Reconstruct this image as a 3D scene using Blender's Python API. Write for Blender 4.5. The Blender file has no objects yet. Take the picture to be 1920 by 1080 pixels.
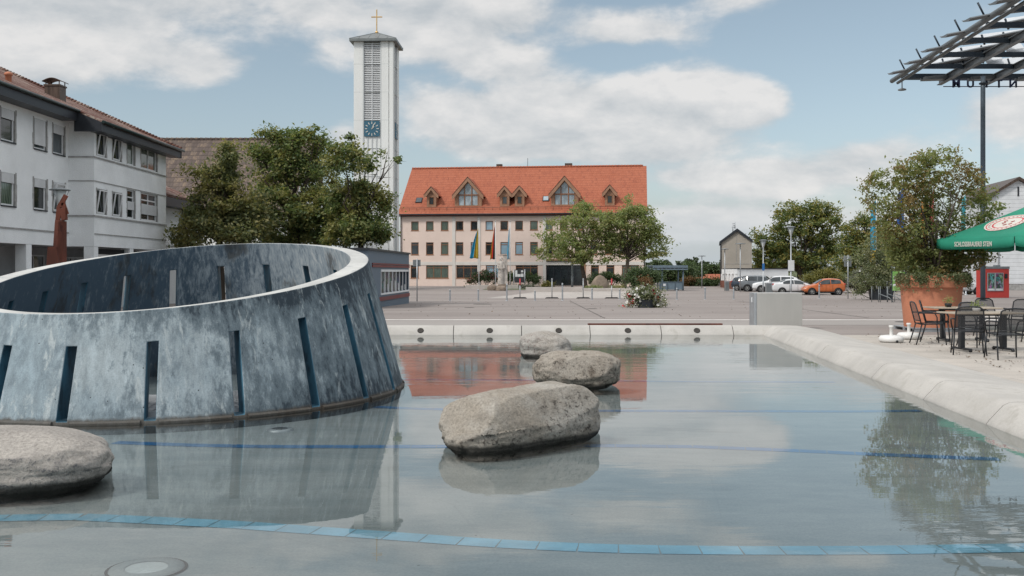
import bpy, bmesh, math, random
import numpy as np
from mathutils import Vector, Matrix, noise

random.seed(7)
R = math.radians
PI = math.pi
SC = bpy.context.scene
COL = SC.collection
F = 35.0 / 36.0 * 1920.0      # focal length in photograph pixels
HOR = 508.0                   # row of the horizon in the photograph
EYE = 1.55                    # eye height above the terrace


def lerp(a, b, t):
    return a + (b - a) * t


GP = [(-400, 0), (27, 0), (70, -.55), (90, -.60), (118, -.45), (135, -.40), (4000, -.40)]


def g(d):
    """Height of the plaza at distance d."""
    for (a, za), (b, zb) in zip(GP, GP[1:]):
        if d <= b:
            return za + (zb - za) * (d - a) / (b - a)
    return GP[-1][1]


def gd(y):
    """Distance of the ground point seen in row y."""
    lo, hi = 3.0, 1500.0
    for _ in range(60):
        m = (lo + hi) / 2
        if HOR + F * (EYE - g(m)) / m > y:
            lo = m
        else:
            hi = m
    return lo


def X(x, d):
    return (x - 960) * d / F


def Z(y, d):
    return EYE + (HOR - y) * d / F


# ------------------------------------------------------------------ objects
def tag(o, label=None, cat=None, group=None, kind=None):
    if label: o['label'] = label
    if cat: o['category'] = cat
    if group: o['group'] = group
    if kind: o['kind'] = kind
    return o


def empty(name, loc=(0, 0, 0), rz=0.0, label=None, cat=None, group=None, kind=None):
    o = bpy.data.objects.new(name, None)
    o.location = loc
    o.rotation_euler = (0, 0, rz)
    o.empty_display_size = .2
    COL.objects.link(o)
    return tag(o, label, cat, group, kind)


def kids(o):
    return [c for c in bpy.data.objects if c.parent == o]


def copy_tree(o, parent=None):
    c = o.copy()
    COL.objects.link(c)
    if parent is not None:
        c.parent = parent
    for ch in kids(o):
        copy_tree(ch, c)
    return c


class MB:
    """Collects shapes; build() links them as one mesh object."""

    def __init__(s):
        s.bm = bmesh.new()
        s.mi = 0

    def face(s, pts, mi=None):
        vs = [s.bm.verts.new(p) for p in pts]
        f = s.bm.faces.new(vs)
        f.material_index = s.mi if mi is None else mi
        return f

    def hexa(s, p):
        """p: 4 bottom points then 4 top points."""
        v = [s.bm.verts.new(q) for q in p]
        for idx in ((3, 2, 1, 0), (4, 5, 6, 7), (0, 1, 5, 4), (1, 2, 6, 5), (2, 3, 7, 6), (3, 0, 4, 7)):
            f = s.bm.faces.new([v[i] for i in idx])
            f.material_index = s.mi

    def box(s, x0, x1, y0, y1, z0, z1):
        s.hexa([(x0, y0, z0), (x1, y0, z0), (x1, y1, z0), (x0, y1, z0),
                (x0, y0, z1), (x1, y0, z1), (x1, y1, z1), (x0, y1, z1)])
        return s

    def obox(s, c, size, mat=None):
        hx, hy, hz = size[0] / 2, size[1] / 2, size[2] / 2
        m = mat or Matrix.Identity(3)
        c = Vector(c)
        s.hexa([c + m @ Vector(q) for q in ((-hx, -hy, -hz), (hx, -hy, -hz), (hx, hy, -hz), (-hx, hy, -hz),
                                           (-hx, -hy, hz), (hx, -hy, hz), (hx, hy, hz), (-hx, hy, hz))])
        return s

    def bar(s, p0, p1, w, h, up=(0, 0, 1)):
        """A rectangular bar from p0 to p1."""
        p0, p1 = Vector(p0), Vector(p1)
        t = (p1 - p0).normalized()
        u = t.cross(Vector(up))
        if u.length < 1e-4: u = t.cross(Vector((0, 1, 0)))
        u.normalize()
        v = u.cross(t)
        u *= w / 2; v *= h / 2
        s.hexa([p0 - u - v, p0 + u - v, p1 + u - v, p1 - u - v, p0 - u + v, p0 + u + v, p1 + u + v, p1 - u + v])
        return s

    def prism(s, poly, a, b, axis='y'):
        """Extrude a 2-D polygon between a and b along an axis."""
        def P(q, t):
            if axis == 'y': return (q[0], t, q[1])
            if axis == 'x': return (t, q[0], q[1])
            return (q[0], q[1], t)
        v0 = [s.bm.verts.new(P(q, a)) for q in poly]
        v1 = [s.bm.verts.new(P(q, b)) for q in poly]
        n = len(poly)
        fs = [s.bm.faces.new(v0), s.bm.faces.new(v1[::-1])]
        for i in range(n):
            fs.append(s.bm.faces.new((v0[(i + 1) % n], v0[i], v1[i], v1[(i + 1) % n])))
        for f in fs: f.material_index = s.mi
        return s

    def path(s, pts, r, n=8, cap=True):
        """A tube through pts; r a number or a list."""
        pts = [Vector(p) for p in pts]
        rs = r if isinstance(r, (list, tuple)) else [r] * len(pts)
        rings = []
        prev = None
        for i, p in enumerate(pts):
            a = pts[max(i - 1, 0)]; b = pts[min(i + 1, len(pts) - 1)]
            t = (b - a).normalized()
            if prev is None:
                u = t.cross(Vector((0, 0, 1)))
                if u.length < 1e-3: u = t.cross(Vector((0, 1, 0)))
            else:
                u = prev - t * prev.dot(t)
                if u.length < 1e-4: u = t.cross(Vector((0, 1, 0)))
            u.normalize(); prev = u
            w = t.cross(u)
            rings.append([s.bm.verts.new(p + (u * math.cos(k * 2 * PI / n) + w * math.sin(k * 2 * PI / n)) * rs[i]) for k in range(n)])
        for A, B in zip(rings, rings[1:]):
            for k in range(n):
                f = s.bm.faces.new((A[k], A[(k + 1) % n], B[(k + 1) % n], B[k]))
                f.material_index = s.mi; f.smooth = True
        if cap:
            for q in (rings[0][::-1], rings[-1]):
                f = s.bm.faces.new(q); f.material_index = s.mi
        return s

    def tube(s, p0, p1, r0, r1=None, n=10):
        return s.path([p0, p1], [r0, r0 if r1 is None else r1], n)

    def lathe(s, prof, n=24, c=(0, 0, 0), sx=1, sy=1):
        """Revolve (r, z) pairs about a vertical axis through c."""
        rings = []
        for r, z in prof:
            if r < 1e-5:
                rings.append([s.bm.verts.new((c[0], c[1], c[2] + z))])
            else:
                rings.append([s.bm.verts.new((c[0] + sx * r * math.cos(k * 2 * PI / n), c[1] + sy * r * math.sin(k * 2 * PI / n), c[2] + z)) for k in range(n)])
        for A, B in zip(rings, rings[1:]):
            for k in range(n):
                k2 = (k + 1) % n
                if len(A) == 1 and len(B) == 1: continue
                if len(A) == 1: q = (A[0], B[k2], B[k])
                elif len(B) == 1: q = (A[k], A[k2], B[0])
                else: q = (A[k], A[k2], B[k2], B[k])
                f = s.bm.faces.new(q); f.material_index = s.mi; f.smooth = True
        return s

    def disc(s, c, r, n=24, nrm='z', sx=1, sy=1):
        pts = []
        for k in range(n):
            a, b = sx * r * math.cos(k * 2 * PI / n), sy * r * math.sin(k * 2 * PI / n)
            pts.append((c[0] + a, c[1] + b, c[2]) if nrm == 'z' else ((c[0] + a, c[1], c[2] + b) if nrm == 'y' else (c[0], c[1] + a, c[2] + b)))
        s.face(pts)
        return s

    def xf(s, m):
        s.bm.transform(m)
        return s

    def build(s, name, mats, parent=None, bevel=0, smooth=None, label=None, loc=None, weld=False, recalc=True):
        if weld: bmesh.ops.remove_doubles(s.bm, verts=s.bm.verts, dist=1e-4)
        if recalc: bmesh.ops.recalc_face_normals(s.bm, faces=s.bm.faces)
        me = bpy.data.meshes.new(name)
        s.bm.to_mesh(me); s.bm.free()
        for m in (mats if isinstance(mats, (list, tuple)) else [mats]):
            me.materials.append(m)
        if smooth is not None:
            me.polygons.foreach_set('use_smooth', [True] * len(me.polygons))
            me.set_sharp_from_angle(angle=R(smooth))
        o = bpy.data.objects.new(name, me)
        COL.objects.link(o)
        if parent is not None: o.parent = parent
        if loc is not None: o.location = loc
        if label: o['label'] = label
        if bevel:
            b = o.modifiers.new('bevel', 'BEVEL')
            b.width = bevel; b.segments = 2; b.limit_method = 'ANGLE'; b.angle_limit = R(35)
        return o


def wall(mb, L, z0, z1, holes, reveal=.18, y=0.0, x0=0.0, mi_rev=None, back=False):
    """A wall face in the plane y, seen from -y, with rectangular openings (x0,x1,z0,z1) and their reveals."""
    xs = sorted({x0, L} | {h[0] for h in holes} | {h[1] for h in holes})
    zs = sorted({z0, z1} | {h[2] for h in holes} | {h[3] for h in holes})
    for a, b in zip(xs, xs[1:]):
        run = None
        for c, d in zip(zs, zs[1:]):
            mx, mz = (a + b) / 2, (c + d) / 2
            inside = any(h[0] < mx < h[1] and h[2] < mz < h[3] for h in holes)
            if not inside:
                run = (run[0], d) if run else (c, d)
            if inside or d == zs[-1]:
                if run:
                    mb.face([(a, y, run[0]), (b, y, run[0]), (b, y, run[1]), (a, y, run[1])])
                run = None
    old = mb.mi
    if mi_rev is not None: mb.mi = mi_rev
    for a, b, c, d in holes:
        yb = y + reveal
        mb.face([(a, y, c), (a, y, d), (a, yb, d), (a, yb, c)])
        mb.face([(b, y, c), (b, yb, c), (b, yb, d), (b, y, d)])
        mb.face([(a, y, c), (a, yb, c), (b, yb, c), (b, y, c)])
        mb.face([(a, y, d), (b, y, d), (b, yb, d), (a, yb, d)])
    mb.mi = old


def text_mesh(name, body, size, mat, depth=.01, sx=1.0, spacing=1.0, align='CENTER', bold=0.0):
    cu = bpy.data.curves.new(name, 'FONT')
    cu.body = body; cu.size = size; cu.extrude = depth; cu.align_x = align; cu.align_y = 'CENTER'
    cu.space_character = spacing; cu.offset = bold
    t = bpy.data.objects.new(name, cu)
    COL.objects.link(t)
    bpy.context.view_layer.update()
    dg = bpy.context.evaluated_depsgraph_get()
    me = bpy.data.meshes.new_from_object(t.evaluated_get(dg))
    bpy.data.objects.remove(t)
    me.materials.clear(); me.materials.append(mat)
    if sx != 1.0: me.transform(Matrix.Diagonal((sx, 1, 1, 1)))
    o = bpy.data.objects.new(name, me)
    COL.objects.link(o)
    return o
# ------------------------------------------------------------------ materials
class NT:
    def __init__(s, tree):
        s.t = tree; s.n = tree.nodes; s.l = tree.links

    def new(s, typ, **kw):
        n = s.n.new(typ)
        for k, v in kw.items():
            setattr(n, k, v)
        return n

    def put(s, sock, v):
        if isinstance(v, bpy.types.NodeSocket): s.l.new(v, sock)
        elif v is not None: sock.default_value = v

    def math(s, op, a, b=None, c=None, clamp=False):
        n = s.new('ShaderNodeMath', operation=op, use_clamp=clamp)
        s.put(n.inputs[0], a); s.put(n.inputs[1], b)
        if c is not None: s.put(n.inputs[2], c)
        return n.outputs[0]

    def vmath(s, op, a, b=None, scale=None):
        n = s.new('ShaderNodeVectorMath', operation=op)
        s.put(n.inputs[0], a); s.put(n.inputs[1], b)
        if scale is not None: s.put(n.inputs['Scale'], scale)
        return n.outputs['Value'] if op in ('LENGTH', 'DOT_PRODUCT') else n.outputs[0]

    def noise(s, vec, scale, detail=4, rough=.55, dist=0.0):
        n = s.new('ShaderNodeTexNoise')
        s.put(n.inputs['Vector'], vec); s.put(n.inputs['Scale'], scale)
        n.inputs['Detail'].default_value = detail; n.inputs['Roughness'].default_value = rough
        n.inputs['Distortion'].default_value = dist
        return n.outputs['Fac']

    def voro(s, vec, scale, feature='F1', out='Distance', rnd=1.0):
        n = s.new('ShaderNodeTexVoronoi', feature=feature)
        s.put(n.inputs['Vector'], vec); s.put(n.inputs['Scale'], scale)
        n.inputs['Randomness'].default_value = rnd
        return n.outputs[out]

    def rng(s, v, a, b, c=0.0, d=1.0, smooth=False):
        n = s.new('ShaderNodeMapRange', interpolation_type='SMOOTHSTEP' if smooth else 'LINEAR')
        s.put(n.inputs['Value'], v)
        n.inputs['From Min'].default_value = a; n.inputs['From Max'].default_value = b
        s.put(n.inputs['To Min'], c); s.put(n.inputs['To Max'], d)
        return n.outputs['Result']

    def mix(s, fac, a, b, mode='MIX'):
        n = s.new('ShaderNodeMix', data_type='RGBA', blend_type=mode)
        s.put(n.inputs['Factor'], fac)
        s.put(n.inputs['A'], c4(a)); s.put(n.inputs['B'], c4(b))
        return n.outputs['Result']

    def scale(s, vec, v):
        n = s.new('ShaderNodeMapping')
        s.put(n.inputs['Vector'], vec); n.inputs['Scale'].default_value = v
        return n.outputs[0]

    def xyz(s, vec):
        n = s.new('ShaderNodeSeparateXYZ'); s.put(n.inputs[0], vec)
        return n.outputs

    def bump(s, h, strength=.3, dist=.01):
        n = s.new('ShaderNodeBump')
        s.put(n.inputs['Strength'], strength); n.inputs['Distance'].default_value = dist
        s.put(n.inputs['Height'], h)
        return n.outputs[0]


def c4(c):
    if isinstance(c, (tuple, list)) and len(c) == 3: return (*c, 1.0)
    return c


def sr(r, gg, b):
    """sRGB 0-255 to linear."""
    def f(v):
        v /= 255.0
        return v / 12.92 if v <= .04045 else ((v + .055) / 1.055) ** 2.4
    return (f(r), f(gg), f(b))


def newmat(name):
    m = bpy.data.materials.new(name); m.use_nodes = True
    nt = NT(m.node_tree)
    p = nt.n['Principled BSDF']
    co = nt.new('ShaderNodeTexCoord')
    return m, nt, p, co


def M(name, col, rough=.7, var=.12, vs=2.0, bump=.0, bs=60.0, metal=0.0, col2=None, spec=.4, fine=.08, stretch=None, bd=.01, island=0.0):
    """Plain surface with mottling, a second colour in patches and a fine grain."""
    m, nt, p, co = newmat(name)
    v = co.outputs['Object']
    vv = nt.scale(v, stretch) if stretch else v
    n1 = nt.noise(vv, vs, 5, .6)
    lo = tuple(c * (1 - var) for c in col); hi = tuple(min(1, c * (1 + var)) for c in col)
    c = nt.mix(nt.rng(n1, .3, .7, smooth=True), lo, hi)
    if col2:
        n3 = nt.noise(vv, vs * 2.3 + 1, 6, .65)
        c = nt.mix(nt.rng(n3, .52, .68, smooth=True), c, col2)
    n2 = nt.noise(v, bs, 3, .6)
    if fine:
        c = nt.mix(1.0, c, nt.rng(n2, .25, .75, 1 - fine, 1 + fine), 'MULTIPLY')
    if island:
        geo = nt.new('ShaderNodeNewGeometry')
        c = nt.mix(1.0, c, nt.rng(geo.outputs['Random Per Island'], 0, 1, 1 - island, 1 + island), 'MULTIPLY')
    nt.put(p.inputs['Base Color'], c)
    nt.put(p.inputs['Roughness'], nt.rng(n1, .2, .8, max(0, rough - .08), min(1, rough + .08)))
    p.inputs['Metallic'].default_value = metal
    p.inputs['Specular IOR Level'].default_value = spec
    if bump: nt.put(p.inputs['Normal'], nt.bump(n2, bump, bd))
    return m


def leafmat(name, a, b, c=None, amt=.12, trans=.25):
    """Foliage: two greens by leaf, a third colour in patches."""
    m, nt, p, co = newmat(name)
    geo = nt.new('ShaderNodeNewGeometry')
    col = nt.mix(geo.outputs['Random Per Island'], a, b)
    if c:
        n = nt.noise(co.outputs['Object'], .9, 3, .6)
        w = nt.math('ADD', n, nt.math('MULTIPLY', geo.outputs['Random Per Island'], .18))
        col = nt.mix(nt.rng(w, .62 - amt, .74 - amt * .5, smooth=True), col, c)
    nt.put(p.inputs['Base Color'], col)
    p.inputs['Roughness'].default_value = .5
    p.inputs['Specular IOR Level'].default_value = .35
    tr = nt.new('ShaderNodeBsdfTranslucent')
    nt.put(tr.inputs['Color'], nt.mix(.5, col, nt.mix(1.0, col, (1.5, 1.6, .7), 'MULTIPLY')))
    mx = nt.new('ShaderNodeMixShader'); mx.inputs[0].default_value = trans
    nt.l.new(p.outputs[0], mx.inputs[1]); nt.l.new(tr.outputs[0], mx.inputs[2])
    nt.l.new(mx.outputs[0], nt.n['Material Output'].inputs[0])
    return m


def tilemat(name, a, b, row=.33, colw=.25, axis='x', bump=.6, rough=.75, dark=.55, spots=None, vs=.6):
    """Roof tiles in rows up the slope (object z) and columns along an axis."""
    m, nt, p, co = newmat(name)
    x, y, z = nt.xyz(co.outputs['Object'])
    ax = x if axis == 'x' else y
    rz = nt.math('FRACT', nt.math('DIVIDE', z, row))
    rid = nt.math('FLOOR', nt.math('DIVIDE', z, row))
    cx = nt.math('ADD', nt.math('DIVIDE', ax, colw), nt.math('MULTIPLY', rid, .5))
    fx = nt.math('FRACT', cx); cid = nt.math('FLOOR', cx)
    cmb = nt.new('ShaderNodeCombineXYZ'); nt.put(cmb.inputs[0], cid); nt.put(cmb.inputs[1], rid)
    wn = nt.new('ShaderNodeTexWhiteNoise', noise_dimensions='3D'); nt.put(wn.inputs['Vector'], cmb.outputs[0])
    n = nt.noise(co.outputs['Object'], vs, 5, .65)
    k = nt.math('ADD', nt.math('MULTIPLY', wn.outputs['Value'], .55), nt.math('MULTIPLY', n, .6))
    c = nt.mix(nt.rng(k, .2, .95), a, b)
    if spots:
        c = nt.mix(nt.rng(nt.math('ADD', nt.math('MULTIPLY', nt.noise(co.outputs['Object'], 9, 3), .7), nt.math('MULTIPLY', wn.outputs['Value'], .3)), .56, .66), c, spots)
    gap = nt.rng(rz, 0.0, .16, dark, 1.0)
    c = nt.mix(1.0, c, gap, 'MULTIPLY')
    nt.put(p.inputs['Base Color'], c)
    p.inputs['Roughness'].default_value = rough
    p.inputs['Specular IOR Level'].default_value = .25
    hump = nt.math('SINE', nt.math('MULTIPLY', fx, PI))
    h = nt.math('ADD', nt.math('MULTIPLY', hump, .6), nt.math('SUBTRACT', 1.0, rz))
    nt.put(p.inputs['Normal'], nt.bump(h, bump, .05))
    return m


def glassmat(name, col, rough=.06, var=.3, curtain=None):
    """Window pane: what is behind it in two tones under a glossy skin."""
    m, nt, p, co = newmat(name)
    v = co.outputs['Object']
    n = nt.noise(nt.scale(v, (1.2, 1.2, .7)), 1.3, 3)
    c = nt.mix(nt.rng(n, .35, .65, smooth=True), tuple(q * (1 - var) for q in col), tuple(q * (1 + var) for q in col))
    if curtain:
        x = nt.xyz(v)
        w = nt.math('SINE', nt.math('MULTIPLY', nt.math('ADD', nt.math('ADD', x[0], x[1]), nt.math('MULTIPLY', nt.noise(v, 2), .3)), 38))
        c = nt.mix(nt.rng(w, -1, 1, .1, .9), c, curtain)
    nt.put(p.inputs['Base Color'], c)
    p.inputs['Roughness'].default_value = rough
    p.inputs['Specular IOR Level'].default_value = .7
    nt.put(p.inputs['Normal'], nt.bump(nt.noise(v, 1.1, 2), .05, .05))
    return m


def goods(name, scale=9, sat=1.0):
    """Assorted coloured printed goods or posters."""
    m, nt, p, co = newmat(name)
    v = nt.scale(co.outputs['Object'], (1.0, 1.0, .6))
    c = nt.voro(v, scale, 'F1', 'Color')
    hs = nt.new('ShaderNodeHueSaturation'); hs.inputs['Saturation'].default_value = sat
    nt.put(hs.inputs['Color'], c); hs.inputs['Value'].default_value = .45
    n = nt.noise(v, scale * 2.2, 3)
    nt.put(p.inputs['Base Color'], nt.mix(nt.rng(n, .4, .6), hs.outputs[0], (.035, .035, .04)))
    p.inputs['Roughness'].default_value = .35
    return m


def perforated(name, col, holes=.35, scale=90):
    m, nt, p, co = newmat(name)
    p.inputs['Base Color'].default_value = (*col, 1); p.inputs['Roughness'].default_value = .45
    tr = nt.new('ShaderNodeBsdfTransparent')
    mx = nt.new('ShaderNodeMixShader')
    mx.inputs[0].default_value = holes
    nt.l.new(p.outputs[0], mx.inputs[1]); nt.l.new(tr.outputs[0], mx.inputs[2])
    nt.l.new(mx.outputs[0], nt.n['Material Output'].inputs[0])
    return m


def ring_outer():
    m, nt, p, co = newmat('stained_blue_concrete')
    v = co.outputs['Object']
    x, y, z = nt.xyz(v)
    st = nt.scale(v, (1.0, 1.0, .28))
    big = nt.noise(v, .8, 5, .6)
    mid = nt.noise(st, 2.6, 7, .68, .3)
    fin = nt.noise(nt.scale(v, (1, 1, .35)), 13, 6, .75)
    grit = nt.noise(v, 70, 3, .6)
    light = nt.mix(nt.rng(big, .35, .65, smooth=True), (.25, .31, .345), (.37, .425, .45))
    drip = nt.noise(nt.scale(v, (1, 1, .07)), 11, 6, .7, .3)
    light = nt.mix(1.0, light, nt.rng(drip, .3, .7, .72, 1.28), 'MULTIPLY')
    cloud = nt.noise(nt.scale(v, (1, 1, .6)), 4.2, 7, .75)
    light = nt.mix(nt.rng(cloud, .50, .64, 0, .7, True), light, (.165, .21, .24))
    # staining grows towards the rim and water line; right-hand shade is painted in
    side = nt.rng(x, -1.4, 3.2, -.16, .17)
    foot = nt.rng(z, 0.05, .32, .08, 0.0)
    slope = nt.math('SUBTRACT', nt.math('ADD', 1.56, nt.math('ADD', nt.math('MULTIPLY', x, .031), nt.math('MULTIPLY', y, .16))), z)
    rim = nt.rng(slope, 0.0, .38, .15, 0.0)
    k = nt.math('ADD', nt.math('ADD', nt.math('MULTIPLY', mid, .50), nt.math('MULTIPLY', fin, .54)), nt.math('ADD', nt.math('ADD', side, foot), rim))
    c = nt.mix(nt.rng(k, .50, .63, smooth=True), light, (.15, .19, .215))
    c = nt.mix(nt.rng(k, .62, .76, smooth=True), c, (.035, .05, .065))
    white = nt.noise(nt.scale(v, (1, 1, .2)), 7.5, 5, .7, .5)
    c = nt.mix(nt.rng(white, .56, .68, 0, .7, True), c, (.50, .545, .55))
    pits = nt.voro(v, 5.5, 'F1')
    c = nt.mix(nt.rng(pits, .035, .05, 1.0, 0.0), c, (.05, .055, .06))
    # brown tide mark just above the water
    tide = nt.math('ADD', z, nt.math('MULTIPLY', nt.math('SUBTRACT', fin, .5), .10))
    c = nt.mix(nt.rng(tide, .005, .04, .85, 0.0), c, (.075, .06, .045))
    c = nt.mix(1.0, c, nt.rng(grit, .3, .7, .86, 1.12), 'MULTIPLY')
    nt.put(p.inputs['Base Color'], c)
    p.inputs['Roughness'].default_value = .78
    p.inputs['Specular IOR Level'].default_value = .3
    nt.put(p.inputs['Normal'], nt.bump(nt.math('ADD', fin, nt.math('MULTIPLY', grit, .6)), .28, .012))
    return m


def ring_inner():
    m, nt, p, co = newmat('streaked_dark_blue_concrete')
    v = co.outputs['Object']
    x, y, z = nt.xyz(v)
    st = nt.noise(nt.scale(v, (1, 1, .12)), 9.0, 8, .72, .8)
    st2 = nt.noise(nt.scale(v, (1, 1, .05)), 30, 5, .75, .2)
    big = nt.noise(nt.scale(v, (1, 1, .5)), 1.4, 5, .6)
    side = nt.rng(x, -2.2, 2.6, -.14, .16)  # sunlit right and shaded left of the inner wall painted into the tone
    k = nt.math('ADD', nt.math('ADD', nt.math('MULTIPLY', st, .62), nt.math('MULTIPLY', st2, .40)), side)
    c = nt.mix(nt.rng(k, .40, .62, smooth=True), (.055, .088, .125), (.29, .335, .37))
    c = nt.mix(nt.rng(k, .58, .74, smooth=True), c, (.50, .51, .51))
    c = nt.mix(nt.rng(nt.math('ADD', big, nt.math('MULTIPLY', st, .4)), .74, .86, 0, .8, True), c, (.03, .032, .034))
    nt.put(p.inputs['Base Color'], c)
    p.inputs['Roughness'].default_value = .8
    nt.put(p.inputs['Normal'], nt.bump(nt.math('ADD', st, st2), .2, .01))
    return m


def stone(name, base, dark, spot, hi, seed=0.0):
    m, nt, p, co = newmat(name)
    v = nt.vmath('ADD', co.outputs['Object'], (seed, seed * .7, seed * 1.3))
    geo = nt.new('ShaderNodeNewGeometry')
    big = nt.noise(v, 1.7, 6, .65, .4)
    mid = nt.noise(v, 5.5, 7, .72)
    grain = nt.noise(v, 46, 4, .7)
    cells = nt.voro(v, 17, 'F1')
    c = nt.mix(nt.rng(big, .35, .65, smooth=True), base, hi)
    k = nt.math('ADD', nt.math('MULTIPLY', mid, .7), nt.math('MULTIPLY', grain, .35))
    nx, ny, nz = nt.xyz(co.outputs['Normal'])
    # dark speckle masked by normal: shaded flank and lit top painted in
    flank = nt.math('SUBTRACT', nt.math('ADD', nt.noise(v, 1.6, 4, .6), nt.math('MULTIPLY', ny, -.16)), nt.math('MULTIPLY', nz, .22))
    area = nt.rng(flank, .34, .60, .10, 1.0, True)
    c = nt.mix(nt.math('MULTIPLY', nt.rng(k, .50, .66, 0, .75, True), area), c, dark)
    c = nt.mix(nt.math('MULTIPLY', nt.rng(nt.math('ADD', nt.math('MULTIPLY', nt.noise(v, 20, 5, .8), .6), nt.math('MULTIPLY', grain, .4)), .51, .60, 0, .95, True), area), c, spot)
    z = nt.xyz(geo.outputs['Position'])[2]
    wet = nt.math('ADD', z, nt.math('MULTIPLY', nt.math('SUBTRACT', mid, .5), .10))
    c = nt.mix(nt.rng(wet, -.005, .04, .9, 0.0, True), c, (.02, .02, .018))
    c = nt.mix(1.0, c, nt.rng(grain, .3, .7, .62, 1.36), 'MULTIPLY')
    nt.put(p.inputs['Base Color'], c)
    nt.put(p.inputs['Roughness'], .85)
    p.inputs['Specular IOR Level'].default_value = .25
    nt.put(p.inputs['Normal'], nt.bump(nt.math('ADD', nt.math('MULTIPLY', mid, 1.2), nt.math('MULTIPLY', grain, .7)), .55, .03))
    return m


def watermat():
    m, nt, p, co = newmat('pool_water')
    v = co.outputs['Object']
    y = nt.xyz(v)[1]
    r1 = nt.noise(nt.scale(v, (.35, 1.5, 1)), 2.3, 3, .55, .3)
    r2 = nt.noise(nt.scale(v, (.5, 1.4, 1)), 9.0, 3, .5)
    patch = nt.noise(nt.scale(v, (.25, .8, 1)), .55, 3, .5)
    h = nt.math('ADD', nt.math('MULTIPLY', r1, 1.0), nt.math('MULTIPLY', r2, .28))
    amt = nt.math('MULTIPLY', nt.rng(patch, .42, .62, .12, 1.0, True), nt.rng(y, 6, 22, .026, .10))
    b = nt.bump(h, amt, .05)
    fr = nt.new('ShaderNodeFresnel'); fr.inputs['IOR'].default_value = 1.38
    nt.put(fr.inputs['Normal'], b)
    gl = nt.new('ShaderNodeBsdfGlossy'); gl.inputs['Roughness'].default_value = .0
    gl.inputs['Color'].default_value = (1, 1, 1, 1)
    nt.put(gl.inputs['Normal'], b)
    tr = nt.new('ShaderNodeBsdfTransparent'); tr.inputs['Color'].default_value = (.89, .935, .935, 1)
    mx = nt.new('ShaderNodeMixShader')
    nt.put(mx.inputs[0], fr.outputs[0])
    nt.l.new(tr.outputs[0], mx.inputs[1]); nt.l.new(gl.outputs[0], mx.inputs[2])
    nt.l.new(mx.outputs[0], nt.n['Material Output'].inputs[0])
    nt.n.remove(p)
    return m


def asphalt(name, a, b, crack=True, worn=None):
    m, nt, p, co = newmat(name)
    v = co.outputs['Object']
    big = nt.noise(nt.scale(v, (.35, 1, 1)), .22, 6, .6)
    mid = nt.noise(nt.scale(v, (.12, 1, 1)), 1.6, 5, .65)
    grit = nt.noise(v, 60, 3, .7)
    c = nt.mix(nt.rng(nt.math('ADD', nt.math('MULTIPLY', big, .6), nt.math('MULTIPLY', mid, .4)), .34, .66, smooth=True), a, b)
    spots = nt.noise(nt.scale(v, (.5, 1, 1)), .9, 6, .75)
    c = nt.mix(nt.rng(spots, .66, .74, 0, .45, True), c, tuple(q * .45 for q in a))
    if worn: c = nt.mix(nt.rng(nt.noise(v, .5, 5, .7), .55, .7, 0, .6, True), c, worn)
    c = nt.mix(1.0, c, nt.rng(grit, .3, .7, .84, 1.16), 'MULTIPLY')
    nt.put(p.inputs['Base Color'], c)
    p.inputs['Roughness'].default_value = .88
    p.inputs['Specular IOR Level'].default_value = .25
    nt.put(p.inputs['Normal'], nt.bump(grit, .25, .01))
    return m


def paving(name, a, b, sx=.6, sy=.4, joint=.03):
    m, nt, p, co = newmat(name)
    v = co.outputs['Object']
    br = nt.new('ShaderNodeTexBrick')
    nt.put(br.inputs['Vector'], v)
    br.inputs['Scale'].default_value = 1.0
    br.inputs['Brick Width'].default_value = sx; br.inputs['Row Height'].default_value = sy
    br.inputs['Mortar Size'].default_value = joint * .3; br.inputs['Mortar Smooth'].default_value = .4
    br.inputs['Color1'].default_value = (*a, 1); br.inputs['Color2'].default_value = (*b, 1)
    br.inputs['Mortar'].default_value = (*tuple(q * .62 for q in a), 1)
    n = nt.noise(v, .8, 6, .65)
    c = nt.mix(1.0, br.outputs['Color'], nt.rng(n, .3, .7, .84, 1.14), 'MULTIPLY')
    g2 = nt.noise(v, 45, 3, .7)
    c = nt.mix(1.0, c, nt.rng(g2, .3, .7, .9, 1.1), 'MULTIPLY')
    nt.put(p.inputs['Base Color'], c); p.inputs['Roughness'].default_value = .85
    nt.put(p.inputs['Normal'], nt.bump(nt.math('ADD', br.outputs['Fac'], nt.math('MULTIPLY', g2, -.3)), -.25, .01))
    return m


def siding(name, a, row=.5):
    m, nt, p, co = newmat(name)
    z = nt.xyz(co.outputs['Object'])[2]
    fz = nt.math('FRACT', nt.math('DIVIDE', z, row))
    n = nt.noise(co.outputs['Object'], 1.2, 5, .6)
    c = nt.mix(nt.rng(fz, 0, .10, 1, 0), a, tuple(q * .35 for q in a))
    c = nt.mix(1.0, c, nt.rng(n, .3, .7, .9, 1.1), 'MULTIPLY')
    nt.put(p.inputs['Base Color'], c); p.inputs['Roughness'].default_value = .6
    nt.put(p.inputs['Normal'], nt.bump(fz, .5, .02))
    return m


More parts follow.
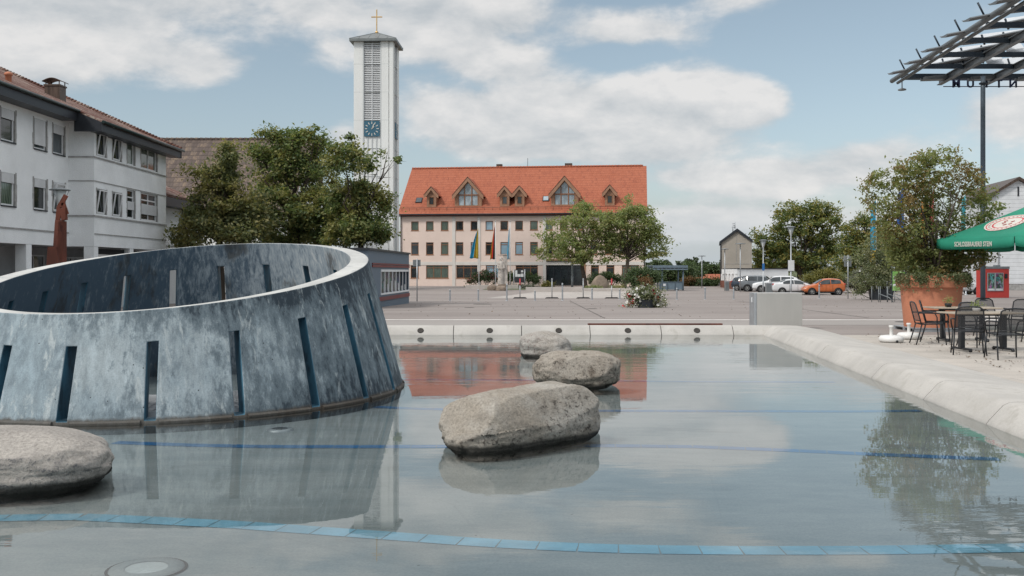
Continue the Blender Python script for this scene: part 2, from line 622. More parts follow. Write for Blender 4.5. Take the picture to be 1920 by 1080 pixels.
MT = {}
MT['ring_out'] = ring_outer(); MT['ring_in'] = ring_inner()
MT['ring_rim'] = M('weathered_rim_concrete', (.50, .50, .48), .85, .14, 2.2, .25, 55, col2=(.40, .41, .41))
MT['ring_jamb'] = M('blue_painted_jamb', (.045, .13, .19), .6, .35, 2.5, .15, 40, col2=(.02, .05, .075), stretch=(1, 1, .4))
MT['coping'] = M('cream_cast_concrete', (.455, .435, .405), .8, .10, 1.1, .12, 45, col2=(.405, .385, .35))
MT['joint'] = M('dark_joint_filler', (.05, .045, .04), .9)
MT['pool_floor'] = M('pool_floor_concrete', (.335, .35, .35), .75, .14, 1.3, .1, 60, col2=(.375, .385, .38))
def poolfloor():
    m, nt, p, co = newmat('pool_floor_concrete')
    v = co.outputs['Object']
    big = nt.noise(v, .5, 5, .6); mid = nt.noise(nt.scale(v, (.35, 1, 1)), 3.0, 6, .7); grit = nt.noise(v, 55, 4, .7)
    silt = nt.noise(nt.scale(v, (.5, 1, 1)), 1.1, 6, .72, .5)
    c = nt.mix(nt.rng(nt.math('ADD', nt.math('MULTIPLY', big, .5), nt.math('MULTIPLY', mid, .5)), .36, .64, smooth=True), (.225, .255, .262), (.335, .355, .355))
    c = nt.mix(nt.rng(silt, .58, .72, 0, .5, True), c, (.165, .172, .168))
    crack = nt.voro(nt.vmath('ADD', v, nt.vmath('SCALE', co.outputs['Object'], None, .0)), .55, 'DISTANCE_TO_EDGE')
    c = nt.mix(nt.rng(crack, .0, .006, .14, 0), c, (.14, .15, .15))
    specks = nt.voro(v, 3.3, 'F1'); c = nt.mix(nt.rng(specks, .02, .035, .8, 0), c, (.07, .07, .06))
    c = nt.mix(1.0, c, nt.rng(grit, .3, .7, .86, 1.14), 'MULTIPLY')
    nt.put(p.inputs['Base Color'], c); p.inputs['Roughness'].default_value = .8
    return m


MT['pool_floor'] = poolfloor()
MT['tile_light'] = M('light_blue_tile', (.20, .45, .61), .35, .14, 3, col2=(.25, .50, .64), island=.08)
MT['tile_dark'] = M('deep_blue_tile', (.018, .15, .38), .35, .15, 3)
MT['water'] = watermat()
MT['asphalt'] = asphalt('worn_grey_asphalt', (.238, .208, .194), (.312, .278, .26))
MT['earth'] = M('far_field_grass', (.085, .105, .04), .95, .3, .02, 0, 3, col2=(.13, .12, .06))
MT['terrace'] = paving('cream_terrace_paving', (.42, .385, .345), (.46, .42, .375), 1.2, .8)
MT['forecourt'] = paving('pale_forecourt_paving', (.40, .37, .34), (.44, .40, .37), 2.0, 2.0)
MT['kerb'] = M('pale_kerb_stone', (.46, .42, .39), .85, .1, 1.0, .2, 40)
MT['roadpaint'] = M('worn_road_paint', (.66, .63, .60), .75, .1, 2, col2=(.45, .42, .40))
MT['steel'] = M('brushed_steel', (.60, .575, .54), .42, .07, 1.2, .05, 90, metal=.75, stretch=(1, 1, .15))
MT['galv'] = M('galvanised_steel', (.42, .44, .46), .45, .12, 3, metal=.6)
MT['white_render'] = M('white_roughcast_render', (.83, .845, .85), .9, .06, .7, .7, 28, bd=.03)
MT['white_paint'] = M('white_painted_frame', (.74, .75, .76), .4, .03, 2)
MT['shutter'] = siding('white_roller_shutter', (.66, .67, .68), .055)
MT['reveal_grey'] = M('bare_grey_plaster', (.33, .325, .315), .95, .2, 4, .4, 30)
MT['fascia'] = M('dark_metal_fascia', (.028, .031, .038), .45, .2, 1.5, metal=.2)
MT['gutter'] = M('dark_green_gutter', (.012, .028, .026), .4, .2, 2)
MT['roof_brown'] = tilemat('old_brown_roof_tile', (.10, .045, .034), (.20, .098, .075), .42, .36, 'x', 1.0, .85, .30, (.34, .28, .24))
MT['roof_church'] = tilemat('grey_brown_church_tile', (.095, .073, .064), (.145, .113, .098), .50, .3, 'x', .8, .85, .32, (.21, .155, .11), .35)
MT['roof_red'] = tilemat('orange_red_roof_tile', (.33, .10, .055), (.43, .145, .082), .36, .30, 'x', .4, .75, .60, (.28, .085, .05), .35)
MT['copper'] = M('brown_sheet_copper', (.10, .07, .055), .45, .3, 2, metal=.5, stretch=(6, 6, .5))
MT['corten'] = M('rusty_weathering_steel', (.105, .030, .018), .85, .4, 1.6, .3, 30, col2=(.055, .014, .010), stretch=(1, 1, .4))
MT['dark'] = M('dark_interior', (.022, .022, .024), .8, .3, 1)
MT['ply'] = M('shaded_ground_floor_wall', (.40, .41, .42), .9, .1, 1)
MT['glass_dark'] = glassmat('dark_window_glass', (.016, .022, .024))
MT['glass_mid'] = glassmat('grey_window_glass', (.06, .075, .085))
MT['glass_green'] = glassmat('curtained_window_glass', (.05, .075, .06), curtain=(.13, .17, .14))
MT['glass_blue'] = glassmat('light_blue_window_glass', (.27, .39, .47), var=.1)  # light blue base colour for some panes
MT['glass_pale'] = glassmat('pale_blue_glass', (.30, .36, .40), var=.3)
MT['pink_render'] = M('pale_pink_render', (.76, .62, .545), .9, .06, .3, .25, 25, col2=(.73, .59, .515))
MT['band_white'] = M('white_painted_band', (.66, .63, .59), .85, .05, .8)
MT['wood'] = M('brown_wood_frame', (.24, .105, .048), .55, .18, 3)
MT['dormer_wood'] = M('tan_dormer_cladding', (.33, .185, .115), .6, .12, 2)
MT['tower_white'] = M('white_tower_panel', (.76, .77, .755), .75, .05, .35, .05, 20, stretch=(1, 1, .2))
MT['tower_grey'] = M('grey_tower_recess', (.52, .54, .54), .7, .08, .5, stretch=(1, 1, .2))
MT['tower_roof'] = M('grey_sheet_roof', (.19, .205, .205), .5, .15, 1, metal=.3)
MT['clock_face'] = M('blue_clock_face', (.04, .125, .185), .45, .06, 1)
MT['gold'] = M('gilded_metal', (.62, .40, .16), .4, .1, 3, metal=.6)
MT['kiosk'] = M('blue_grey_kiosk_panel', (.12, .16, .205), .6, .06, .6)
MT['red_stripe'] = M('dark_red_trim', (.17, .03, .03), .5, .12, 1)
MT['goods'] = goods('magazine_display', 6, .8); MT['posters'] = goods('poster_print', 4, .9)
MT['granite'] = M('pale_statue_stone', (.47, .43, .39), .85, .2, 1.4, .3, 25, col2=(.25, .22, .2))
MT['rock_brown'] = M('brown_pedestal_rock', (.24, .19, .15), .9, .25, 1.5, .5, 12)
MT['shelter'] = M('blue_grey_shelter_steel', (.17, .225, .27), .45, .12, 2, metal=.3)
MT['bark'] = M('grey_brown_bark', (.075, .058, .045), .95, .3, 5, .6, 30, stretch=(1, 1, .25))
MT['leaf_maple'] = leafmat('dark_maple_leaf', (.10, .122, .062), (.215, .235, .105), (.29, .26, .11), .09, .40)
MT['leaf_linden'] = leafmat('deep_green_leaf', (.09, .135, .058), (.22, .27, .105), (.29, .275, .105), .08, .40)
MT['leaf_plaza'] = leafmat('fresh_green_leaf', (.18, .23, .09), (.33, .38, .16), (.34, .32, .15), .05, .45)
MT['leaf_chestnut'] = leafmat('chestnut_leaf', (.085, .125, .048), (.195, .24, .085), (.32, .28, .085), .06, .40)
MT['leaf_planter'] = leafmat('olive_bronze_leaf', (.165, .195, .075), (.30, .325, .13), (.30, .21, .10), .06, .45)
MT['leaf_dark'] = leafmat('dark_shrub_leaf', (.055, .088, .042), (.115, .16, .07), None, trans=.34)
MT['leaf_shrub'] = leafmat('grey_green_shrub_leaf', (.12, .15, .08), (.23, .26, .14), (.27, .27, .16), .08, .38)
MT['leaf_yellow'] = leafmat('yellow_green_leaf', (.13, .13, .03), (.22, .20, .055), None)
MT['leaf_brown'] = leafmat('rusty_hedge_leaf', (.13, .065, .028), (.19, .11, .045), (.06, .075, .03), .05)
MT['leaf_pale'] = leafmat('silver_shrub_leaf', (.16, .17, .13), (.24, .25, .20), None)
MT['leaf_far'] = leafmat('distant_wood_leaf', (.055, .078, .05), (.095, .118, .07), None)
MT['petal_white'] = M('white_petal', (.75, .74, .70), .6); MT['petal_red'] = M('red_petal', (.45, .03, .035), .6)
MT['petal_pink'] = M('pink_petal', (.50, .22, .20), .6)
MT['terracotta'] = M('terracotta_planter', (.54, .215, .125), .75, .08, 1.3, .2, 30, col2=(.49, .185, .105))
MT['soil'] = M('dark_soil', (.03, .022, .016), .95)
MT['black'] = M('black_plastic', (.018, .019, .021), .5, .15, 3)
MT['tub'] = M('dark_grey_tub', (.035, .042, .05), .5, .15, 2)
MT['white_plastic'] = M('white_plastic', (.74, .73, .71), .4, .04, 3)
MT['chair'] = M('anthracite_chair_steel', (.022, .024, .028), .4, .15, 3, metal=.2)
MT['mesh'] = perforated('perforated_chair_mesh', (.025, .027, .032), .40, 75)
MT['tabletop'] = M('beige_table_laminate', (.43, .36, .285), .35, .08, 3)
MT['green_cloth'] = M('green_parasol_cloth', (.018, .225, .145), .75, .07, 1.2, .12, 70)
MT['cream_print'] = M('cream_print', (.62, .60, .55), .7, .04, 4)
MT['red_print'] = M('red_print', (.50, .06, .07), .7, .06, 4)
MT['alu'] = M('grey_aluminium', (.38, .38, .37), .35, .08, 3, metal=.7)
MT['canopy_dark'] = M('dark_blue_canopy_steel', (.022, .032, .045), .45, .2, 1, metal=.2)
MT['canopy_grey'] = M('grey_canopy_steel', (.145, .16, .17), .45, .15, .8, metal=.3)
MT['canopy_panel'] = M('white_corrugated_panel', (.56, .58, .60), .5, .06, 1, .5, 10)
MT['mast'] = M('blue_grey_mast_paint', (.085, .115, .145), .4, .1, .6)
MT['letters'] = M('navy_sign_letters', (.012, .018, .05), .4)
MT['red_box'] = M('red_painted_kiosk', (.50, .055, .045), .5, .06, .8)
MT['beige_render'] = M('beige_cement_render', (.37, .335, .29), .92, .08, .4, .2, 12, col2=(.34, .31, .265))
MT['siding'] = siding('white_board_siding', (.66, .68, .70), .42)
MT['brick_red'] = M('dark_red_brick', (.20, .075, .05), .9, .2, 3)
MT['rubber'] = M('black_rubber', (.014, .014, .015), .8)
MT['sign_back'] = M('grey_sign_back', (.23, .25, .26), .5, .1, 2, metal=.3)
MT['sign_white'] = M('white_sign', (.66, .67, .68), .4)
MT['sign_dark'] = M('dark_sign_board', (.035, .037, .042), .4)
MT['sign_blue'] = M('blue_sign', (.03, .14, .38), .4)
MT['green_sign'] = M('green_banner', (.20, .42, .10), .5, .15, 1.5, col2=(.42, .55, .28))
MT['lamp_glass'] = M('frosted_lamp_glass', (.55, .58, .58), .25)
MT['f_cyan'] = M('cyan_flag', (.03, .32, .50), .7); MT['f_yellow'] = M('yellow_flag', (.55, .38, .04), .7)
MT['f_black'] = M('black_flag', (.018, .018, .018), .7); MT['f_red'] = M('red_flag', (.50, .035, .03), .7)
MT['f_gold'] = M('gold_flag', (.60, .34, .03), .7); MT['f_white'] = M('white_flag', (.62, .66, .69), .7)
MT['f_blue'] = M('blue_flag', (.02, .09, .30), .7); MT['f_orange'] = M('orange_flag', (.60, .24, .06), .7)
MT['f_pink'] = M('coral_flag', (.55, .12, .12), .7); MT['f_teal'] = M('teal_flag', (.05, .30, .36), .7)
MT['grass'] = M('short_grass', (.065, .095, .028), .95, .3, 3, .5, 40)
MT['litter'] = M('brown_fallen_leaf', (.10, .06, .03), .8, .3, 6, island=.4)
for nm, c in dict(orange=(.50, .13, .035), white=(.66, .67, .68), grey=(.16, .175, .19), navy=(.025, .04, .065), silver=(.42, .44, .46), black=(.025, .027, .03)).items():
    m = M(nm + '_car_paint', c, .28, .03, 2, fine=0)
    m.node_tree.nodes['Principled BSDF'].inputs['Coat Weight'].default_value = .6
    m.node_tree.nodes['Principled BSDF'].inputs['Coat Roughness'].default_value = .05
    MT['car_' + nm] = m
MT['car_glass'] = glassmat('car_glass', (.03, .04, .045), .05)
MT['tail'] = M('red_tail_lamp', (.42, .02, .02), .25); MT['head'] = M('clear_headlamp', (.60, .62, .63), .15)
# ------------------------------------------------------------------ sky, sun, camera
SUN_AZ = R(-128)      # compass angle from +Y (clockwise): behind the camera, to the left
SUN_EL = R(46)
wd = bpy.data.worlds.new('World'); SC.world = wd; wd.use_nodes = True
nt = NT(wd.node_tree)
for n in list(nt.n): nt.n.remove(n)
out = nt.new('ShaderNodeOutputWorld')
sky = nt.new('ShaderNodeTexSky', sky_type='NISHITA')
sky.sun_disc = False; sky.sun_elevation = SUN_EL; sky.sun_rotation = SUN_AZ
sky.air_density = 1.0; sky.dust_density = 1.8; sky.ozone_density = 1.0; sky.altitude = 400
hs = nt.new('ShaderNodeHueSaturation')
hs.inputs['Hue'].default_value = .482; hs.inputs['Saturation'].default_value = .70; hs.inputs['Value'].default_value = .98
nt.l.new(sky.outputs[0], hs.inputs['Color'])
bg1 = nt.new('ShaderNodeBackground'); nt.l.new(hs.outputs[0], bg1.inputs[0]); bg1.inputs[1].default_value = SKY_STRENGTH = .085
tc = nt.new('ShaderNodeTexCoord')
dx, dy, dz = nt.xyz(tc.outputs['Generated'])
az = nt.math('ARCTAN2', dx, dy)
el = nt.math('ARCSINE', dz)
cmb = nt.new('ShaderNodeCombineXYZ'); nt.put(cmb.inputs[0], az); nt.put(cmb.inputs[1], el)
AE = cmb.outputs[0]


def blob_sum(blobs):
    acc = None
    for (px, py, rx, ry, w) in blobs:
        c = ((px - 960) / F, (HOR - py) / F, 0)
        v = nt.vmath('MULTIPLY', nt.vmath('SUBTRACT', AE, c), (F / rx, F / ry, 0))
        k = nt.rng(nt.vmath('LENGTH', v), 0, 1.25, w, 0.0, True)
        acc = k if acc is None else nt.math('ADD', acc, k)
    return acc


cover = blob_sum([
    (180, 10, 480, 130, .42), (150, 140, 300, 75, .36), (400, 150, 110, 50, .24), (-150, 200, 330, 160, .3),
    (600, 30, 75, 45, .30), (840, 50, 270, 90, .36), (950, 130, 130, 45, .24), (640, 105, 55, 30, .12),
    (1190, 70, 150, 55, .27), (1450, 15, 90, 40, .15), (1340, 20, 80, 40, .20),
    (1310, 195, 200, 75, .46), (1080, 215, 200, 85, .42), (1420, 200, 90, 60, .25), (900, 240, 150, 80, .34), (810, 200, 90, 60, .2), (1150, 280, 330, 35, .34),
    (1580, 10, 70, 25, .22), (1840, 250, 130, 60, .34), (1950, 200, 160, 60, .25), (1470, 345, 280, 50, .32), (1300, 410, 240, 40, .22), (1600, 300, 120, 28, .2), (640, 260, 70, 45, .22),
    (1500, 430, 500, 45, .24), (1150, 430, 300, 40, .16), (1250, 330, 420, 32, .12), (500, -90, 500, 60, .28), (1450, -140, 380, 60, .3), (1000, -260, 500, 80, .3), (2200, -60, 300, 120, .3), (-500, 0, 300, 200, .3), (2500, 250, 300, 120, .3)])
clear = blob_sum([(560, 190, 120, 60, .22), (480, 225, 200, 40, .25), (1560, 170, 150, 110, .30), (1640, 80, 120, 70, .25), (1180, 105, 110, 25, .18), (1750, 130, 90, 60, .2), (900, 330, 120, 20, .05), (1500, 60, 90, 60, .2)])
sv = nt.vmath('MULTIPLY', AE, (1.0, 2.0, 0))
n1 = nt.noise(sv, 9.0, 8, .60, .15)
n2 = nt.noise(nt.vmath('ADD', sv, (3.1, 1.7, 0)), 3.2, 4, .55)
base = nt.math('ADD', nt.math('MULTIPLY', n1, .66), nt.math('MULTIPLY', n2, .30))
dens = nt.math('SUBTRACT', nt.math('ADD', base, cover), clear)
dens0 = dens
high = nt.rng(el, .30, .60, 0.0, .34, True)
mask = nt.rng(nt.math('ADD', dens, high), .49, .72, smooth=True)
# cloud tone: billows bright on top, greyer where thick and towards the base
up = nt.noise(nt.vmath('ADD', sv, (0, .035, 0)), 9.0, 8, .60, .15)
lit = nt.math('MULTIPLY', nt.math('SUBTRACT', n1, up), 2.2)
tone = nt.math('ADD', nt.math('ADD', nt.rng(mask, 0, 1, .42, .62), lit), nt.rng(blob_sum([(1330, 160, 230, 50, 1.0), (1830, 230, 120, 50, .7), (120, 130, 240, 40, .6), (1450, 400, 500, 60, .6)]), 0, 1, 0, .30))
tone = nt.math('SUBTRACT', tone, nt.rng(blob_sum([(1050, 285, 420, 40, 1.0), (200, 20, 450, 110, 1.2), (850, 60, 250, 70, .6)]), 0, 1, 0, .20))
ccol = nt.mix(nt.rng(tone, .1, .95), (.36, .385, .405), (.56, .552, .545))
ccol = nt.mix(nt.rng(el, .32, .65), ccol, (.74, .75, .765))
bg2 = nt.new('ShaderNodeBackground'); nt.l.new(ccol, bg2.inputs[0]); bg2.inputs[1].default_value = 1.0
mx = nt.new('ShaderNodeMixShader')
nt.put(mx.inputs[0], nt.math('MULTIPLY', mask, .93))
nt.l.new(bg1.outputs[0], mx.inputs[1]); nt.l.new(bg2.outputs[0], mx.inputs[2])
hz = nt.new('ShaderNodeBackground'); hz.inputs[0].default_value = (.375, .415, .445, 1); hz.inputs[1].default_value = 1.0
m2 = nt.new('ShaderNodeMixShader'); nt.put(m2.inputs[0], nt.rng(el, .0, .085, .85, 0.0, True))
nt.l.new(mx.outputs[0], m2.inputs[1]); nt.l.new(hz.outputs[0], m2.inputs[2])
nt.l.new(m2.outputs[0], out.inputs[0])
wd.cycles.sampling_method = 'MANUAL'; wd.cycles.sample_map_resolution = 512

sl = bpy.data.lights.new('sun', 'SUN'); sl.energy = 1.5; sl.angle = R(10); sl.color = (1.0, .955, .89)
so = bpy.data.objects.new('sun', sl); COL.objects.link(so)
sd = Vector((math.sin(SUN_AZ) * math.cos(SUN_EL), math.cos(SUN_AZ) * math.cos(SUN_EL), math.sin(SUN_EL)))
so.rotation_euler = sd.to_track_quat('Z', 'Y').to_euler()
so.location = sd * 60

cd = bpy.data.cameras.new('camera'); cd.lens = 35; cd.sensor_width = 36
cd.shift_y = -(540 - HOR) / 1920; cd.clip_end = 6000; cd.clip_start = .1
cam = bpy.data.objects.new('camera', cd); COL.objects.link(cam)
cam.location = (0, 0, EYE); cam.rotation_euler = (R(90), 0, 0)
SC.camera = cam
SC.view_settings.view_transform = 'Standard'; SC.view_settings.look = 'None'
SC.view_settings.exposure = .52; SC.view_settings.gamma = 1.0
SC.render.engine = 'CYCLES'
SC.cycles.max_bounces = 8; SC.cycles.transparent_max_bounces = 16; SC.cycles.caustics_reflective = False
SC.cycles.use_denoising = True
# ------------------------------------------------------------------ ground, pool
WATER_Z = -.03
FLOOR_Z = -.13


def pr(d):            # right-hand water edge
    return 4.80 + .0905 * (d - 9.33)


PN, PF, PL = 1.0, 24.4, -14.0
mb = MB()
ds = [-400, -40, 27, 40, 55, 70, 80, 90, 104, 118, 135, 200, 400, 900, 4000]
xs = [-4000, -300, -60, 0, 60, 300, 4000]
gv = [[mb.bm.verts.new((x, d, g(d) - (.35 if d <= 27 else .12))) for x in xs] for d in ds]
for i in range(len(ds) - 1):
    for j in range(len(xs) - 1):
        mb.bm.faces.new((gv[i][j], gv[i][j + 1], gv[i + 1][j + 1], gv[i + 1][j]))
tag(mb.build('ground', MT['earth']), kind='structure')

mb = MB()
W0, W1 = -90, 120
co_w = .9
rows = [-20, PN - co_w, PN, 6, 12, 18, PF, PF + co_w, 27, 33, 40, 55, 70, 80, 90, 104, 118, 122]
for a, b in zip(rows, rows[1:]):
    def q(x0, x1, x2, x3):
        mb.face([(x0, a, g(a)), (x1, a, g(a)), (x2, b, g(b)), (x3, b, g(b))])
    if a >= PN - co_w and b <= PF + co_w:
        q(W0, PL - co_w, PL - co_w, W0)
        q(pr(a) + co_w, W1, W1, pr(b) + co_w)
    else:
        q(W0, W1, W1, W0)
# the apron in front of the town hall and behind it
for a, b in ((122, 135), (135, 175)):
    mb.face([(-90, a, g(a)), (120, a, g(a)), (120, b, g(b)), (-90, b, g(b))])
tag(mb.build('plaza', MT['asphalt'], weld=True), kind='structure')

mb = MB()
E = .004
mb.face([(pr(-4) + 1.7, -4, E), (40, -4, E), (40, 24.0, E), (pr(24.0) + 1.7, 24.0, E)])
mb.face([(12.2, 24.0, E), (40, 24.0, E), (40, 27, E), (12.6, 27, E)])
mb.face([(12.6, 27, E), (40, 27, E), (40, 45, g(45) + E), (17.5, 45, g(45) + E)])
tag(mb.build('terrace_pavement', MT['terrace'], weld=True), kind='structure')

mb = MB()
mb.face([(-2.0, 77, g(77) + E), (10.2, 77, g(77) + E), (13.5, 104, g(104) + E), (3.5, 104, g(104) + E)])
tag(mb.build('forecourt_pavement', MT['forecourt']), kind='structure')

# gutter strip and painted lines across the plaza
mb = MB()
mb.face([(-40, 29.2, g(29.2) + E), (40, 28.6, g(28.6) + E), (40, 32.0, g(32.0) + E), (-40, 32.6, g(32.6) + E)])
tag(mb.build('plaza_gutter_strip', MT['asphalt2'] if 'asphalt2' in MT else asphalt('smooth_grey_asphalt', (.29, .265, .25), (.345, .32, .30))), kind='structure')
mb = MB()
for d0, w, x0, x1 in ((33.0, .62, -40, 60),):
    mb.face([(x0, d0, g(d0) + .008), (x1, d0 - .5, g(d0) + .008), (x1, d0 + w - .5, g(d0 + w) + .008), (x0, d0 + w, g(d0 + w) + .008)])
for k in range(6):      # bays of the car park
    x0 = 21.5 + 3.0 * k
    d0, d1 = 82, 88
    mb.face([(x0, d0, g(d0) + .006), (x0 + .14, d0, g(d0) + .006), (x0 + .14 - .3, d1, g(d1) + .006), (x0 - .3, d1, g(d1) + .006)])
d0 = 80.5
mb.face([(21, d0, g(d0) + .006), (60, d0, g(d0) + .006), (60, d0 + .35, g(d0 + .35) + .006), (21, d0 + .35, g(d0 + .35) + .006)])
tag(mb.build('road_markings', MT['roadpaint']), kind='structure')

mb = MB()
for d0, w, x0, x1 in ((34.2, .06, -40, 60), (41.5, .05, -30, 45), (52.0, .07, -40, 60), (63.0, .07, -30, 60)):
    mb.face([(x0, d0, g(d0) + .006), (x1, d0 - .7, g(d0) + .006), (x1, d0 + w - .7, g(d0 + w) + .006), (x0, d0 + w, g(d0 + w) + .006)])
for x0 in (-6.5, 3.2, 12.5, 21):
    mb.face([(x0, 35, g(35) + .007), (x0 + .05, 35, g(35) + .007), (x0 * 1.25 + .05, 69.5, g(69.5) + .012), (x0 * 1.25, 69.5, g(69.5) + .012)])
tag(mb.build('asphalt_seams', asphalt('sealed_asphalt_seam', (.10, .09, .085), (.14, .13, .12))), kind='structure')

# patched seams and manhole covers of the plaza
for i, (x, y, w) in enumerate([(905, 570.5, 1.1), (880, 577, .5), (1110, 579, .5), (985, 551, .35), (1700, 604, .7)]):
    d = gd(y)
    mb = MB(); mb.lathe([(0, .008), (w * .5, .008), (w * .52, .002)], 20)
    tag(mb.build('manhole_cover', MT['joint'], loc=(X(x, d), d, g(d) + .002)), kind='structure')

# the pool
C = [Vector((pr(PN), PN)), Vector((pr(PF), PF)), Vector((PL, PF)), Vector((PL, PN))]
mb = MB()
mb.face([(c.x, c.y, FLOOR_Z) for c in C])
pool_floor = tag(mb.build('pool_floor', MT['pool_floor']), kind='structure')
mb = MB()
n = 24
ws = []
mb.face([(c.x, c.y, WATER_Z) for c in C])
water = tag(mb.build('pool_water', MT['water']), kind='structure')

# coping: segments with open joints round the basin
prof = [(-.0, -.20), (0.0, -.03), (.03, .01), (.17, .165), (.23, .195), (.32, .205), (1.0, .155), (1.78, .012), (1.80, -.2)]
edges = [(0, 1), (1, 2), (2, 3), (3, 0)]
ctr = sum(C, Vector((0, 0))) / 4


def miter(i):
    p, c, nx = C[i - 1], C[i], C[(i + 1) % 4]
    def nrm(a, b):
        t = (b - a).normalized(); nn = Vector((t.y, -t.x))
        return nn if nn.dot(a - ctr) > 0 else -nn
    a, b = nrm(p, c), nrm(c, nx)
    m = (a + b).normalized()
    return m / max(.3, m.dot(a))


def coping_ring(mb, joints, inset, gap):
    for ei, (i, j) in enumerate(edges):
        A, B = C[i], C[j]
        L = (B - A).length; t = (B - A) / L
        nn = Vector((t.y, -t.x))
        if nn.dot(A - ctr) < 0: nn = -nn
        cuts = [0.0] + joints[ei] + [L]
        for k in range(len(cuts) - 1):
            ends = []
            for e, (cc, idx, sgn) in enumerate(((cuts[k], i, 1), (cuts[k + 1], j, -1))):
                corner = (k == 0 and e == 0) or (k == len(cuts) - 2 and e == 1)
                row = []
                for s, z in prof:
                    s2 = s + inset if s < .5 else s - inset
                    z2 = z - inset if z > 0 else z
                    if corner: p = C[idx] + miter(idx) * s2
                    else: p = A + t * (cc + sgn * gap / 2) + nn * s2
                    row.append(mb.bm.verts.new((p.x, p.y, z2)))
                ends.append(row)
            a, b = ends
            for q in range(len(prof) - 1):
                f = mb.bm.faces.new((a[q], a[q + 1], b[q + 1], b[q])); f.smooth = True
            mb.bm.faces.new(a[::-1]); mb.bm.faces.new(b)


jr = [d_ - PN for d_ in (3.2, 5.6, 8.0, 10.3, 12.3, 14.7, 18.4, 21.6)]
jf = [pr(PF) - x for x in (5.44, 3.67, 1.92, .235, -1.44, -3.15, -4.85, -6.55, -8.25, -9.95, -11.65, -13.0)]
jl = [2, 5, 8, 11, 14, 17, 20]
jn = [3, 6, 9, 12, 15]
mb = MB(); coping_ring(mb, [jr, jf, jl, jn], 0.0, .018)
coping = tag(mb.build('pool_coping', MT['coping'], smooth=40), kind='structure')
mb = MB(); coping_ring(mb, [[], [], [], []], .018, 0.0)
mb.build('joint_filler', MT['joint'], coping)
for k in range(8):
    x = 4.55 - 1.70 * k
    mb = MB()
    mm = Matrix.Rotation(R(43), 4, 'X')
    mb.lathe([(0, .006), (.045, .006), (.060, .012), (.076, .014), (.082, -.01)], 20)
    mb.xf(Matrix.Translation((x, PF + .095, .085)) @ mm)
    mb.build('nozzle', MT['joint'], coping)


def tile_line(pts, width, length, m):
    P = []
    for x, y in pts:
        d = F * (EYE - FLOOR_Z) / (y - HOR)
        P.append(Vector((X(x, d), d, FLOOR_Z + .004)))
    mb = MB()
    acc = []
    for a, b in zip(P, P[1:]):
        acc += [(a.lerp(b, t / 12)) for t in range(12)]
    acc.append(P[-1])
    dist = [0.0]
    for a, b in zip(acc, acc[1:]): dist.append(dist[-1] + (b - a).length)
    s = 0.0
    def at(s):
        for i in range(len(acc) - 1):
            if dist[i + 1] >= s:
                return acc[i].lerp(acc[i + 1], (s - dist[i]) / max(1e-6, dist[i + 1] - dist[i]))
        return acc[-1]
    while s + length < dist[-1]:
        a, b = at(s + .004), at(s + length - .004)
        t = (b - a).normalized(); nn = Vector((-t.y, t.x, 0)) * width / 2
        mb.face([a - nn, b - nn, b + nn, a + nn])
        s += length
    return mb.build('tile_line', m, pool_floor)


tile_line([(-60, 974), (0, 972), (150, 970), (300, 977), (450, 985), (600, 996), (750, 1007), (900, 1018), (1050, 1026), (1200, 1031), (1400, 1033), (1600, 1033), (1920, 1028), (2000, 1026)], .185, .245, MT['tile_light'])
tile_line([(215, 830), (350, 835), (500, 838), (800, 838), (1000, 836), (1100, 836), (1300, 838), (1480, 845), (1650, 853), (1860, 861), (1915, 864)], .16, .245, MT['tile_dark'])
tile_line([(640, 760), (760, 766), (900, 770), (1250, 771), (1600, 772), (1760, 770)], .17, .245, MT['tile_dark'])
tile_line([(750, 712), (1000, 713), (1300, 716), (1590, 717)], .17, .245, MT['tile_dark'])

d = F * (EYE - FLOOR_Z) / (1068 - HOR)
lamp = empty('underwater_lamp', (X(275, d), d, FLOOR_Z), label='round white underwater lamp sunk in the pool floor', cat='pool lamp')
mb = MB(); mb.lathe([(.0, .012), (.115, .012)], 32); mb.build('lens', MT['lamp_glass'], lamp)
mb = MB(); mb.lathe([(.117, .014), (.2, .012), (.205, .0)], 40); mb.build('collar', MT['pool_floor'], lamp)
mb = MB(); mb.lathe([(.205, .006), (.222, .006)], 40); mb.build('seal', MT['joint'], lamp)
d = F * (EYE - WATER_Z) / (789 - HOR)
drain = empty('pool_drain', (X(525, d), d, FLOOR_Z), label='small dark floor drain beside the foot of the concrete ring', cat='drain')
mb = MB(); mb.lathe([(.085, .02), (.13, .02), (.14, .0)], 28); mb.build('rim', MT['galv'], drain)
mb = MB(); mb.lathe([(.0, .012), (.085, .012)], 28); mb.build('grate', MT['joint'], drain)

# ------------------------------------------------------------------ the sloping concrete ring
RC = Vector((-4.385, 13.34, 0)); TH, TP = .25, .275
EA, EB, EPH = 3.16, 2.86, R(-105)          # the foot is slightly oval


def rr(z, a=0.0):
    c, s = math.cos(a - EPH), math.sin(a - EPH)
    return EA * EB / math.sqrt((EB * c) ** 2 + (EA * s) ** 2) - TP * z
def rimz(a, r=3.15): return 1.56 + .031 * r * math.cos(a) + .16 * r * math.sin(a)


SLOTS = [R(v) for v in [-109, -94.3, -78.2, -61, -42.5, -24.5, -6.5] + [-6.5 + 16.97 * k for k in range(1, 15)]]
N = len(SLOTS)


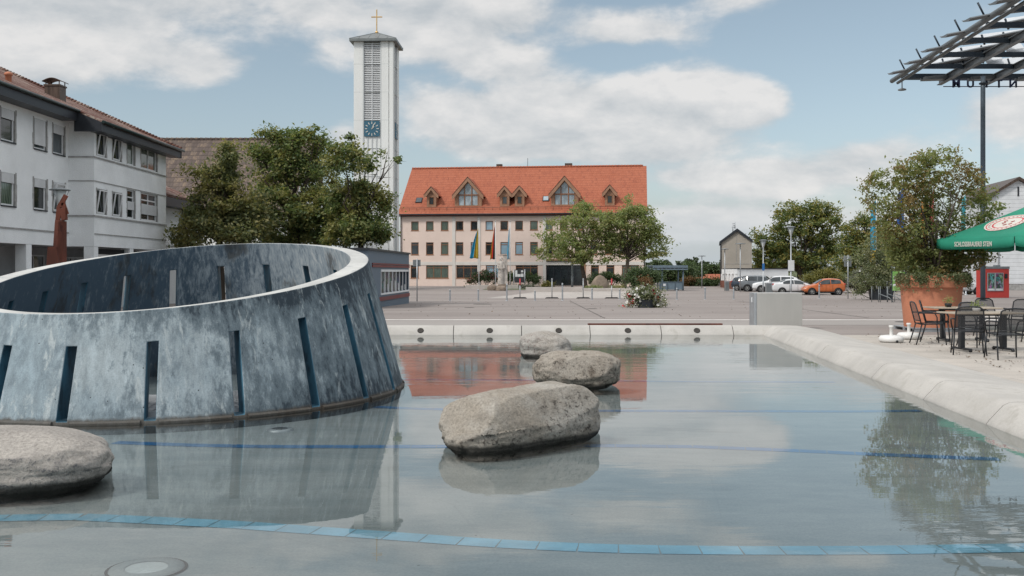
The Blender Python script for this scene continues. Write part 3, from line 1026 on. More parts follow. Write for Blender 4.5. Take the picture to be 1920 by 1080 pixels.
def ring():
    mb = MB(); bm = mb.bm
    hw = .056
    slots = SLOTS
    zb = .0
    def zrim(a, z_guess=1.5):
        z = z_guess
        for _ in range(4): z = rimz(a, rr(z, a))
        return z
    cols = []                       # (angle function, is slot edge)
    for k, a in enumerate(slots):
        a2 = slots[(k + 1) % N] + (2 * PI if k == N - 1 else 0)
        cols.append(lambda z, a=a: a - hw / rr(z, a))
        cols.append(lambda z, a=a: a + hw / rr(z, a))
        for q in range(1, 7):
            t = q / 7
            cols.append(lambda z, a=a, a2=a2, t=t: lerp(a + hw / rr(z, a), a2 - hw / rr(z, a2), t))
    rows = []
    for c in cols:
        a = c(.7); zr = zrim(a); zt = zr - .34
        zs = [-.16, zb] + [lerp(zb, zt, t) for t in (.33, .66)] + [zt, lerp(zt, zr, .5), zr]
        o, i = [], []
        for z in zs:
            an = c(z)
            r = rr(z, an)
            o.append(bm.verts.new((r * math.cos(an), r * math.sin(an), z)))
            zi = z
            i.append(bm.verts.new(((r - TH) * math.cos(an), (r - TH) * math.sin(an), zi)))
        rows.append((o, i))
    nc = len(cols)
    for k in range(nc):
        (o, i), (o2, i2) = rows[k], rows[(k + 1) % nc]
        slot = k % 8 == 0
        for q in range(6):
            if slot and 1 <= q <= 3: continue
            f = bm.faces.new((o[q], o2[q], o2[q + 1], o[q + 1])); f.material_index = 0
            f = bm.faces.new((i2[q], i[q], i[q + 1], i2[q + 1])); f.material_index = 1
        f = bm.faces.new((o[6], o2[6], i2[6], i[6])); f.material_index = 2
        f = bm.faces.new((o2[0], o[0], i[0], i2[0])); f.material_index = 1
        if slot:
            for q in (1, 2, 3):
                f = bm.faces.new((o[q], o[q + 1], i[q + 1], i[q])); f.material_index = 3
                f = bm.faces.new((o2[q + 1], o2[q], i2[q], i2[q + 1])); f.material_index = 3
            f = bm.faces.new((o[1], i[1], i2[1], o2[1])); f.material_index = 3
            f = bm.faces.new((o[4], o2[4], i2[4], i[4])); f.material_index = 3
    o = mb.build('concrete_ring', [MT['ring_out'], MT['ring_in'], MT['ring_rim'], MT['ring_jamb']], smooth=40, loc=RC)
    return o


ring_o = ring()
tag(ring_o, 'large sloping blue stained concrete ring with narrow slots standing in the pool', 'fountain ring')
b = ring_o.modifiers.new('bevel', 'BEVEL'); b.width = .012; b.segments = 2; b.limit_method = 'ANGLE'; b.angle_limit = R(50)
# projecting foot of the ring
mb = MB()
for k in range(N):
    a0 = SLOTS[k] + .030; a1 = (SLOTS[(k + 1) % N] + (2 * PI if k == N - 1 else 0)) - .030
    prev = None
    for q in range(9):
        a = lerp(a0, a1, q / 8); c_, s_ = math.cos(a), math.sin(a); r = rr(0, a)
        cur = [mb.bm.verts.new(((r + e) * c_, (r + e) * s_, z)) for e, z in ((-.04, -.16), (.028, -.16), (.03, -.012), (.018, .002), (-.04, .012))]
        if prev:
            for w in range(4): mb.bm.faces.new((prev[w], prev[w + 1], cur[w + 1], cur[w]))
        else: mb.bm.faces.new(cur)
        prev = cur
    mb.bm.faces.new(prev[::-1])
mb.build('foot', MT['ring_out'], ring_o, smooth=40)
# corrugated grating just inside the front of the ring
mb = MB()
for q in range(14):
    r = 1.25 + q * .11
    prev = None
    for w in range(0, 121):
        a = R(-150 + w)
        c_, s_ = math.cos(a + (.012 if w % 2 else -.012)), math.sin(a + (.012 if w % 2 else -.012))
        cur = [mb.bm.verts.new(((r + e) * c_, (r + e) * s_, z)) for e, z in ((0, .0), (.02, .07), (.06, .07), (.08, .0))]
        if prev:
            for v in range(3): mb.bm.faces.new((prev[v], prev[v + 1], cur[v + 1], cur[v]))
        prev = cur
tag(mb.build('overflow_grating', MT['galv'], loc=RC + Vector((0, 0, -.02))), 'pale corrugated overflow grating on the floor inside the concrete ring', 'grating')


# ------------------------------------------------------------------ boulders
def boulder(name, c, size, yaw, seed, mat, label, slant=0.0, bulge=0.0, sub=6, pw=2.5, amp=.1, tip=0.0, facet=()):
    bm = bmesh.new()
    bmesh.ops.create_icosphere(bm, subdivisions=sub, radius=1)
    for v in bm.verts:
        p = v.co.copy()
        m = (abs(p.x) ** pw + abs(p.y) ** pw + abs(p.z) ** pw) ** (1 / pw)
        p /= m
        q = p + Vector((seed * 3.1, seed * 1.7, seed))
        h = noise.fractal(q * .9, 1.0, 2.0, 3) * amp * 1.5 + noise.fractal(q * 3.2, .9, 2.0, 5) * amp * .42 + noise.fractal(q * 12, .8, 2.0, 3) * amp * .11
        p *= 1 + h
        for nx_, ny_, nz_, dd in facet:       # shave off flat sides
            nrm = Vector((nx_, ny_, nz_)).normalized()
            e = p.dot(nrm) - dd
            if e > 0: p -= nrm * e * .82
        p.z += slant * p.x * (1 if p.z > 0 else .3)
        t = 1 - tip * max(0, p.x)
        p.y *= t; p.z *= t
        v.co = Vector((p.x * size[0] / 2, p.y * size[1] / 2, p.z * size[2] / 2))
    me = bpy.data.meshes.new(name); bm.to_mesh(me); bm.free()
    me.materials.append(mat)
    me.polygons.foreach_set('use_smooth', [True] * len(me.polygons))
    o = bpy.data.objects.new(name, me); COL.objects.link(o)
    o.location = c; o.rotation_euler = (0, 0, yaw)
    return tag(o, label, 'boulder', 'boulders lying in the pool')


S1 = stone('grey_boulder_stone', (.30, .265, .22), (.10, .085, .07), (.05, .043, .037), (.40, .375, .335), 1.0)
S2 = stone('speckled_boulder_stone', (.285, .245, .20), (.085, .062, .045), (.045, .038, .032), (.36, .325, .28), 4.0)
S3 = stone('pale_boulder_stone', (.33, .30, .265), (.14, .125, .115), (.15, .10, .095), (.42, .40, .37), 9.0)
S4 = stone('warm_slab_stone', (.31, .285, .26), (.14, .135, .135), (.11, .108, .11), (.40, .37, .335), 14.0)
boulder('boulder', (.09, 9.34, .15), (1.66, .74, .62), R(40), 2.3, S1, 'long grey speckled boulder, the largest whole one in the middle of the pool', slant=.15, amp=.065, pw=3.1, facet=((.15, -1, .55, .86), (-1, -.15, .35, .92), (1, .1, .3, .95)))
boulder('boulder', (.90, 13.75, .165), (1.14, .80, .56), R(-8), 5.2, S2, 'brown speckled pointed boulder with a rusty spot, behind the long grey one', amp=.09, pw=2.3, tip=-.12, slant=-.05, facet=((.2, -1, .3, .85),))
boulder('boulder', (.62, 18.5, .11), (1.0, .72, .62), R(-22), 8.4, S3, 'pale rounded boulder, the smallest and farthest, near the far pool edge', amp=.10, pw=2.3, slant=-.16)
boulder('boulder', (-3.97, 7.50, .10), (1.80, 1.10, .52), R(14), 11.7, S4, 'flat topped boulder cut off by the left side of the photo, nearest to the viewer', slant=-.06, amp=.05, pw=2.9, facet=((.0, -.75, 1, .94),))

# steel cabinet behind the far coping, rusty strip on the coping
d = 26.3
box = empty('steel_cabinet', (X(1462, d), d, 0), label='plain brushed stainless steel cabinet standing behind the far pool edge', cat='cabinet')
w = X(1506, d) - X(1421, d)
mb = MB(); mb.box(-w / 2, w / 2, 0, .55, .0, Z(549, d)); mb.build('body', MT['steel'], box, bevel=.012)
mb = MB(); mb.box(-w / 2 - .075, -w / 2 - .004, .01, .54, .02, Z(549, d) - .005); mb.build('side_door', MT['galv'], box, bevel=.006)
mb = MB(); mb.obox((-w / 2 - .09, .2, .78), (.03, .05, .13)); mb.build('handle', MT['white_paint'], box, bevel=.008)
mb = MB(); mb.box(1.90, 5.27, PF + .50, PF + .62, .17, .235)
tag(mb.build('rusty_edge_strip', MT['corten'], bevel=.006), 'long flat rusty steel strip lying on the far pool coping', 'steel strip')
# ------------------------------------------------------------------ windows shared by the buildings
def window(parent, x0, x1, z0, z1, y, fmat, pmat, mull=(), transom=None, fw=.07, sill=None, shutter=0.0, tilt=False, label=None, depth=.06, sash=True):
    """A framed window in an opening; y is the plane the frame stands in (the viewer is at -y)."""
    mb = MB()
    mb.box(x0, x1, y, y + depth, z0, z0 + fw); mb.box(x0, x1, y, y + depth, z1 - fw, z1)
    mb.box(x0, x0 + fw, y, y + depth, z0 + fw, z1 - fw); mb.box(x1 - fw, x1, y, y + depth, z0 + fw, z1 - fw)
    for m_ in mull:
        c = lerp(x0, x1, m_); mb.box(c - fw * .45, c + fw * .45, y + .003, y + depth - .003, z0 + fw, z1 - fw)
    if transom:
        c = lerp(z0, z1, transom); mb.box(x0 + fw, x1 - fw, y - .004, y + depth - .006, c - fw * .45, c + fw * .45)
    fr = mb.build('window', fmat, parent, label=label)
    mb = MB(); mb.face([(x0 + fw * .5, y + depth * .6, z0 + fw * .5), (x1 - fw * .5, y + depth * .6, z0 + fw * .5), (x1 - fw * .5, y + depth * .6, z1 - fw * .5), (x0 + fw * .5, y + depth * .6, z1 - fw * .5)])
    mb.build('pane', pmat, fr)
    if tilt:       # sash tipped open at the top
        mb = MB(); a, b = x0 + fw * 1.1, x1 - fw * 1.1; c, e = z0 + fw * 1.1, z1 - fw * 1.1
        k = -.17
        for p, q in (((a, y - .01, c), (a + .02, y + k, e)), ((b, y - .01, c), (b - .02, y + k, e)), ((a, y - .01, c), (b, y - .01, c)), ((a + .02, y + k, e), (b - .02, y + k, e))):
            mb.bar(p, q, .06, .05, (0, 1, 0))
        mb.build('tilted_sash', fmat, fr)
    if shutter:
        zz = z1 - (z1 - z0) * shutter
        mb = MB(); mb.box(x0 + .03, x1 - .03, y - .055, y - .02, zz, z1 - .004)
        mb.build('roller_shutter', MT['shutter'], fr)
    if sill:
        mb = MB(); mb.box(x0 - .06, x1 + .06, sill[0], y + .01, z0 - .06, z0 - .004); mb.build('sill', sill[1], fr)
    return fr


# ------------------------------------------------------------------ long white building on the left
hb = empty('white_office_building', (-20.8, 46.7, 0), R(90), 'long white roughcast building with brown tiled roof and arcade on the left', 'building')
main_w = []
for dc, lo, up in ((33.2, .4, .3), (36.2, .3, .6), (38.3, .35, .3), (41.1, .30, .30), (43.9, .28, .86), (45.7, .25, .30)):
    u = dc - 46.7
    main_w.append((u - .58, u + .58, 6.9, 8.22, up)); main_w.append((u - .58, u + .58, 4.25, 5.6, lo))
mb = MB()
wall(mb, .0, 2.7, 8.9, [w[:4] for w in main_w], .14, 0.0, -18, 1)
mb.mi = 1
for x0, x1, z0, z1, s in main_w:       # bare plaster borders beside each window
    for e in (-1, 1):
        for q in range(6):
            a, b = lerp(z0 - .05, z1 + .06, q / 6), lerp(z0 - .05, z1 + .06, (q + 1) / 6)
            ww = .13 + random.uniform(-.03, .03)
            xx = x0 if e < 0 else x1
            mb.face([(xx, -.004, a), (xx + e * ww, -.004, a), (xx + e * ww, -.004, b), (xx, -.004, b)])
mb.mi = 0
mb.face([(0, 0, 2.7), (0, -1.2, 2.7), (0, -1.2, 8.55), (0, 0, 8.9)])     # short face of the bay towards the square
bay_up = [(46.9, 48.1, 0), (48.75, 49.95, 0), (50.6, 51.75, 0), (52.5, 55.0, 1)]
bay_w = [(a - 46.7, b - 46.7, 7.0, 8.12) for a, b, q in bay_up] + [(a - 46.7, b - 46.7, 4.25, 5.45 if i < 2 else 5.72) for i, (a, b, q) in enumerate(bay_up)]
wall(mb, 9.7, 2.7, 8.5, [(a + .12, b, c, e) for a, b, c, e in bay_w], .14, -1.2, 0, 1)
mb.mi = 1
for a, b, c, e in bay_w:
    for q in range(6):
        lo, hi = lerp(c, e + .03, q / 6), lerp(c, e + .03, (q + 1) / 6)
        for s_, xx in ((-1, a + .12), (1, b)):
            ww = .10 + random.uniform(-.025, .03)
            mb.face([(xx, -1.204, lo), (xx + s_ * ww, -1.204, lo), (xx + s_ * ww, -1.204, hi), (xx, -1.204, hi)])
mb.mi = 0
mb.face([(9.7, -1.2, 2.7), (9.7, 8, 2.7), (9.7, 8, 12.5), (9.7, -1.2, 8.5)])
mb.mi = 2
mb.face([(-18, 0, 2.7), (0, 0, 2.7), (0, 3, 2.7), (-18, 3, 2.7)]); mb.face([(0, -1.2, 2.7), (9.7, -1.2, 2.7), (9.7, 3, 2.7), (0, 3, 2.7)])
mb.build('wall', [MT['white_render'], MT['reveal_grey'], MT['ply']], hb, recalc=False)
glz = [MT['glass_mid'], MT['glass_dark'], MT['glass_green'], MT['glass_mid'], MT['glass_dark']]
for i, (x0, x1, z0, z1, s) in enumerate(main_w):
    window(hb, x0 + .04, x1 - .04, z0, z1, .06, MT['white_paint'], glz[i % 5], shutter=s, tilt=(i % 3 == 2 and s < .5), sill=(-.05, MT['fascia']))
for i, (a, b, c, e) in enumerate(bay_w):
    dbl = i % 4 == 3
    low = i >= 4
    window(hb, a + .16, b - .04, c, e, -1.13, MT['white_paint'], MT['glass_green'] if i % 4 >= 2 and not low else MT['glass_dark'], mull=(.5,) if dbl else (), transom=.74 if (low and i % 4 >= 2) else None, tilt=i % 4 < 2)
for x0, zz in ((5.0, .34), (6.0, .22)):
    mb = MB(); c, e = 4.25 + .1 + zz, 5.30
    xa, xb = (50.6 - 46.7 + .2, 51.75 - 46.7 - .08) if x0 == 5.0 else (52.5 - 46.7 + .2, 55.0 - 46.7 - .08)
    mb.box(xa, xb, -1.19, -1.15, c, e - .18); mb.build('roller_shutter', MT['shutter'], hb)
# dark ledges
mb = MB()
for zz, h, p in ((6.93, .06, .06), (5.80, .04, .035), (4.17, .07, .06)):
    mb.box(0.0, 9.72, -1.2 - p, -1.2, zz - h, zz)
    mb.box(-p, 0.0, -1.2 - p, 0, zz - h, zz)
mb.box(-18, -.06, -.05, -.002, 3.30, 3.36)
mb.box(0.02, 9.72, -1.24, -1.2, 3.28, 3.32)
mb.build('ledge', MT['reveal_grey'], hb)
# arcade
for x0, y0 in ((-9.9, 0.0), (-4.05, 0.0), (0.0, -1.2), (4.4, -1.2), (8.9, -1.2)):
    mb = MB(); mb.box(x0 + .01, x0 + .5, y0 + .01, y0 + .5, -.5, 2.7); mb.build('arcade_column', MT['white_render'], hb, bevel=.02)
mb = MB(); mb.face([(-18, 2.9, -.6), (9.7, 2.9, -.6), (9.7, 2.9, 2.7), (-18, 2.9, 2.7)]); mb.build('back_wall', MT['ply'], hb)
for x0, x1, z0, z1, gl in ((-9.2, -7.6, -.2, 2.2, 'glass_dark'), (-6.2, -4.9, .9, 2.3, 'glass_dark'), (-2.6, -1.2, -.2, 2.3, 'glass_dark'), (1.3, 3.6, .2, 2.35, 'glass_dark'), (5.3, 8.2, .3, 2.3, 'glass_mid')):
    window(hb, x0, x1, z0, z1, 2.82, MT['white_paint'], MT[gl], mull=(.5,), fw=.08)
mb = MB(); mb.box(-9.4, -5.2, .6, .66, -.4, .9); mb.build('low_screen', MT['dark'], hb)
mb = MB(); mb.box(.9, 9.4, -.9, -.84, 2.35, 2.62); mb.build('awning_rail', MT['dark'], hb)
# roof
SL = .445
mb = MB()
mb.prism([(-.74, 9.0), (9.9, 9.0 + 10.64 * SL), (9.9, 8.86 + 10.64 * SL), (-.74, 8.86)], -18, 10.5, 'x')
mb.prism([(-1.84, 9.0 - 1.1 * SL), (-.742, 8.999), (-.742, 8.861), (-1.84, 8.86 - 1.1 * SL)], -.7, 10.5, 'x')
mb.prism([(9.9, 9.0 + 10.64 * SL), (20.5, 9.0), (20.5, 8.86), (9.9, 8.86 + 10.64 * SL)], -18, 10.5, 'x')
roof = mb.build('roof', MT['roof_brown'], hb)
mb = MB()
mb.box(-18, -.7, -.72, -.62, 8.48, 8.88); mb.box(-18, -.7, -.62, 0.0, 8.48, 8.52)
mb.box(-.6, 10.4, -1.82, -1.72, 8.02, 8.42); mb.box(-.6, 10.4, -1.72, -1.2, 8.02, 8.06)
mb.prism([(-1.86, 8.0), (-.58, 8.0), (-.58, 8.95), (-1.86, 8.42)], -.74, -.62, 'x')
mb.prism([(-1.84, 8.0), (-1.2, 8.05), (9.9, 13.25), (9.9, 13.7), (-1.84, 8.45)], 10.4, 10.47, 'x')
mb.build('fascia', MT['fascia'], roof)
mb = MB(); mb.tube((-18, -.80, 8.93), (-.72, -.80, 8.93), .075); mb.tube((-.72, -1.92, 8.44), (10.6, -1.92, 8.44), .075)
mb.build('gutter', MT['gutter'], roof)
mb = MB()
for k in range(66):       # verge tiles, half round
    t = k / 66
    y0, y1 = lerp(-1.84, 9.9, t), lerp(-1.84, 9.9, (k + 1.12) / 66)
    mb.path([(10.42, y0, 9.02 + (y0 + .74) * SL + .05), (10.42, y1, 9.02 + (y1 + .74) * SL + .01)], [.10, .085], 6)
for k in range(60):       # ridge tiles
    x0 = -18 + k * .475
    mb.path([(x0, 9.9, 9.06 + 10.64 * SL), (x0 + .5, 9.9, 9.03 + 10.64 * SL)], [.15, .13], 8)
mb.build('ridge_tile', MT['roof_brown'], roof)
ch = MB(); ch.box(2.6, 3.3, 1.6, 2.35, 9.6, 10.72); ch.box(2.56, 3.34, 1.56, 2.39, 10.721, 10.80)
ch = ch.build('chimney', MT['copper'], roof)
mb = MB()
arc = [(1.50 + .95 * t / 10, 10.96 + .16 * math.sin(PI * t / 10)) for t in range(11)]
mb.prism(arc + [(y_, z_ - .035) for y_, z_ in arc[::-1]], 2.52, 3.38, 'x')
for x0 in (2.62, 3.24):
    for y0 in (1.62, 2.28): mb.box(x0, x0 + .04, y0, y0 + .04, 10.80, 11.0)
mb.build('chimney_cap', MT['copper'], ch)
mb = MB(); mb.lathe([(.13, -.3), (.13, .22), (.17, .24), (.17, .32), (.08, .38), (0, .38)], 14)
mb.build('roof_vent', MT['terracotta'], roof, loc=(-3.6, 1.0, 9.78))
# lower wing
wing = empty('lower_white_wing', (-20.8, 56.5, 0), R(90), 'low white side wing with brown tiled roof beyond the long white building', 'building')
mb = MB()
wall(mb, 5.9, -.5, 5.6, [(.9, 2.2, 3.6, 5.0)], .14, -.4, 0.0)
mb.face([(5.9, -.4, -.5), (5.9, 6, -.5), (5.9, 6, 7.4), (5.9, -.4, 5.6)])
mb.build('wall', MT['white_render'], wing, recalc=False)
window(wing, .9, 2.2, 3.6, 5.0, -.3, MT['white_paint'], MT['glass_mid'], mull=(.5,), sill=(-.45, MT['fascia']))
mb = MB(); mb.box(.03, 5.9, -.44, -.4, 3.0, 3.06); mb.build('ledge', MT['reveal_grey'], wing)
mb = MB(); mb.prism([(-1.1, 5.95), (5, 5.95 + 6.1 * SL), (5, 5.82 + 6.1 * SL), (-1.1, 5.82)], .05, 6.6, 'x'); rf = mb.build('roof', MT['roof_brown'], wing)
mb = MB(); mb.box(.05, 6.5, -1.08, -.98, 5.30, 5.80); mb.box(.05, 6.5, -.98, -.4, 5.30, 5.34); mb.prism([(-1.1, 5.28), (-.4, 5.3), (5, 8.2), (5, 8.65), (-1.1, 5.88)], 6.5, 6.56, 'x'); mb.build('fascia', MT['fascia'], rf)

# ------------------------------------------------------------------ church hall and tower
cx0, cx1 = X(120, 92), X(548, 92)
chh = empty('church_hall', ((cx0 + cx1) / 2, 92, -.45), 0, 'white church hall with a huge grey brown tiled roof behind the left trees', 'church')
hw_ = (cx1 - cx0) / 2
mb = MB()
wins = [(-hw_ + 2.0 + 3.2 * k, -hw_ + 3.2 + 3.2 * k, 2.2, 5.6) for k in range(6)]
wall(mb, hw_ - .5, 0, 7.6, wins, .2, 0, -hw_ + .5)
for s in (-1, 1):
    mb.face([(s * (hw_ - .5), 0, 0), (s * (hw_ - .5), 20, 0), (s * (hw_ - .5), 20, 7.6), (s * (hw_ - .5), 10, 15.0), (s * (hw_ - .5), 0, 7.6)])
mb.build('wall', MT['tower_white'], chh, recalc=False)
for w in wins: window(chh, *w, .12, MT['white_paint'], MT['glass_mid'], mull=(.5,), transom=.6, fw=.1)
mb = MB()
mb.prism([(-.9, 7.15), (9.9, 15.45), (9.9, 15.2), (-.9, 6.9)], -hw_, hw_, 'x')
mb.prism([(9.9, 15.45), (20.7, 7.15), (20.7, 6.9), (9.9, 15.2)], -hw_, hw_, 'x')
rf = mb.build('roof', MT['roof_church'], chh)
mb = MB(); mb.tube((-hw_, -1.0, 7.0), (hw_, -1.0, 7.0), .1); mb.build('gutter', MT['fascia'], rf)
mb = MB()
for k in range(int(2 * hw_ / .5)):
    x0 = -hw_ + k * .5
    mb.path([(x0, 9.9, 15.50), (x0 + .52, 9.9, 15.46)], [.17, .15], 8)
mb.build('ridge_tile', MT['roof_church'], rf)

D = 110.0
sx0, sx1 = X(663, D), X(737, D)
tw = empty('church_tower', ((sx0 + sx1) / 2, D, g(D)), R(-2.2), 'tall white church tower with blue clocks and a golden cross', 'tower')
H = Z(77, D) - g(D); hw = (sx1 - sx0) / 2; S = 2 * hw
zl0, zl1 = Z(229, D) - g(D), Z(80, D) - g(D)
zc0, zc1 = Z(256, D) - g(D), Z(227, D) - g(D)
rc0, rc1 = -hw + (681 - 663) / 74 * S, -hw + (714 - 663) / 74 * S
mb = MB()
mb.mi = 1
mb.box(-hw + .35, hw - .35, .35, S - .35, 0, H)
mb.mi = 0
for rot in range(4):
    m4 = Matrix.Translation((0, S / 2, 0)) @ Matrix.Rotation(rot * PI / 2, 4, 'Z') @ Matrix.Translation((0, -S / 2, 0))
    q = MB()
    q.box(-hw, rc0, 0, .5, 0, H); q.box(rc1, hw - .42, 0, .5, 0, H)
    q.box(rc0, rc1, .06, .33, 0, zl0 - .02)
    q.mi = 1; q.box(rc0 - .055, rc0 + .055, -.012, .055, 0, H - .1); q.box(rc1 - .055, rc1 + .055, -.012, .055, 0, H - .1); q.mi = 0
    for k in range(1, 4):
        c = lerp(rc0, rc1, k / 4); q.mi = 1; q.box(c - .05, c + .05, .0, .058, 0, zc0 - .02); q.mi = 0
    q.bm.transform(m4)
    me = bpy.data.meshes.new('tmp'); q.bm.to_mesh(me); q.bm.free(); mb.bm.from_mesh(me); bpy.data.meshes.remove(me)
shaft = mb.build('shaft', [MT['tower_white'], MT['tower_grey']], tw)
mb = MB()
for zz in np.arange(3.2, H, 3.1):
    mb.box(-hw - .004, hw - .415, -.004, .2, zz, zz + .03); mb.box(hw - .2, hw + .006, .42, S + .004, zz, zz + .03)
mb.build('panel_joint', MT['tower_grey'], shaft)
for face in (0, 1):
    m4 = Matrix.Translation((0, S / 2, 0)) @ Matrix.Rotation(face * PI / 2, 4, 'Z') @ Matrix.Translation((0, -S / 2, 0))
    mb = MB(); k = zl0 + .05
    while k < zl1 - .1:
        mb.hexa([(rc0 + .03, .10, k), (rc1 - .03, .10, k), (rc1 - .03, .30, k + .1), (rc0 + .03, .30, k + .1),
                 (rc0 + .03, .10, k + .065), (rc1 - .03, .10, k + .065), (rc1 - .03, .30, k + .165), (rc0 + .03, .30, k + .165)])
        k += .20
    for t in (.0, .5, 1):
        c = lerp(rc0 + .05, rc1 - .05, t); mb.box(c - .04, c + .04, .045, .095, zl0, zl1)
    mb.xf(m4); mb.build('louvre', MT['white_paint'], tw)
    ccx, ccz, hs_ = (rc0 + rc1) / 2, (zc0 + zc1) / 2, (zc1 - zc0) / 2
    mb = MB(); mb.box(ccx - hs_, ccx + hs_, -.10, -.02, zc0, zc1); mb.xf(m4)
    ck = mb.build('clock', MT['clock_face'], tw)
    for h in range(12):
        mb = MB(); a = h * PI / 6
        mb.obox((ccx + math.sin(a) * hs_ * .76, -.115, ccz + math.cos(a) * hs_ * .76), (.085, .02, hs_ * .3), Matrix.Rotation(a, 3, 'Y'))
        mb.xf(m4); mb.build('hour_mark', MT['cream_print'], ck)
    for a, l, w in ((R(26), .72, .09), (R(40), .45, .12)):
        mb = MB(); mb.obox((ccx + math.sin(a) * hs_ * l * .4, -.14, ccz + math.cos(a) * hs_ * l * .4), (w, .02, hs_ * l), Matrix.Rotation(a, 3, 'Y'))
        mb.xf(m4); mb.build('clock_hand', MT['cream_print'], ck)
mb = MB(); ov = .42
b4 = [(-hw - ov, -ov), (hw + ov, -ov), (hw + ov, S + ov), (-hw - ov, S + ov)]
mb.hexa([(x, y, H - .05) for x, y in b4] + [(x, y, H + .22) for x, y in b4])
apex = (0, S / 2, H + 1.45)
v4 = [(x, y, H + .224) for x, y in b4]
for i in range(4): mb.face([v4[i], v4[(i + 1) % 4], apex])
rf = mb.build('roof', MT['tower_roof'], tw)
mb = MB()
for i in range(4):
    A, B = Vector(v4[i]), Vector(v4[(i + 1) % 4]); T = Vector(apex)
    mb.bar(A, T, .07, .07)
    for t in (.2, .4, .6, .8):
        p = A.lerp(B, t); e = 1 - abs(2 * t - 1)
        mb.bar(p + Vector((0, 0, .01)), p + (T - A.lerp(B, .5)) * e, .045, .045)
mb.build('standing_seam', MT['tower_roof'], rf)
mb = MB(); cz = H + 1.40; top = Z(18, D + 2.2) - g(D)
mb.box(-.055, .055, S / 2 - .055, S / 2 + .055, cz, top); mb.box(-.62, .62, S / 2 - .05, S / 2 + .05, lerp(cz, top, .66), lerp(cz, top, .66) + .12)
mb.lathe([(.0, .22), (.17, .12), (.2, 0), (.14, -.12), (.0, -.2)], 14, (0, S / 2, cz + .05))
mb.build('cross', MT['gold'], tw, bevel=.01)

# ------------------------------------------------------------------ kiosk
A, B = Vector((-6.91, 47.8)), Vector((-6.31, 61.0))
L = (B - A).length
ki = empty('flat_roofed_kiosk', (A.x, A.y, g(50)), math.atan2(B.y - A.y, B.x - A.x), 'blue grey flat roofed kiosk with red stripes and a long display window', 'kiosk')
zt = 2.56 - g(50)
mb = MB()
wall(mb, L, -.3, zt, [(3.4, L - .08, .60, 1.92)], .5)
mb.face([(0, 0, -.3), (0, 5.5, -.3), (0, 5.5, zt), (0, 0, zt)]); mb.face([(L, 0, -.3), (L, 5.5, -.3), (L, 5.5, zt), (L, 0, zt)])
mb.face([(0, 5.5, -.3), (L, 5.5, -.3), (L, 5.5, zt), (0, 5.5, zt)])
mb.build('wall', MT['kiosk'], ki)
mb = MB(); mb.box(-.12, L + .05, -.10, 5.6, zt, zt + .10); mb.build('roof', MT['fascia'], ki)
mb = MB(); mb.box(1.0, L - .02, -.05, -.004, 2.03, 2.14); mb.box(1.0, L - .02, -.05, -.004, 2.17, 2.24); mb.box(1.0, L - .02, -.05, -.004, .30, .50); mb.build('red_trim', MT['red_stripe'], ki)
mb = MB()
mb.box(3.4, L - .08, -.04, .02, .60, .70); mb.box(3.4, L - .08, -.04, .02, 1.80, 1.92)
for k in range(9):
    c = lerp(3.45, L - .12, k / 8); mb.box(c - .028, c + .028, -.03, .02, .70, 1.80)
dw = mb.build('display_window', MT['white_paint'], ki)
mb = MB(); mb.face([(3.4, .48, .6), (L - .1, .48, .6), (L - .1, .48, 1.92), (3.4, .48, 1.92)]); mb.build('magazine_shelf', MT['goods'], dw)
mb = MB()
for k in range(8):
    c = lerp(3.45, L - .12, (k + .5) / 8); w = random.uniform(.12, .3)
    mb.box(c - w, c + w, .12, .16, .72, .72 + random.uniform(.25, .6))
mb.build('display_card', MT['sign_white'], dw)

# ------------------------------------------------------------------ rusty sculpture in the arcade court, lamp behind
d = 33.0
sc = empty('rusty_steel_sculpture', (X(108, d), d, g(d)), 0, 'tall twisted rusty steel sculpture in front of the white arcade', 'sculpture')
def zz(y): return Z(y, d) - g(d)
def xx(x): return X(x, d) - X(108, d)
mb = MB()
mb.hexa([(xx(96), -.25, 0), (xx(112), -.42, 0), (xx(119), .25, 0), (xx(97), .25, 0), (xx(106), -.12, zz(413)), (xx(115), -.22, zz(415)), (xx(123), .1, zz(415)), (xx(107), .1, zz(411))])
mb.build('column', MT['corten'], sc, bevel=.01)
mb = MB()
mb.hexa([(xx(117), -.10, zz(414)), (xx(125), -.10, zz(412)), (xx(126), .06, zz(412)), (xx(118), .06, zz(414)), (xx(113), -.08, zz(392)), (xx(124), -.08, zz(389)), (xx(125), .06, zz(389)), (xx(114), .06, zz(392))])
mb.build('block', MT['corten'], sc, bevel=.01)
mb = MB()
mb.bar((xx(108), 0, zz(418)), (xx(111), 0, zz(388)), .05, .16); mb.bar((xx(111), 0, zz(389)), (xx(124), 0, zz(366)), .05, .16); mb.bar((xx(118), 0, zz(380)), (xx(125.5), 0, zz(402)), .05, .14)
mb.build('wing', MT['corten'], sc, bevel=.008)
mb = MB(); mb.hexa([(xx(94), -.3, zz(505)), (xx(120), -.3, zz(505)), (xx(120), -.2, zz(505)), (xx(94), -.2, zz(505)), (xx(97), -.3, zz(463)), (xx(113), -.3, zz(463)), (xx(113), -.22, zz(463)), (xx(97), -.22, zz(463))])
mb.build('foot_plate', MT['corten'], sc, bevel=.008)
# ------------------------------------------------------------------ town hall
TA, TB = Vector((-14.7, 131.0)), Vector((17.02, 127.1))
TL = (TB - TA).length
TY = math.atan2(TB.y - TA.y, TB.x - TA.x)
TZ = -.42


def tu(x):
    """Distance along the town hall front seen in column x."""
    t = (x - 960) / F
    c, s = math.cos(TY), math.sin(TY)
    return (t * TA.y - TA.x) / (c - t * s)


def tz(x, y, back=0.0):
    dd = TA.y + math.sin(TY) * tu(x) + back
    return Z(y, dd) - TZ


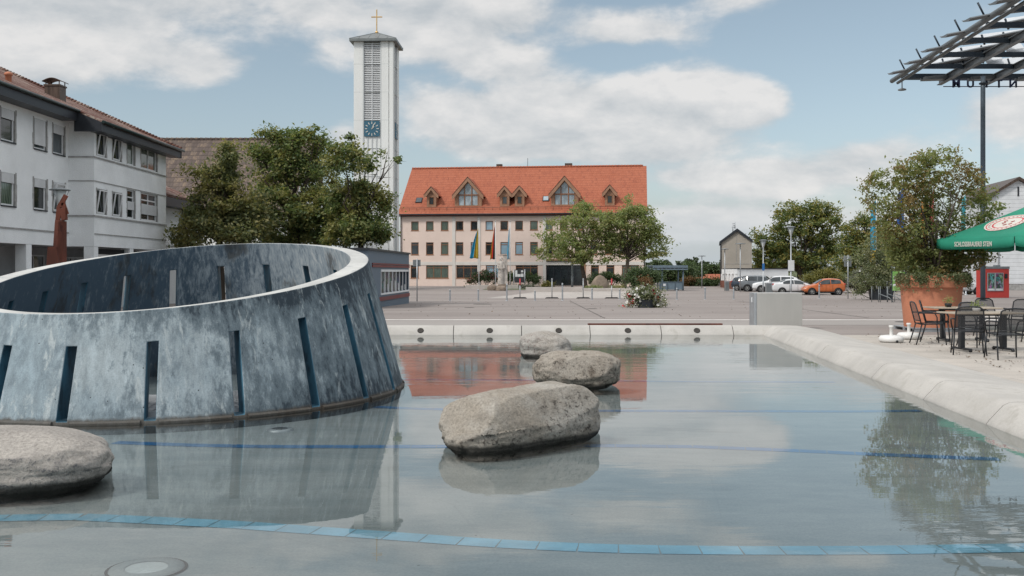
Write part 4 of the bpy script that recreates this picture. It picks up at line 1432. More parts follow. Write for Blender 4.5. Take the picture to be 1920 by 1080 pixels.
th = empty('town_hall', (TA.x, TA.y, TZ), TY, 'pink three storey town hall with a steep orange red tiled roof and dormers', 'town hall')
EAVE = 9.55
cols = [778 + 27.9 * k for k in range(16)]
holes, spec = [], []
pal_up = 'ggeddbddgedgdgdd'
pal_mid = 'mdgdbdbbgdgdmdgd'
pick = {'g': MT['glass_green'], 'e': MT['glass_green'], 'd': MT['glass_dark'], 'b': MT['glass_blue'], 'm': MT['glass_mid']}
for k, cx in enumerate(cols):
    u = tu(cx)
    if u > TL - 1.2: continue
    up = (u - .50, u + .50, 7.25, 8.47); md = (u - .50, u + .50, 4.08, 5.72)
    holes += [up, md]; spec += [(up, pick[pal_up[k]], None), (md, pick[pal_mid[k]], .80)]
gr = [(770, 785, 0, 'd'), (799, 841, 2, 'g'), (855.5, 897, 2, 'd'), (911, 952, 2, 'b'), (967, 1008.5, 2, 'd'), (1108, 1123, 0, 'd'), (1137, 1152, 0, 'd'), (1166, 1198, 1, 'g')]
for a, b, n, k in gr:
    h = (tu(a), tu(b), 1.0, 2.72); holes.append(h); spec.append((h, pick[k], .8 if n else .8, n))
ent = (tu(1024), tu(1093), .05, 3.3)
mb = MB()
wall(mb, TL, 0, EAVE, holes + [ent], .22)
mb.mi = 1
dpt = 16.0
mb.mi = 0
for u in (0, TL):
    mb.face([(u, 0, -.2), (u, dpt, -.2), (u, dpt, EAVE), (u, dpt / 2, 16.0), (u, 0, EAVE)])
mb.face([(0, dpt, -.2), (TL, dpt, -.2), (TL, dpt, EAVE), (0, dpt, EAVE)])
mb.build('wall', MT['pink_render'], th, recalc=False)
for s in spec:
    h, pm, tr = s[:3]; n = s[3] if len(s) > 3 else 0
    window(th, h[0], h[1], h[2], h[3], .07, MT['wood'], pm, mull=tuple((q + 1) / (n + 1) for q in range(n)), transom=tr, fw=.09, sill=(-.04, MT['dormer_wood']))
# white pilasters and storey band
mb = MB()
for px_ in (851, 898, 1021):
    u = tu(px_); mb.box(u - .20, u + .20, -.07, -.002, .0, EAVE - .1)
mb.build('pilaster', MT['band_white'], th)
mb = MB()
bz = tz(800, 494)
us = [0.3, tu(851) - .21, tu(851) + .21, tu(898) - .21, tu(898) + .21, tu(1021) - .21, tu(1021) + .21, TL]
for a, b in zip(us[::2], us[1::2]): mb.box(a, b, -.05, -.002, bz - .22, bz + .22)
mb.build('storey_band', MT['band_white'], th)
mb = MB(); mb.tube((.12, -.12, 0), (.12, -.12, EAVE), .06); mb.tube((TL - .12, -.12, 0), (TL - .12, -.12, EAVE), .06); mb.build('downpipe', MT['fascia'], th)
# glazed entrance
en = MB()
en.box(ent[0] - .36, ent[0], -.06, .24, 0, 3.5); en.box(ent[1], ent[1] + .36, -.06, .24, 0, 3.5); en.box(ent[0], ent[1], -.3, .2, 3.3, 3.5)
en = en.build('entrance_porch', MT['dormer_wood'], th)
mb = MB(); mb.face([(ent[0], .2, .05), (ent[1], .2, .05), (ent[1], .2, 3.3), (ent[0], .2, 3.3)]); mb.build('glazing', MT['glass_dark'], en)
mb = MB()
for k in range(6):
    u = lerp(ent[0] + .05, ent[1] - .05, k / 5); mb.box(u - .04, u + .04, .14, .19, .05, 3.3)
mb.box(ent[0], ent[1], .135, .19, 2.3, 2.38)
mb.build('glazing_bar', MT['fascia'], en)
# roof
RS = (16.15 - 9.35) / 8.5


def roof_y(z): return (z - 9.42) / RS - .5


mb = MB()
mb.prism([(-.5, 9.42), (8, 9.42 + 8.5 * RS), (8, 9.2 + 8.5 * RS), (-.5, 9.2)], -.25, TL + .25, 'x')
mb.prism([(8, 9.42 + 8.5 * RS), (16.5, 9.42), (16.5, 9.2), (8, 9.2 + 8.5 * RS)], -.25, TL + .25, 'x')
rf = mb.build('roof', MT['roof_red'], th)
mb = MB(); mb.path([(-.2, -.6, 9.34), (TL + .2, -.6, 9.34)], .09); mb.box(-.2, TL + .2, -.5, -.02, 9.1, 9.18); mb.build('gutter', MT['fascia'], rf)
mb = MB(); mb.path([(-.1, .05, 10.25), (TL + .1, .05, 10.25)], .035, 6)
for k in range(33): mb.tube((.2 + k, .12, 9.85), (.2 + k, .05, 10.25), .02, n=5)
mb.build('snow_guard', MT['copper'], rf)
mb = MB()
for k in range(int(TL / .42)):
    x0 = -.2 + k * .42; mb.path([(x0, 8, 16.28), (x0 + .44, 8, 16.24)], [.15, .13], 8)
mb.build('ridge_tile', MT['roof_red'], rf)
for px_, w in ((920, .8), (1058, 1.0)):
    u = tu(px_) * 1.0; mb = MB(); mb.box(u - w / 2, u + w / 2, 8.2, 8.9, 15.6, 16.75); mb.build('chimney', MT['copper'], rf, bevel=.02)
mb = MB(); u = tu(977); mb.tube((u, 8.1, 16.1), (u, 8.1, 17.5), .03); mb.build('lightning_rod', MT['fascia'], rf)
for px_, yy in ((780, 375.5), (1021, 372.5)):
    u = tu(px_); zc = tz(px_, yy, 1.2); y0 = roof_y(zc)
    a = math.atan(RS)
    m4 = Matrix.Translation((u, y0, zc)) @ Matrix.Rotation(a, 4, 'X')
    mb = MB(); mb.box(-.42, .42, -.55, .55, .02, .12); mb.xf(m4); sk = mb.build('skylight', MT['fascia'], rf)
    mb = MB(); mb.box(-.33, .33, -.45, .45, .122, .13); mb.xf(m4); mb.build('pane', MT['glass_pale'] if px_ > 900 else MT['glass_mid'], sk)


def dormer(px_, big):
    u = tu(px_)
    w, rw, zb, ze, za = (1.78, 2.05, 10.45, 11.75, 14.15) if big else (.62, .95, 10.40, 11.85, 12.95)
    yf = roof_y(zb) - .05
    ov = .38 if big else .28
    mb = MB()
    sl_ = (za - ze) / rw
    zw = za - w * sl_
    gl = (1.30, zb + .12) if big else (.30, zb + .25)
    # front wall as frame pieces round the glass
    if not big:
        hz0, hz1 = zb + .28, zb + 1.32
        mb.box(-w, -.34, yf, yf + .1, zb, zw - .02); mb.box(.34, w, yf, yf + .1, zb, zw - .02)
        mb.box(-.34, .34, yf, yf + .1, zb, hz0)
        mb.prism([(-.34, hz1), (.34, hz1), (.34, za - .34 * sl_ - .05), (0, za - .05), (-.34, za - .34 * sl_ - .05)], yf, yf + .1)
    else:
        mb.box(-w, -1.33, yf, yf + .1, zb, zw - .02); mb.box(1.33, w, yf, yf + .1, zb, zw - .02)
        mb.box(-1.33, 1.33, yf, yf + .1, zb, zb + .14)
        for s in (-1, 1):
            mb.prism([(s * w, zw - .02), (s * 1.33, zb + 1.62), (s * 0.0, za - .62), (0, za - .05)], yf, yf + .1)
            mb.prism([(s * 1.33, zb + .14), (s * w, zw - .02), (s * 1.33, zb + 1.62)], yf + .001, yf + .099)
    for s in (-1, 1):
        yb = roof_y(zw)
        mb.face([(s * w, yf + .05, zb), (s * w, yb, zw), (s * w, yf + .05, zw)])
    mb.bm.transform(Matrix.Translation((u, 0, 0)))
    dm = mb.build('dormer', MT['dormer_wood'], rf)
    mb = MB()
    yb = roof_y(za) + .1
    for s in (-1, 1):
        a_, b_ = (0, za + .1), (s * (rw + .02), ze + .08)
        ye = roof_y(ze) + .1
        mb.hexa([(u + a_[0], yf - ov, a_[1] - .1), (u + b_[0], yf - ov, b_[1] - .1), (u + b_[0], ye, b_[1] - .1), (u + a_[0], yb, a_[1] - .1),
                 (u + a_[0], yf - ov, a_[1]), (u + b_[0], yf - ov, b_[1]), (u + b_[0], ye, b_[1]), (u + a_[0], yb, a_[1])])
    mb.build('dormer_roof', MT['roof_red'], dm)
    mb = MB()
    for s in (-1, 1):       # barge boards
        bw = .34 if big else .25
        mb.prism([(u, za + .06), (u + s * (rw + .04), ze + .04), (u + s * (rw + .04), ze + .04 - bw * 1.5), (u + s * (rw - .25), ze - .02 - bw * .6), (u, za - bw * 1.35)], yf - ov - .05, yf - ov)
    mb.build('barge_board', MT['dormer_wood'], dm)
    mb = MB()
    for s in (-1, 1):
        mb.bar((u, yf - ov - .03, za + .13), (u + s * (rw + .06), yf - ov - .03, ze + .11), .12, .05)
    mb.build('verge_flashing', MT['copper'], dm)
    if big:
        mb = MB(); mb.face([(u - 1.33, yf + .08, zb + .14), (u + 1.33, yf + .08, zb + .14), (u + 1.33, yf + .08, zb + 1.62), (u, yf + .08, za - .62), (u - 1.33, yf + .08, zb + 1.62)])
        pn = mb.build('pane', MT['glass_pale'], dm)
        mb = MB()
        for c in (-.48, .48): mb.box(u + c - .06, u + c + .06, yf - .01, yf + .07, zb + .14, za - .62 - abs(c) * .95)
        mb.box(u - 1.33, u + 1.33, yf - .015, yf + .07, zb + 1.42, zb + 1.56)
        for c in (-1.3, 1.3): mb.box(u + c - .05, u + c + .05, yf - .01, yf + .07, zb + .14, zb + 1.62)
        mb.build('glazing_bar', MT['wood'], dm)
    else:
        mb = MB(); mb.face([(u - .34, yf + .08, hz0), (u + .34, yf + .08, hz0), (u + .34, yf + .08, hz1), (u - .34, yf + .08, hz1)])
        mb.build('pane', MT['glass_mid'] if px_ == 945 else MT['glass_dark'], dm)
        mb = MB()
        for q in ((-.34, -.27, hz0, hz1), (.27, .34, hz0, hz1), (-.27, .27, hz0, hz0 + .07), (-.27, .27, hz1 - .07, hz1)): mb.box(u + q[0], u + q[1], yf - .02, yf + .06, q[2], q[3])
        mb.build('window_frame', MT['wood'], dm)


for px_, b in ((807, 0), (876, 1), (945, 0), (973, 0), (1058, 1), (1143, 0)): dormer(px_, b)


# ------------------------------------------------------------------ flags
def cloth(name, pts_top, length, w0, w1, cols_, mats, loc, label, group, side=-1, folds=5, amp=.12, lean=0.0, horizontal=False, seed=0):
    """A hanging flag: gathered at the top of the pole and spreading downwards; cols_ gives colour runs across (or down)."""
    mb = MB(); nx_, nz_ = 18, 16
    rnd = random.Random(seed)
    ph = rnd.random() * 6
    grid = []
    for j in range(nz_ + 1):
        t = j / nz_
        w = lerp(w0, w1, t ** .8)
        row = []
        for i in range(nx_ + 1):
            s = i / nx_
            x = side * (s * w + lean * t * s)
            y = amp * math.sin(s * folds * 2 * PI + ph + t * 1.3) * (.5 + .5 * t)
            z = -t * length * (1 - .10 * s * (1 - t)) - .12 * s * length * (1 - t) - .04 * math.sin(s * 9 + ph)
            row.append(mb.bm.verts.new((x, y, z)))
        grid.append(row)
    for j in range(nz_):
        for i in range(nx_):
            f = mb.bm.faces.new((grid[j][i], grid[j + 1][i], grid[j + 1][i + 1], grid[j][i + 1]))
            s = ((j if horizontal else i) + .5) / (nz_ if horizontal else nx_)
            acc = 0
            for k, c in enumerate(cols_):
                acc += c
                if s <= acc + 1e-6: f.material_index = k; break
            f.smooth = True
    o = mb.build(name, mats, loc=loc, recalc=False)
    so_ = o.modifiers.new('thickness', 'SOLIDIFY'); so_.thickness = .012
    return tag(o, label, 'flag', group)


def pole(x, d, ytop, label, group='flagpoles in front of the town hall', r=.05, name='flagpole', mat='white_paint', cat='flagpole'):
    ro = empty(name, (X(x, d), d, g(d)), 0, label, cat, group)
    h = Z(ytop, d) - g(d)
    mb = MB(); mb.path([(0, 0, 0), (0, 0, h * .5), (0, 0, h)], [r, r * .85, r * .6], 10); mb.build('mast', MT[mat], ro)
    mb = MB(); mb.lathe([(r * .55, -.02), (r * 1.2, .02), (r * 1.3, .08), (r * .7, .14), (0, .16)], 10, (0, 0, h)); mb.build('finial', MT['alu'], ro)
    mb = MB(); mb.lathe([(.18, 0), (.18, .04), (r * 1.6, .06), (r * 1.4, .3), (r, .32)], 14); mb.build('base', MT['galv'], ro)
    return ro


fd = 117.0
for x, yt, lb in ((898, 412, 'tall white flagpole carrying the teal and yellow flag'), (929, 416, 'white flagpole carrying the black red and gold flag'), (956.5, 416, 'white flagpole carrying the white and light blue flag')):
    pole(x, fd, yt, lb)
def fl(x, y): return (X(x, fd), fd - .02, Z(y, fd))
cloth('flag', None, 3.6, .12, 1.02, (.55, .45), [MT['f_yellow'], MT['f_cyan']], fl(896.8, 427), 'yellow and teal flag hanging before the town hall', 'flags before the town hall', folds=2.5, amp=.16, seed=1)
cloth('flag', None, 4.0, .08, .58, (.42, .28, .30), [MT['f_black'], MT['f_red'], MT['f_gold']], fl(928, 422), 'black, red and gold flag hanging before the town hall', 'flags before the town hall', folds=1.5, amp=.12, seed=2)
cloth('flag', None, 3.9, .06, .32, (.5, .5), [MT['f_white'], MT['f_cyan']], fl(955.5, 424), 'narrow white and light blue flag hanging before the town hall', 'flags before the town hall', folds=2, amp=.12, seed=3)

# statue
d = gd(545)
st = empty('stone_statue', (X(942, d), d, g(d)), 0, 'weathered pale stone statue of a standing robed figure before a slab on a rock', 'statue')
def sz(y): return Z(y, d) - g(d)
pxm = d / F
mb = MB(); mb.box(1 * pxm, 9.5 * pxm, .1, .55, sz(533), sz(478.5)); mb.box(-9 * pxm, 9 * pxm, .02, .6, sz(478.5), sz(477)); mb.build('slab', MT['granite'], st, bevel=.03)
mb = MB()
H_ = sz(482) - sz(533)
prof_ = [(0, 0), (.30, 0), (.30, .06), (.25, .15), (.27, .35), (.24, .52), (.28, .66), (.30, .76), (.22, .84), (.10, .865), (.095, .88), (.15, .90), (.165, .94), (.13, .985), (0, 1.0)]
mb.lathe([(r * 1.15, z * H_) for r, z in prof_], 16, (-3.0 * pxm, .1, sz(533)), 1.0, .85)
for s in (-1, 1): mb.path([(-3 * pxm + s * .30, .05, sz(533) + H_ * .76), (-3 * pxm + s * .36, -.12, sz(533) + H_ * .60), (-3 * pxm + s * .08, -.30, sz(533) + H_ * .58)], [.09, .085, .06], 8)
mb.build('figure', MT['granite'], st, smooth=60)
mb = MB(); mb.box(-8 * pxm, 10 * pxm, -.3, .7, sz(537), sz(533)); mb.build('plinth', MT['rock_brown'], st, bevel=.03)
bm_o = boulder('pedestal_rock', (-2 * pxm, 0, sz(541.5)), (21 * pxm, 1.2, 13 * pxm), 0, 21, MT['rock_brown'], 'x', sub=4, amp=.06, pw=3)
for k in ('label', 'category', 'group'): del bm_o[k]
bm_o.parent = st
o = boulder('rock', (X(923, d + 1), d + 1, g(d) + .25), (1.0, .7, .7), .3, 25, MT['rock_brown'], 'small brown rock lying beside the stone statue', sub=4)
del o['group']; o['category'] = 'rock'
d = gd(543)
mb = MB()
for k in range(30):
    a = k * 2 * PI / 30; r = 1 + .15 * math.sin(3 * a)
pts = [(X(904, d), d), (X(1003, d), d - .5), (X(1000, d), d + 5), (X(912, d), d + 5)]
mb.face([(x, y, g(y) + .010) for x, y in pts])
tag(mb.build('lawn_patch', MT['grass']), kind='structure')

# low bed walls before the town hall
for x0, x1, y, h, lb in ((873, 972, 541.5, .42, 'long pale low bed wall left of the town hall entrance'), (986, 1092, 548, .50, 'long pale low bed wall before the town hall entrance'), (1094, 1200, 546.5, .34, 'low pale kerb wall under the two plaza trees')):
    d = gd(y); mb = MB(); mb.box(X(x0, d), X(x1, d), d, d + .45, g(d) - .05, g(d) + h)
    tag(mb.build('bed_wall', MT['kerb'], bevel=.02), lb, 'low wall', 'low bed walls before the town hall')

# notice board, boulder sign
d = gd(541)
nb = empty('notice_board', (X(974, d), d, g(d)), 0, 'dark notice board with white sheets between two steel posts', 'notice board')
mb = MB(); mb.box(X(965, d) - X(974, d), X(983, d) - X(974, d), -.04, .04, Z(530, d) - g(d), Z(505.5, d) - g(d)); bd = mb.build('board', MT['sign_dark'], nb, bevel=.01)
for x0, x1, y0, y1 in ((966, 970, 519, 507), (970.2, 976, 519, 514), (976.5, 981.5, 519, 513), (977, 981, 510.5, 507)):
    mb = MB(); mb.box(X(x0, d) - X(974, d), X(x1, d) - X(974, d), -.048, -.042, Z(y0, d) - g(d), Z(y1, d) - g(d)); mb.build('paper_sheet', MT['sign_white'], bd)
for x0 in (963.5, 984):
    mb = MB(); mb.tube((X(x0, d) - X(974, d), 0, 0), (X(x0, d) - X(974, d), 0, Z(505, d) - g(d)), .06); mb.build('post', MT['galv'], nb)
# ------------------------------------------------------------------ plants
def leaf_mesh(P, size, rng, up=.35, aspect=.55, fold=.25):
    """Small folded leaves at the points P: two triangles sharing a midrib."""
    n = len(P)
    nrm = rng.normal(size=(n, 3)); nrm[:, 2] = np.abs(nrm[:, 2]) + up
    nrm /= np.linalg.norm(nrm, axis=1)[:, None]
    a = rng.normal(size=(n, 3)); a -= nrm * (a * nrm).sum(1)[:, None]
    a /= np.linalg.norm(a, axis=1)[:, None]
    b = np.cross(nrm, a)
    s = size * rng.uniform(.6, 1.3, size=(n, 1))
    v = np.empty((n, 4, 3))
    v[:, 0] = P - a * s * .5
    v[:, 1] = P + b * s * aspect * .5 + nrm * s * fold * .5 + a * s * .06
    v[:, 2] = P + a * s * .5
    v[:, 3] = P - b * s * aspect * .5 + nrm * s * fold * .5 + a * s * .06
    return v.reshape(-1, 3), n


def mesh_quads(name, V, n, mat, parent=None, loc=None):
    me = bpy.data.meshes.new(name)
    me.vertices.add(n * 4); me.vertices.foreach_set('co', V.astype(np.float32).ravel())
    idx = np.arange(n * 4).reshape(n, 4)
    tri = np.concatenate([idx[:, [0, 1, 2]], idx[:, [0, 2, 3]]], 1).reshape(-1)
    me.loops.add(n * 6); me.loops.foreach_set('vertex_index', tri.astype(np.int32))
    me.polygons.add(n * 2); me.polygons.foreach_set('loop_start', np.arange(0, n * 6, 3, dtype=np.int32))
    me.update(calc_edges=True); me.materials.append(mat)
    o = bpy.data.objects.new(name, me); COL.objects.link(o)
    if parent is not None: o.parent = parent
    if loc is not None: o.location = loc
    return o


def crown_points(L, n, per, cr, rng, flat=.75, hollow=2.2):
    """Leaf points in clumps spread through ellipsoid lobes (cx, cy, cz, rx, ry, rz)."""
    vol = np.array([l[3] * l[4] * l[5] for l in L]) ** .8
    pick_ = rng.choice(len(L), size=max(1, n // per), p=vol / vol.sum())
    out_, cl = [], []
    for k in pick_:
        c = np.array(L[k][:3]); r = np.array(L[k][3:])
        dv = rng.normal(size=3); dv /= np.linalg.norm(dv)
        q = c + dv * r * rng.random() ** (1 / hollow)
        cl.append(q)
        m = int(per * rng.uniform(.5, 1.5))
        rad = cr * rng.uniform(.6, 1.35)
        out_.append(q + rng.normal(size=(m, 3)) * rad * np.array([1, 1, flat * .8]) * .5)
    return np.concatenate(out_), cl


def limbs(mb, base, fork, targets, r, rng, n=7):
    """Trunk from base to fork, limbs on to the targets."""
    pts = [Vector(base).lerp(Vector(fork), t) + Vector((rng.normal() * r * .35 * t, rng.normal() * r * .35 * t, 0)) for t in (0, .35, .7, 1)]
    mb.path([pts[0] - Vector((0, 0, .1))] + pts, [r * 1.45, r * 1.25, r * 1.0, r * .9, r * .8], 10)
    for t in targets:
        a = pts[-1].lerp(pts[-2], rng.random() * .8); b = Vector(t)
        k = [a]
        for q in (.33, .66):
            m = a.lerp(b, q); m.z += (b - a).length * .10 * (1 - q)
            m += Vector(rng.normal(size=3)) * (b - a).length * .05
            k.append(m)
        k.append(b)
        r0 = r * rng.uniform(.30, .55)
        mb.path(k, [r0, r0 * .7, r0 * .45, r0 * .15], n)
        for w in range(3):
            s = k[1].lerp(k[3], rng.random()); e = s + Vector(rng.uniform(-1, 1, size=3)) * min(.9, (b - a).length * .22)
            e.z = max(e.z, s.z)
            mb.path([s, s.lerp(e, .5) + Vector(rng.normal(size=3)) * .05, e], [r0 * .3, r0 * .2, r0 * .06], 5)


def px_lobes(lobes, d, base, depth, rng, jit=.35):
    pm = d / F
    L = []
    for x, y, rx, ry in lobes:
        ry_m = .5 * (rx + ry) * pm * depth
        L.append((X(x, d) - base[0], rng.normal() * ry_m * jit, Z(y, d) - base[2], rx * pm, ry_m, ry * pm))
    return L


def tree(name, label, d, bx, lobes, n, leaf, mat, trunk=.2, fork=.35, group=None, depth=1.0, per=55, cr=None, seed=1, cat='tree', nlimb=14, hollow=2.2, aspect=.6, bark='bark'):
    rng = np.random.default_rng(seed)
    base = (X(bx, d), d, g(d))
    root = empty(name, base, 0, label, cat, group)
    L = px_lobes(lobes, d, base, depth, rng)
    cr = cr or leaf * 3.2
    P, cl = crown_points(L, n, per, cr, rng, hollow=hollow)
    P = P[P[:, 2] > .15]
    V, m = leaf_mesh(P, leaf, rng, aspect=aspect)
    mesh_quads('crown', V, m, MT[mat], root)
    zmin = min(l[2] - l[5] for l in L); zmax = max(l[2] for l in L)
    mb = MB()
    tg = [l[:3] for l in L] + [cl[i] for i in rng.choice(len(cl), size=min(nlimb, len(cl)), replace=False)]
    limbs(mb, (0, 0, 0), (sum(l[0] for l in L) / len(L) * .25, 0, lerp(max(zmin, .4), zmax, fork)), tg, trunk, rng)
    mb.build('trunk', MT[bark], root)
    return root


def shrub(name, label, d, lobes, n, leaf, mat, cat='shrub', group=None, depth=1.0, per=40, seed=1, flowers=None, bx=None, hollow=2.6, stems=True, cr=None, z0=None):
    rng = np.random.default_rng(seed)
    bx = bx if bx is not None else sum(l[0] for l in lobes) / len(lobes)
    base = (X(bx, d), d, g(d) if z0 is None else z0)
    root = empty(name, base, 0, label, cat, group)
    L = px_lobes(lobes, d, base, depth, rng, .2)
    P, cl = crown_points(L, n, per, cr or leaf * 2.6, rng, hollow=hollow)
    P = P[P[:, 2] > .02]
    V, m = leaf_mesh(P, leaf, rng)
    mesh_quads('foliage', V, m, MT[mat], root)
    if stems:
        mb = MB()
        for i in rng.choice(len(cl), size=min(14, len(cl)), replace=False):
            e = Vector(cl[i]); s = Vector((e.x * .35, e.y * .35, 0))
            mb.path([s, s.lerp(e, .5) + Vector(rng.normal(size=3)) * .06, e], [.035, .025, .01], 5)
        mb.build('stem', MT['bark'], root)
    for fm, fn, fs in (flowers or ()):
        dv = rng.normal(size=(fn, 3)); dv[:, 1] = -np.abs(dv[:, 1]); dv[:, 2] = np.abs(dv[:, 2]) * .9 - .25
        dv /= np.linalg.norm(dv, axis=1)[:, None]
        k = rng.integers(len(L), size=fn)
        C_ = np.array([l[:3] for l in L])[k]; R_ = np.array([l[3:] for l in L])[k]
        Q = C_ + dv * R_ * rng.uniform(.9, 1.12, size=(fn, 1))
        Q = np.repeat(Q, 4, 0) + rng.normal(size=(fn * 4, 3)) * fs * .3
        Q = Q[Q[:, 2] > .05]
        V, m = leaf_mesh(Q, fs, rng, aspect=.95)
        mesh_quads('blossom', V, m, MT[fm], root)
    return root


tree('maple_tree', 'dark leaning maple tree against the brown church roof, leftmost of the three behind the ring', 56, 415,
     [(425, 292, 20, 30), (412, 335, 38, 30), (438, 372, 50, 36), (388, 392, 44, 28), (352, 432, 30, 22), (415, 425, 62, 34), (470, 408, 36, 34), (362, 326, 16, 7), (375, 362, 20, 14), (440, 455, 55, 22), (346, 462, 16, 8)],
     21000, .21, 'leaf_maple', .20, .3, 'trees behind the concrete ring', seed=11, per=130, cr=.62, hollow=3.4)
tree('linden_tree', 'broad deep green tree, the tallest of the three behind the ring', 60, 560,
     [(506, 256, 20, 13), (560, 278, 58, 32), (602, 258, 22, 24), (518, 322, 44, 42), (582, 335, 56, 46), (545, 392, 60, 44), (600, 408, 50, 42), (505, 420, 26, 36), (480, 290, 16, 20), (560, 445, 80, 22)],
     30000, .21, 'leaf_linden', .24, .3, 'trees behind the concrete ring', seed=12, per=140, cr=.68, hollow=3.4)
tree('linden_tree', 'loose green tree with an open right side in front of the white tower', 57, 672,
     [(656, 266, 13, 16), (650, 305, 36, 32), (686, 300, 18, 16), (727, 284, 15, 14), (708, 318, 20, 14), (692, 362, 36, 26), (652, 375, 42, 40), (718, 385, 20, 24), (682, 425, 46, 30), (716, 432, 18, 22), (650, 440, 45, 26), (738, 300, 8, 6)],
     19000, .20, 'leaf_linden', .18, .3, 'trees behind the concrete ring', seed=13, per=105, cr=.52, hollow=3.0)
shrub('pale_bush', 'pale yellow green bush between the white wing and the maple', 62, [(352, 392, 16, 22), (345, 425, 20, 20), (362, 450, 18, 14)], 2200, .16, 'leaf_yellow', 'bush', seed=5)
tree('plaza_tree', 'spreading green plaza tree in front of the town hall, left of the pair', 113, 1098,
     [(1095, 392, 26, 14), (1062, 420, 40, 18), (1112, 418, 46, 24), (1028, 446, 24, 14), (1078, 452, 64, 24), (1132, 450, 34, 24), (1036, 478, 36, 14), (1096, 482, 56, 15), (1012, 470, 12, 9)],
     11500, .28, 'leaf_plaza', .24, .12, 'plaza trees before the town hall', seed=21, per=34, cr=.62, nlimb=22)
tree('plaza_tree', 'spreading green plaza tree by the right end of the town hall, right of the pair', 112, 1170,
     [(1181, 378, 9, 16), (1190, 398, 34, 16), (1158, 418, 36, 20), (1212, 424, 36, 22), (1188, 448, 56, 24), (1238, 448, 20, 16), (1222, 474, 32, 15), (1160, 474, 36, 15), (1252, 470, 12, 9), (1215, 398, 8, 8)],
     11500, .28, 'leaf_plaza', .22, .12, 'plaza trees before the town hall', seed=22, per=34, cr=.62, nlimb=22)
tree('chestnut_tree', 'big full chestnut tree with yellowing leaves behind the parked cars', 134, 1500,
     [(1500, 392, 44, 16), (1544, 392, 28, 16), (1468, 420, 42, 26), (1530, 424, 46, 32), (1440, 448, 28, 22), (1500, 468, 58, 38), (1556, 458, 26, 28), (1540, 500, 48, 28), (1460, 488, 42, 30), (1424, 462, 12, 12), (1572, 404, 9, 7), (1430, 500, 20, 20)],
     27000, .36, 'leaf_chestnut', .4, .2, seed=31, per=130, cr=1.0, hollow=3.2)
tree('dark_tree', 'dark ragged tree to the right of the big chestnut tree', 118, 1612,
     [(1602, 440, 22, 26), (1626, 414, 18, 14), (1592, 482, 30, 32), (1640, 462, 34, 36), (1614, 404, 8, 7), (1596, 410, 9, 7), (1660, 430, 22, 30), (1620, 510, 36, 20)],
     12000, .31, 'leaf_chestnut', .3, .2, seed=32, per=45, cr=.75)
tree('background_tree', 'rounded tree behind the flags and the big planter', 125, 1740, [(1720, 470, 50, 40), (1790, 480, 55, 35), (1690, 500, 45, 30), (1840, 500, 40, 25)], 9000, .32, 'leaf_linden', .3, .2, seed=33, per=60, cr=.8)
tree('background_tree', 'dark tree standing behind the bus shelter', 160, 1268, [(1262, 508, 22, 14), (1284, 512, 16, 12), (1238, 505, 16, 16), (1292, 498, 8, 6), (1240, 525, 30, 12), (1275, 528, 22, 12)], 5200, .42, 'leaf_dark', .3, .2, seed=34, per=50, cr=.9)
tree('background_tree', 'distant tree between the bus shelter and the beige house', 210, 1300, [(1296, 506, 14, 9), (1310, 512, 12, 9), (1283, 512, 8, 8)], 3000, .5, 'leaf_dark', .3, .2, seed=35, per=50, cr=1.0)
tree('background_tree', 'dark conifer shaped tree right of the bus shelter roof', 175, 1290, [(1292, 500, 9, 8), (1288, 508, 13, 9), (1297, 512, 12, 8), (1284, 518, 14, 10)], 3600, .45, 'leaf_dark', .25, .2, seed=36, per=50, cr=.8)
tree('background_tree', 'low bluish green trees just left of the beige gabled house', 240, 1335, [(1324, 506, 10, 7), (1340, 505, 10, 8), (1350, 508, 8, 8), (1312, 510, 9, 7)], 5200, .55, 'leaf_dark', .25, .2, seed=37, per=60, cr=1.1)
# far wood on the horizon: nobody could count it
rng = np.random.default_rng(44)
d = 420
Ls = []
for k in range(230):
    x = rng.uniform(1150, 1500) if k < 90 else rng.uniform(-600, 2600)
    hgt = rng.uniform(5.5, 8.2) * (.9 + .15 * math.sin(x * .05))
    Ls.append((X(x, d), d + rng.uniform(-15, 20), hgt * .42, rng.uniform(1.6, 4.0), 4, hgt * .52))
P, _ = crown_points(Ls, 60000, 90, 1.0, rng, hollow=3)
V, m = leaf_mesh(P, .95, rng, aspect=.8)
far = mesh_quads('far_wood', V, m, MT['leaf_far'])
tag(far, 'distant dark wood along the horizon', 'wood', kind='stuff')

shrub('flowering_bush', 'bush with pink blossoms to the left of the stone statue', gd(538), [(893, 522, 13, 11), (910, 518, 16, 12), (927, 521, 12, 12), (882, 527, 5, 7)], 3600, .2, 'leaf_dark', 'bush', 'bushes along the town hall', seed=51, flowers=[('petal_pink', 75, .17)])
shrub('evergreen_bush', 'dark evergreen bush just right of the stone statue', gd(538.5), [(958, 520, 8, 12), (949, 524, 6, 8)], 1500, .2, 'leaf_dark', 'bush', 'bushes along the town hall', seed=52)
shrub('evergreen_bush', 'dark evergreen bushes between the notice board and the entrance', gd(538), [(990, 521, 9, 11), (1004, 524, 9, 9)], 2000, .2, 'leaf_dark', 'bush', 'bushes along the town hall', seed=53)
shrub('clipped_hedge', 'dark green hedge under the two plaza trees', gd(539), [(1115, 522, 12, 10), (1132, 520, 14, 11), (1150, 522, 14, 11), (1164, 524, 8, 9)], 4200, .2, 'leaf_dark', 'hedge', 'bushes along the town hall', seed=54)
shrub('light_bush', 'small yellow green bush beside the town hall entrance', gd(541), [(1024, 533, 9, 6), (1034, 534, 6, 5)], 800, .16, 'leaf_yellow', 'bush', 'bushes along the town hall', seed=55)
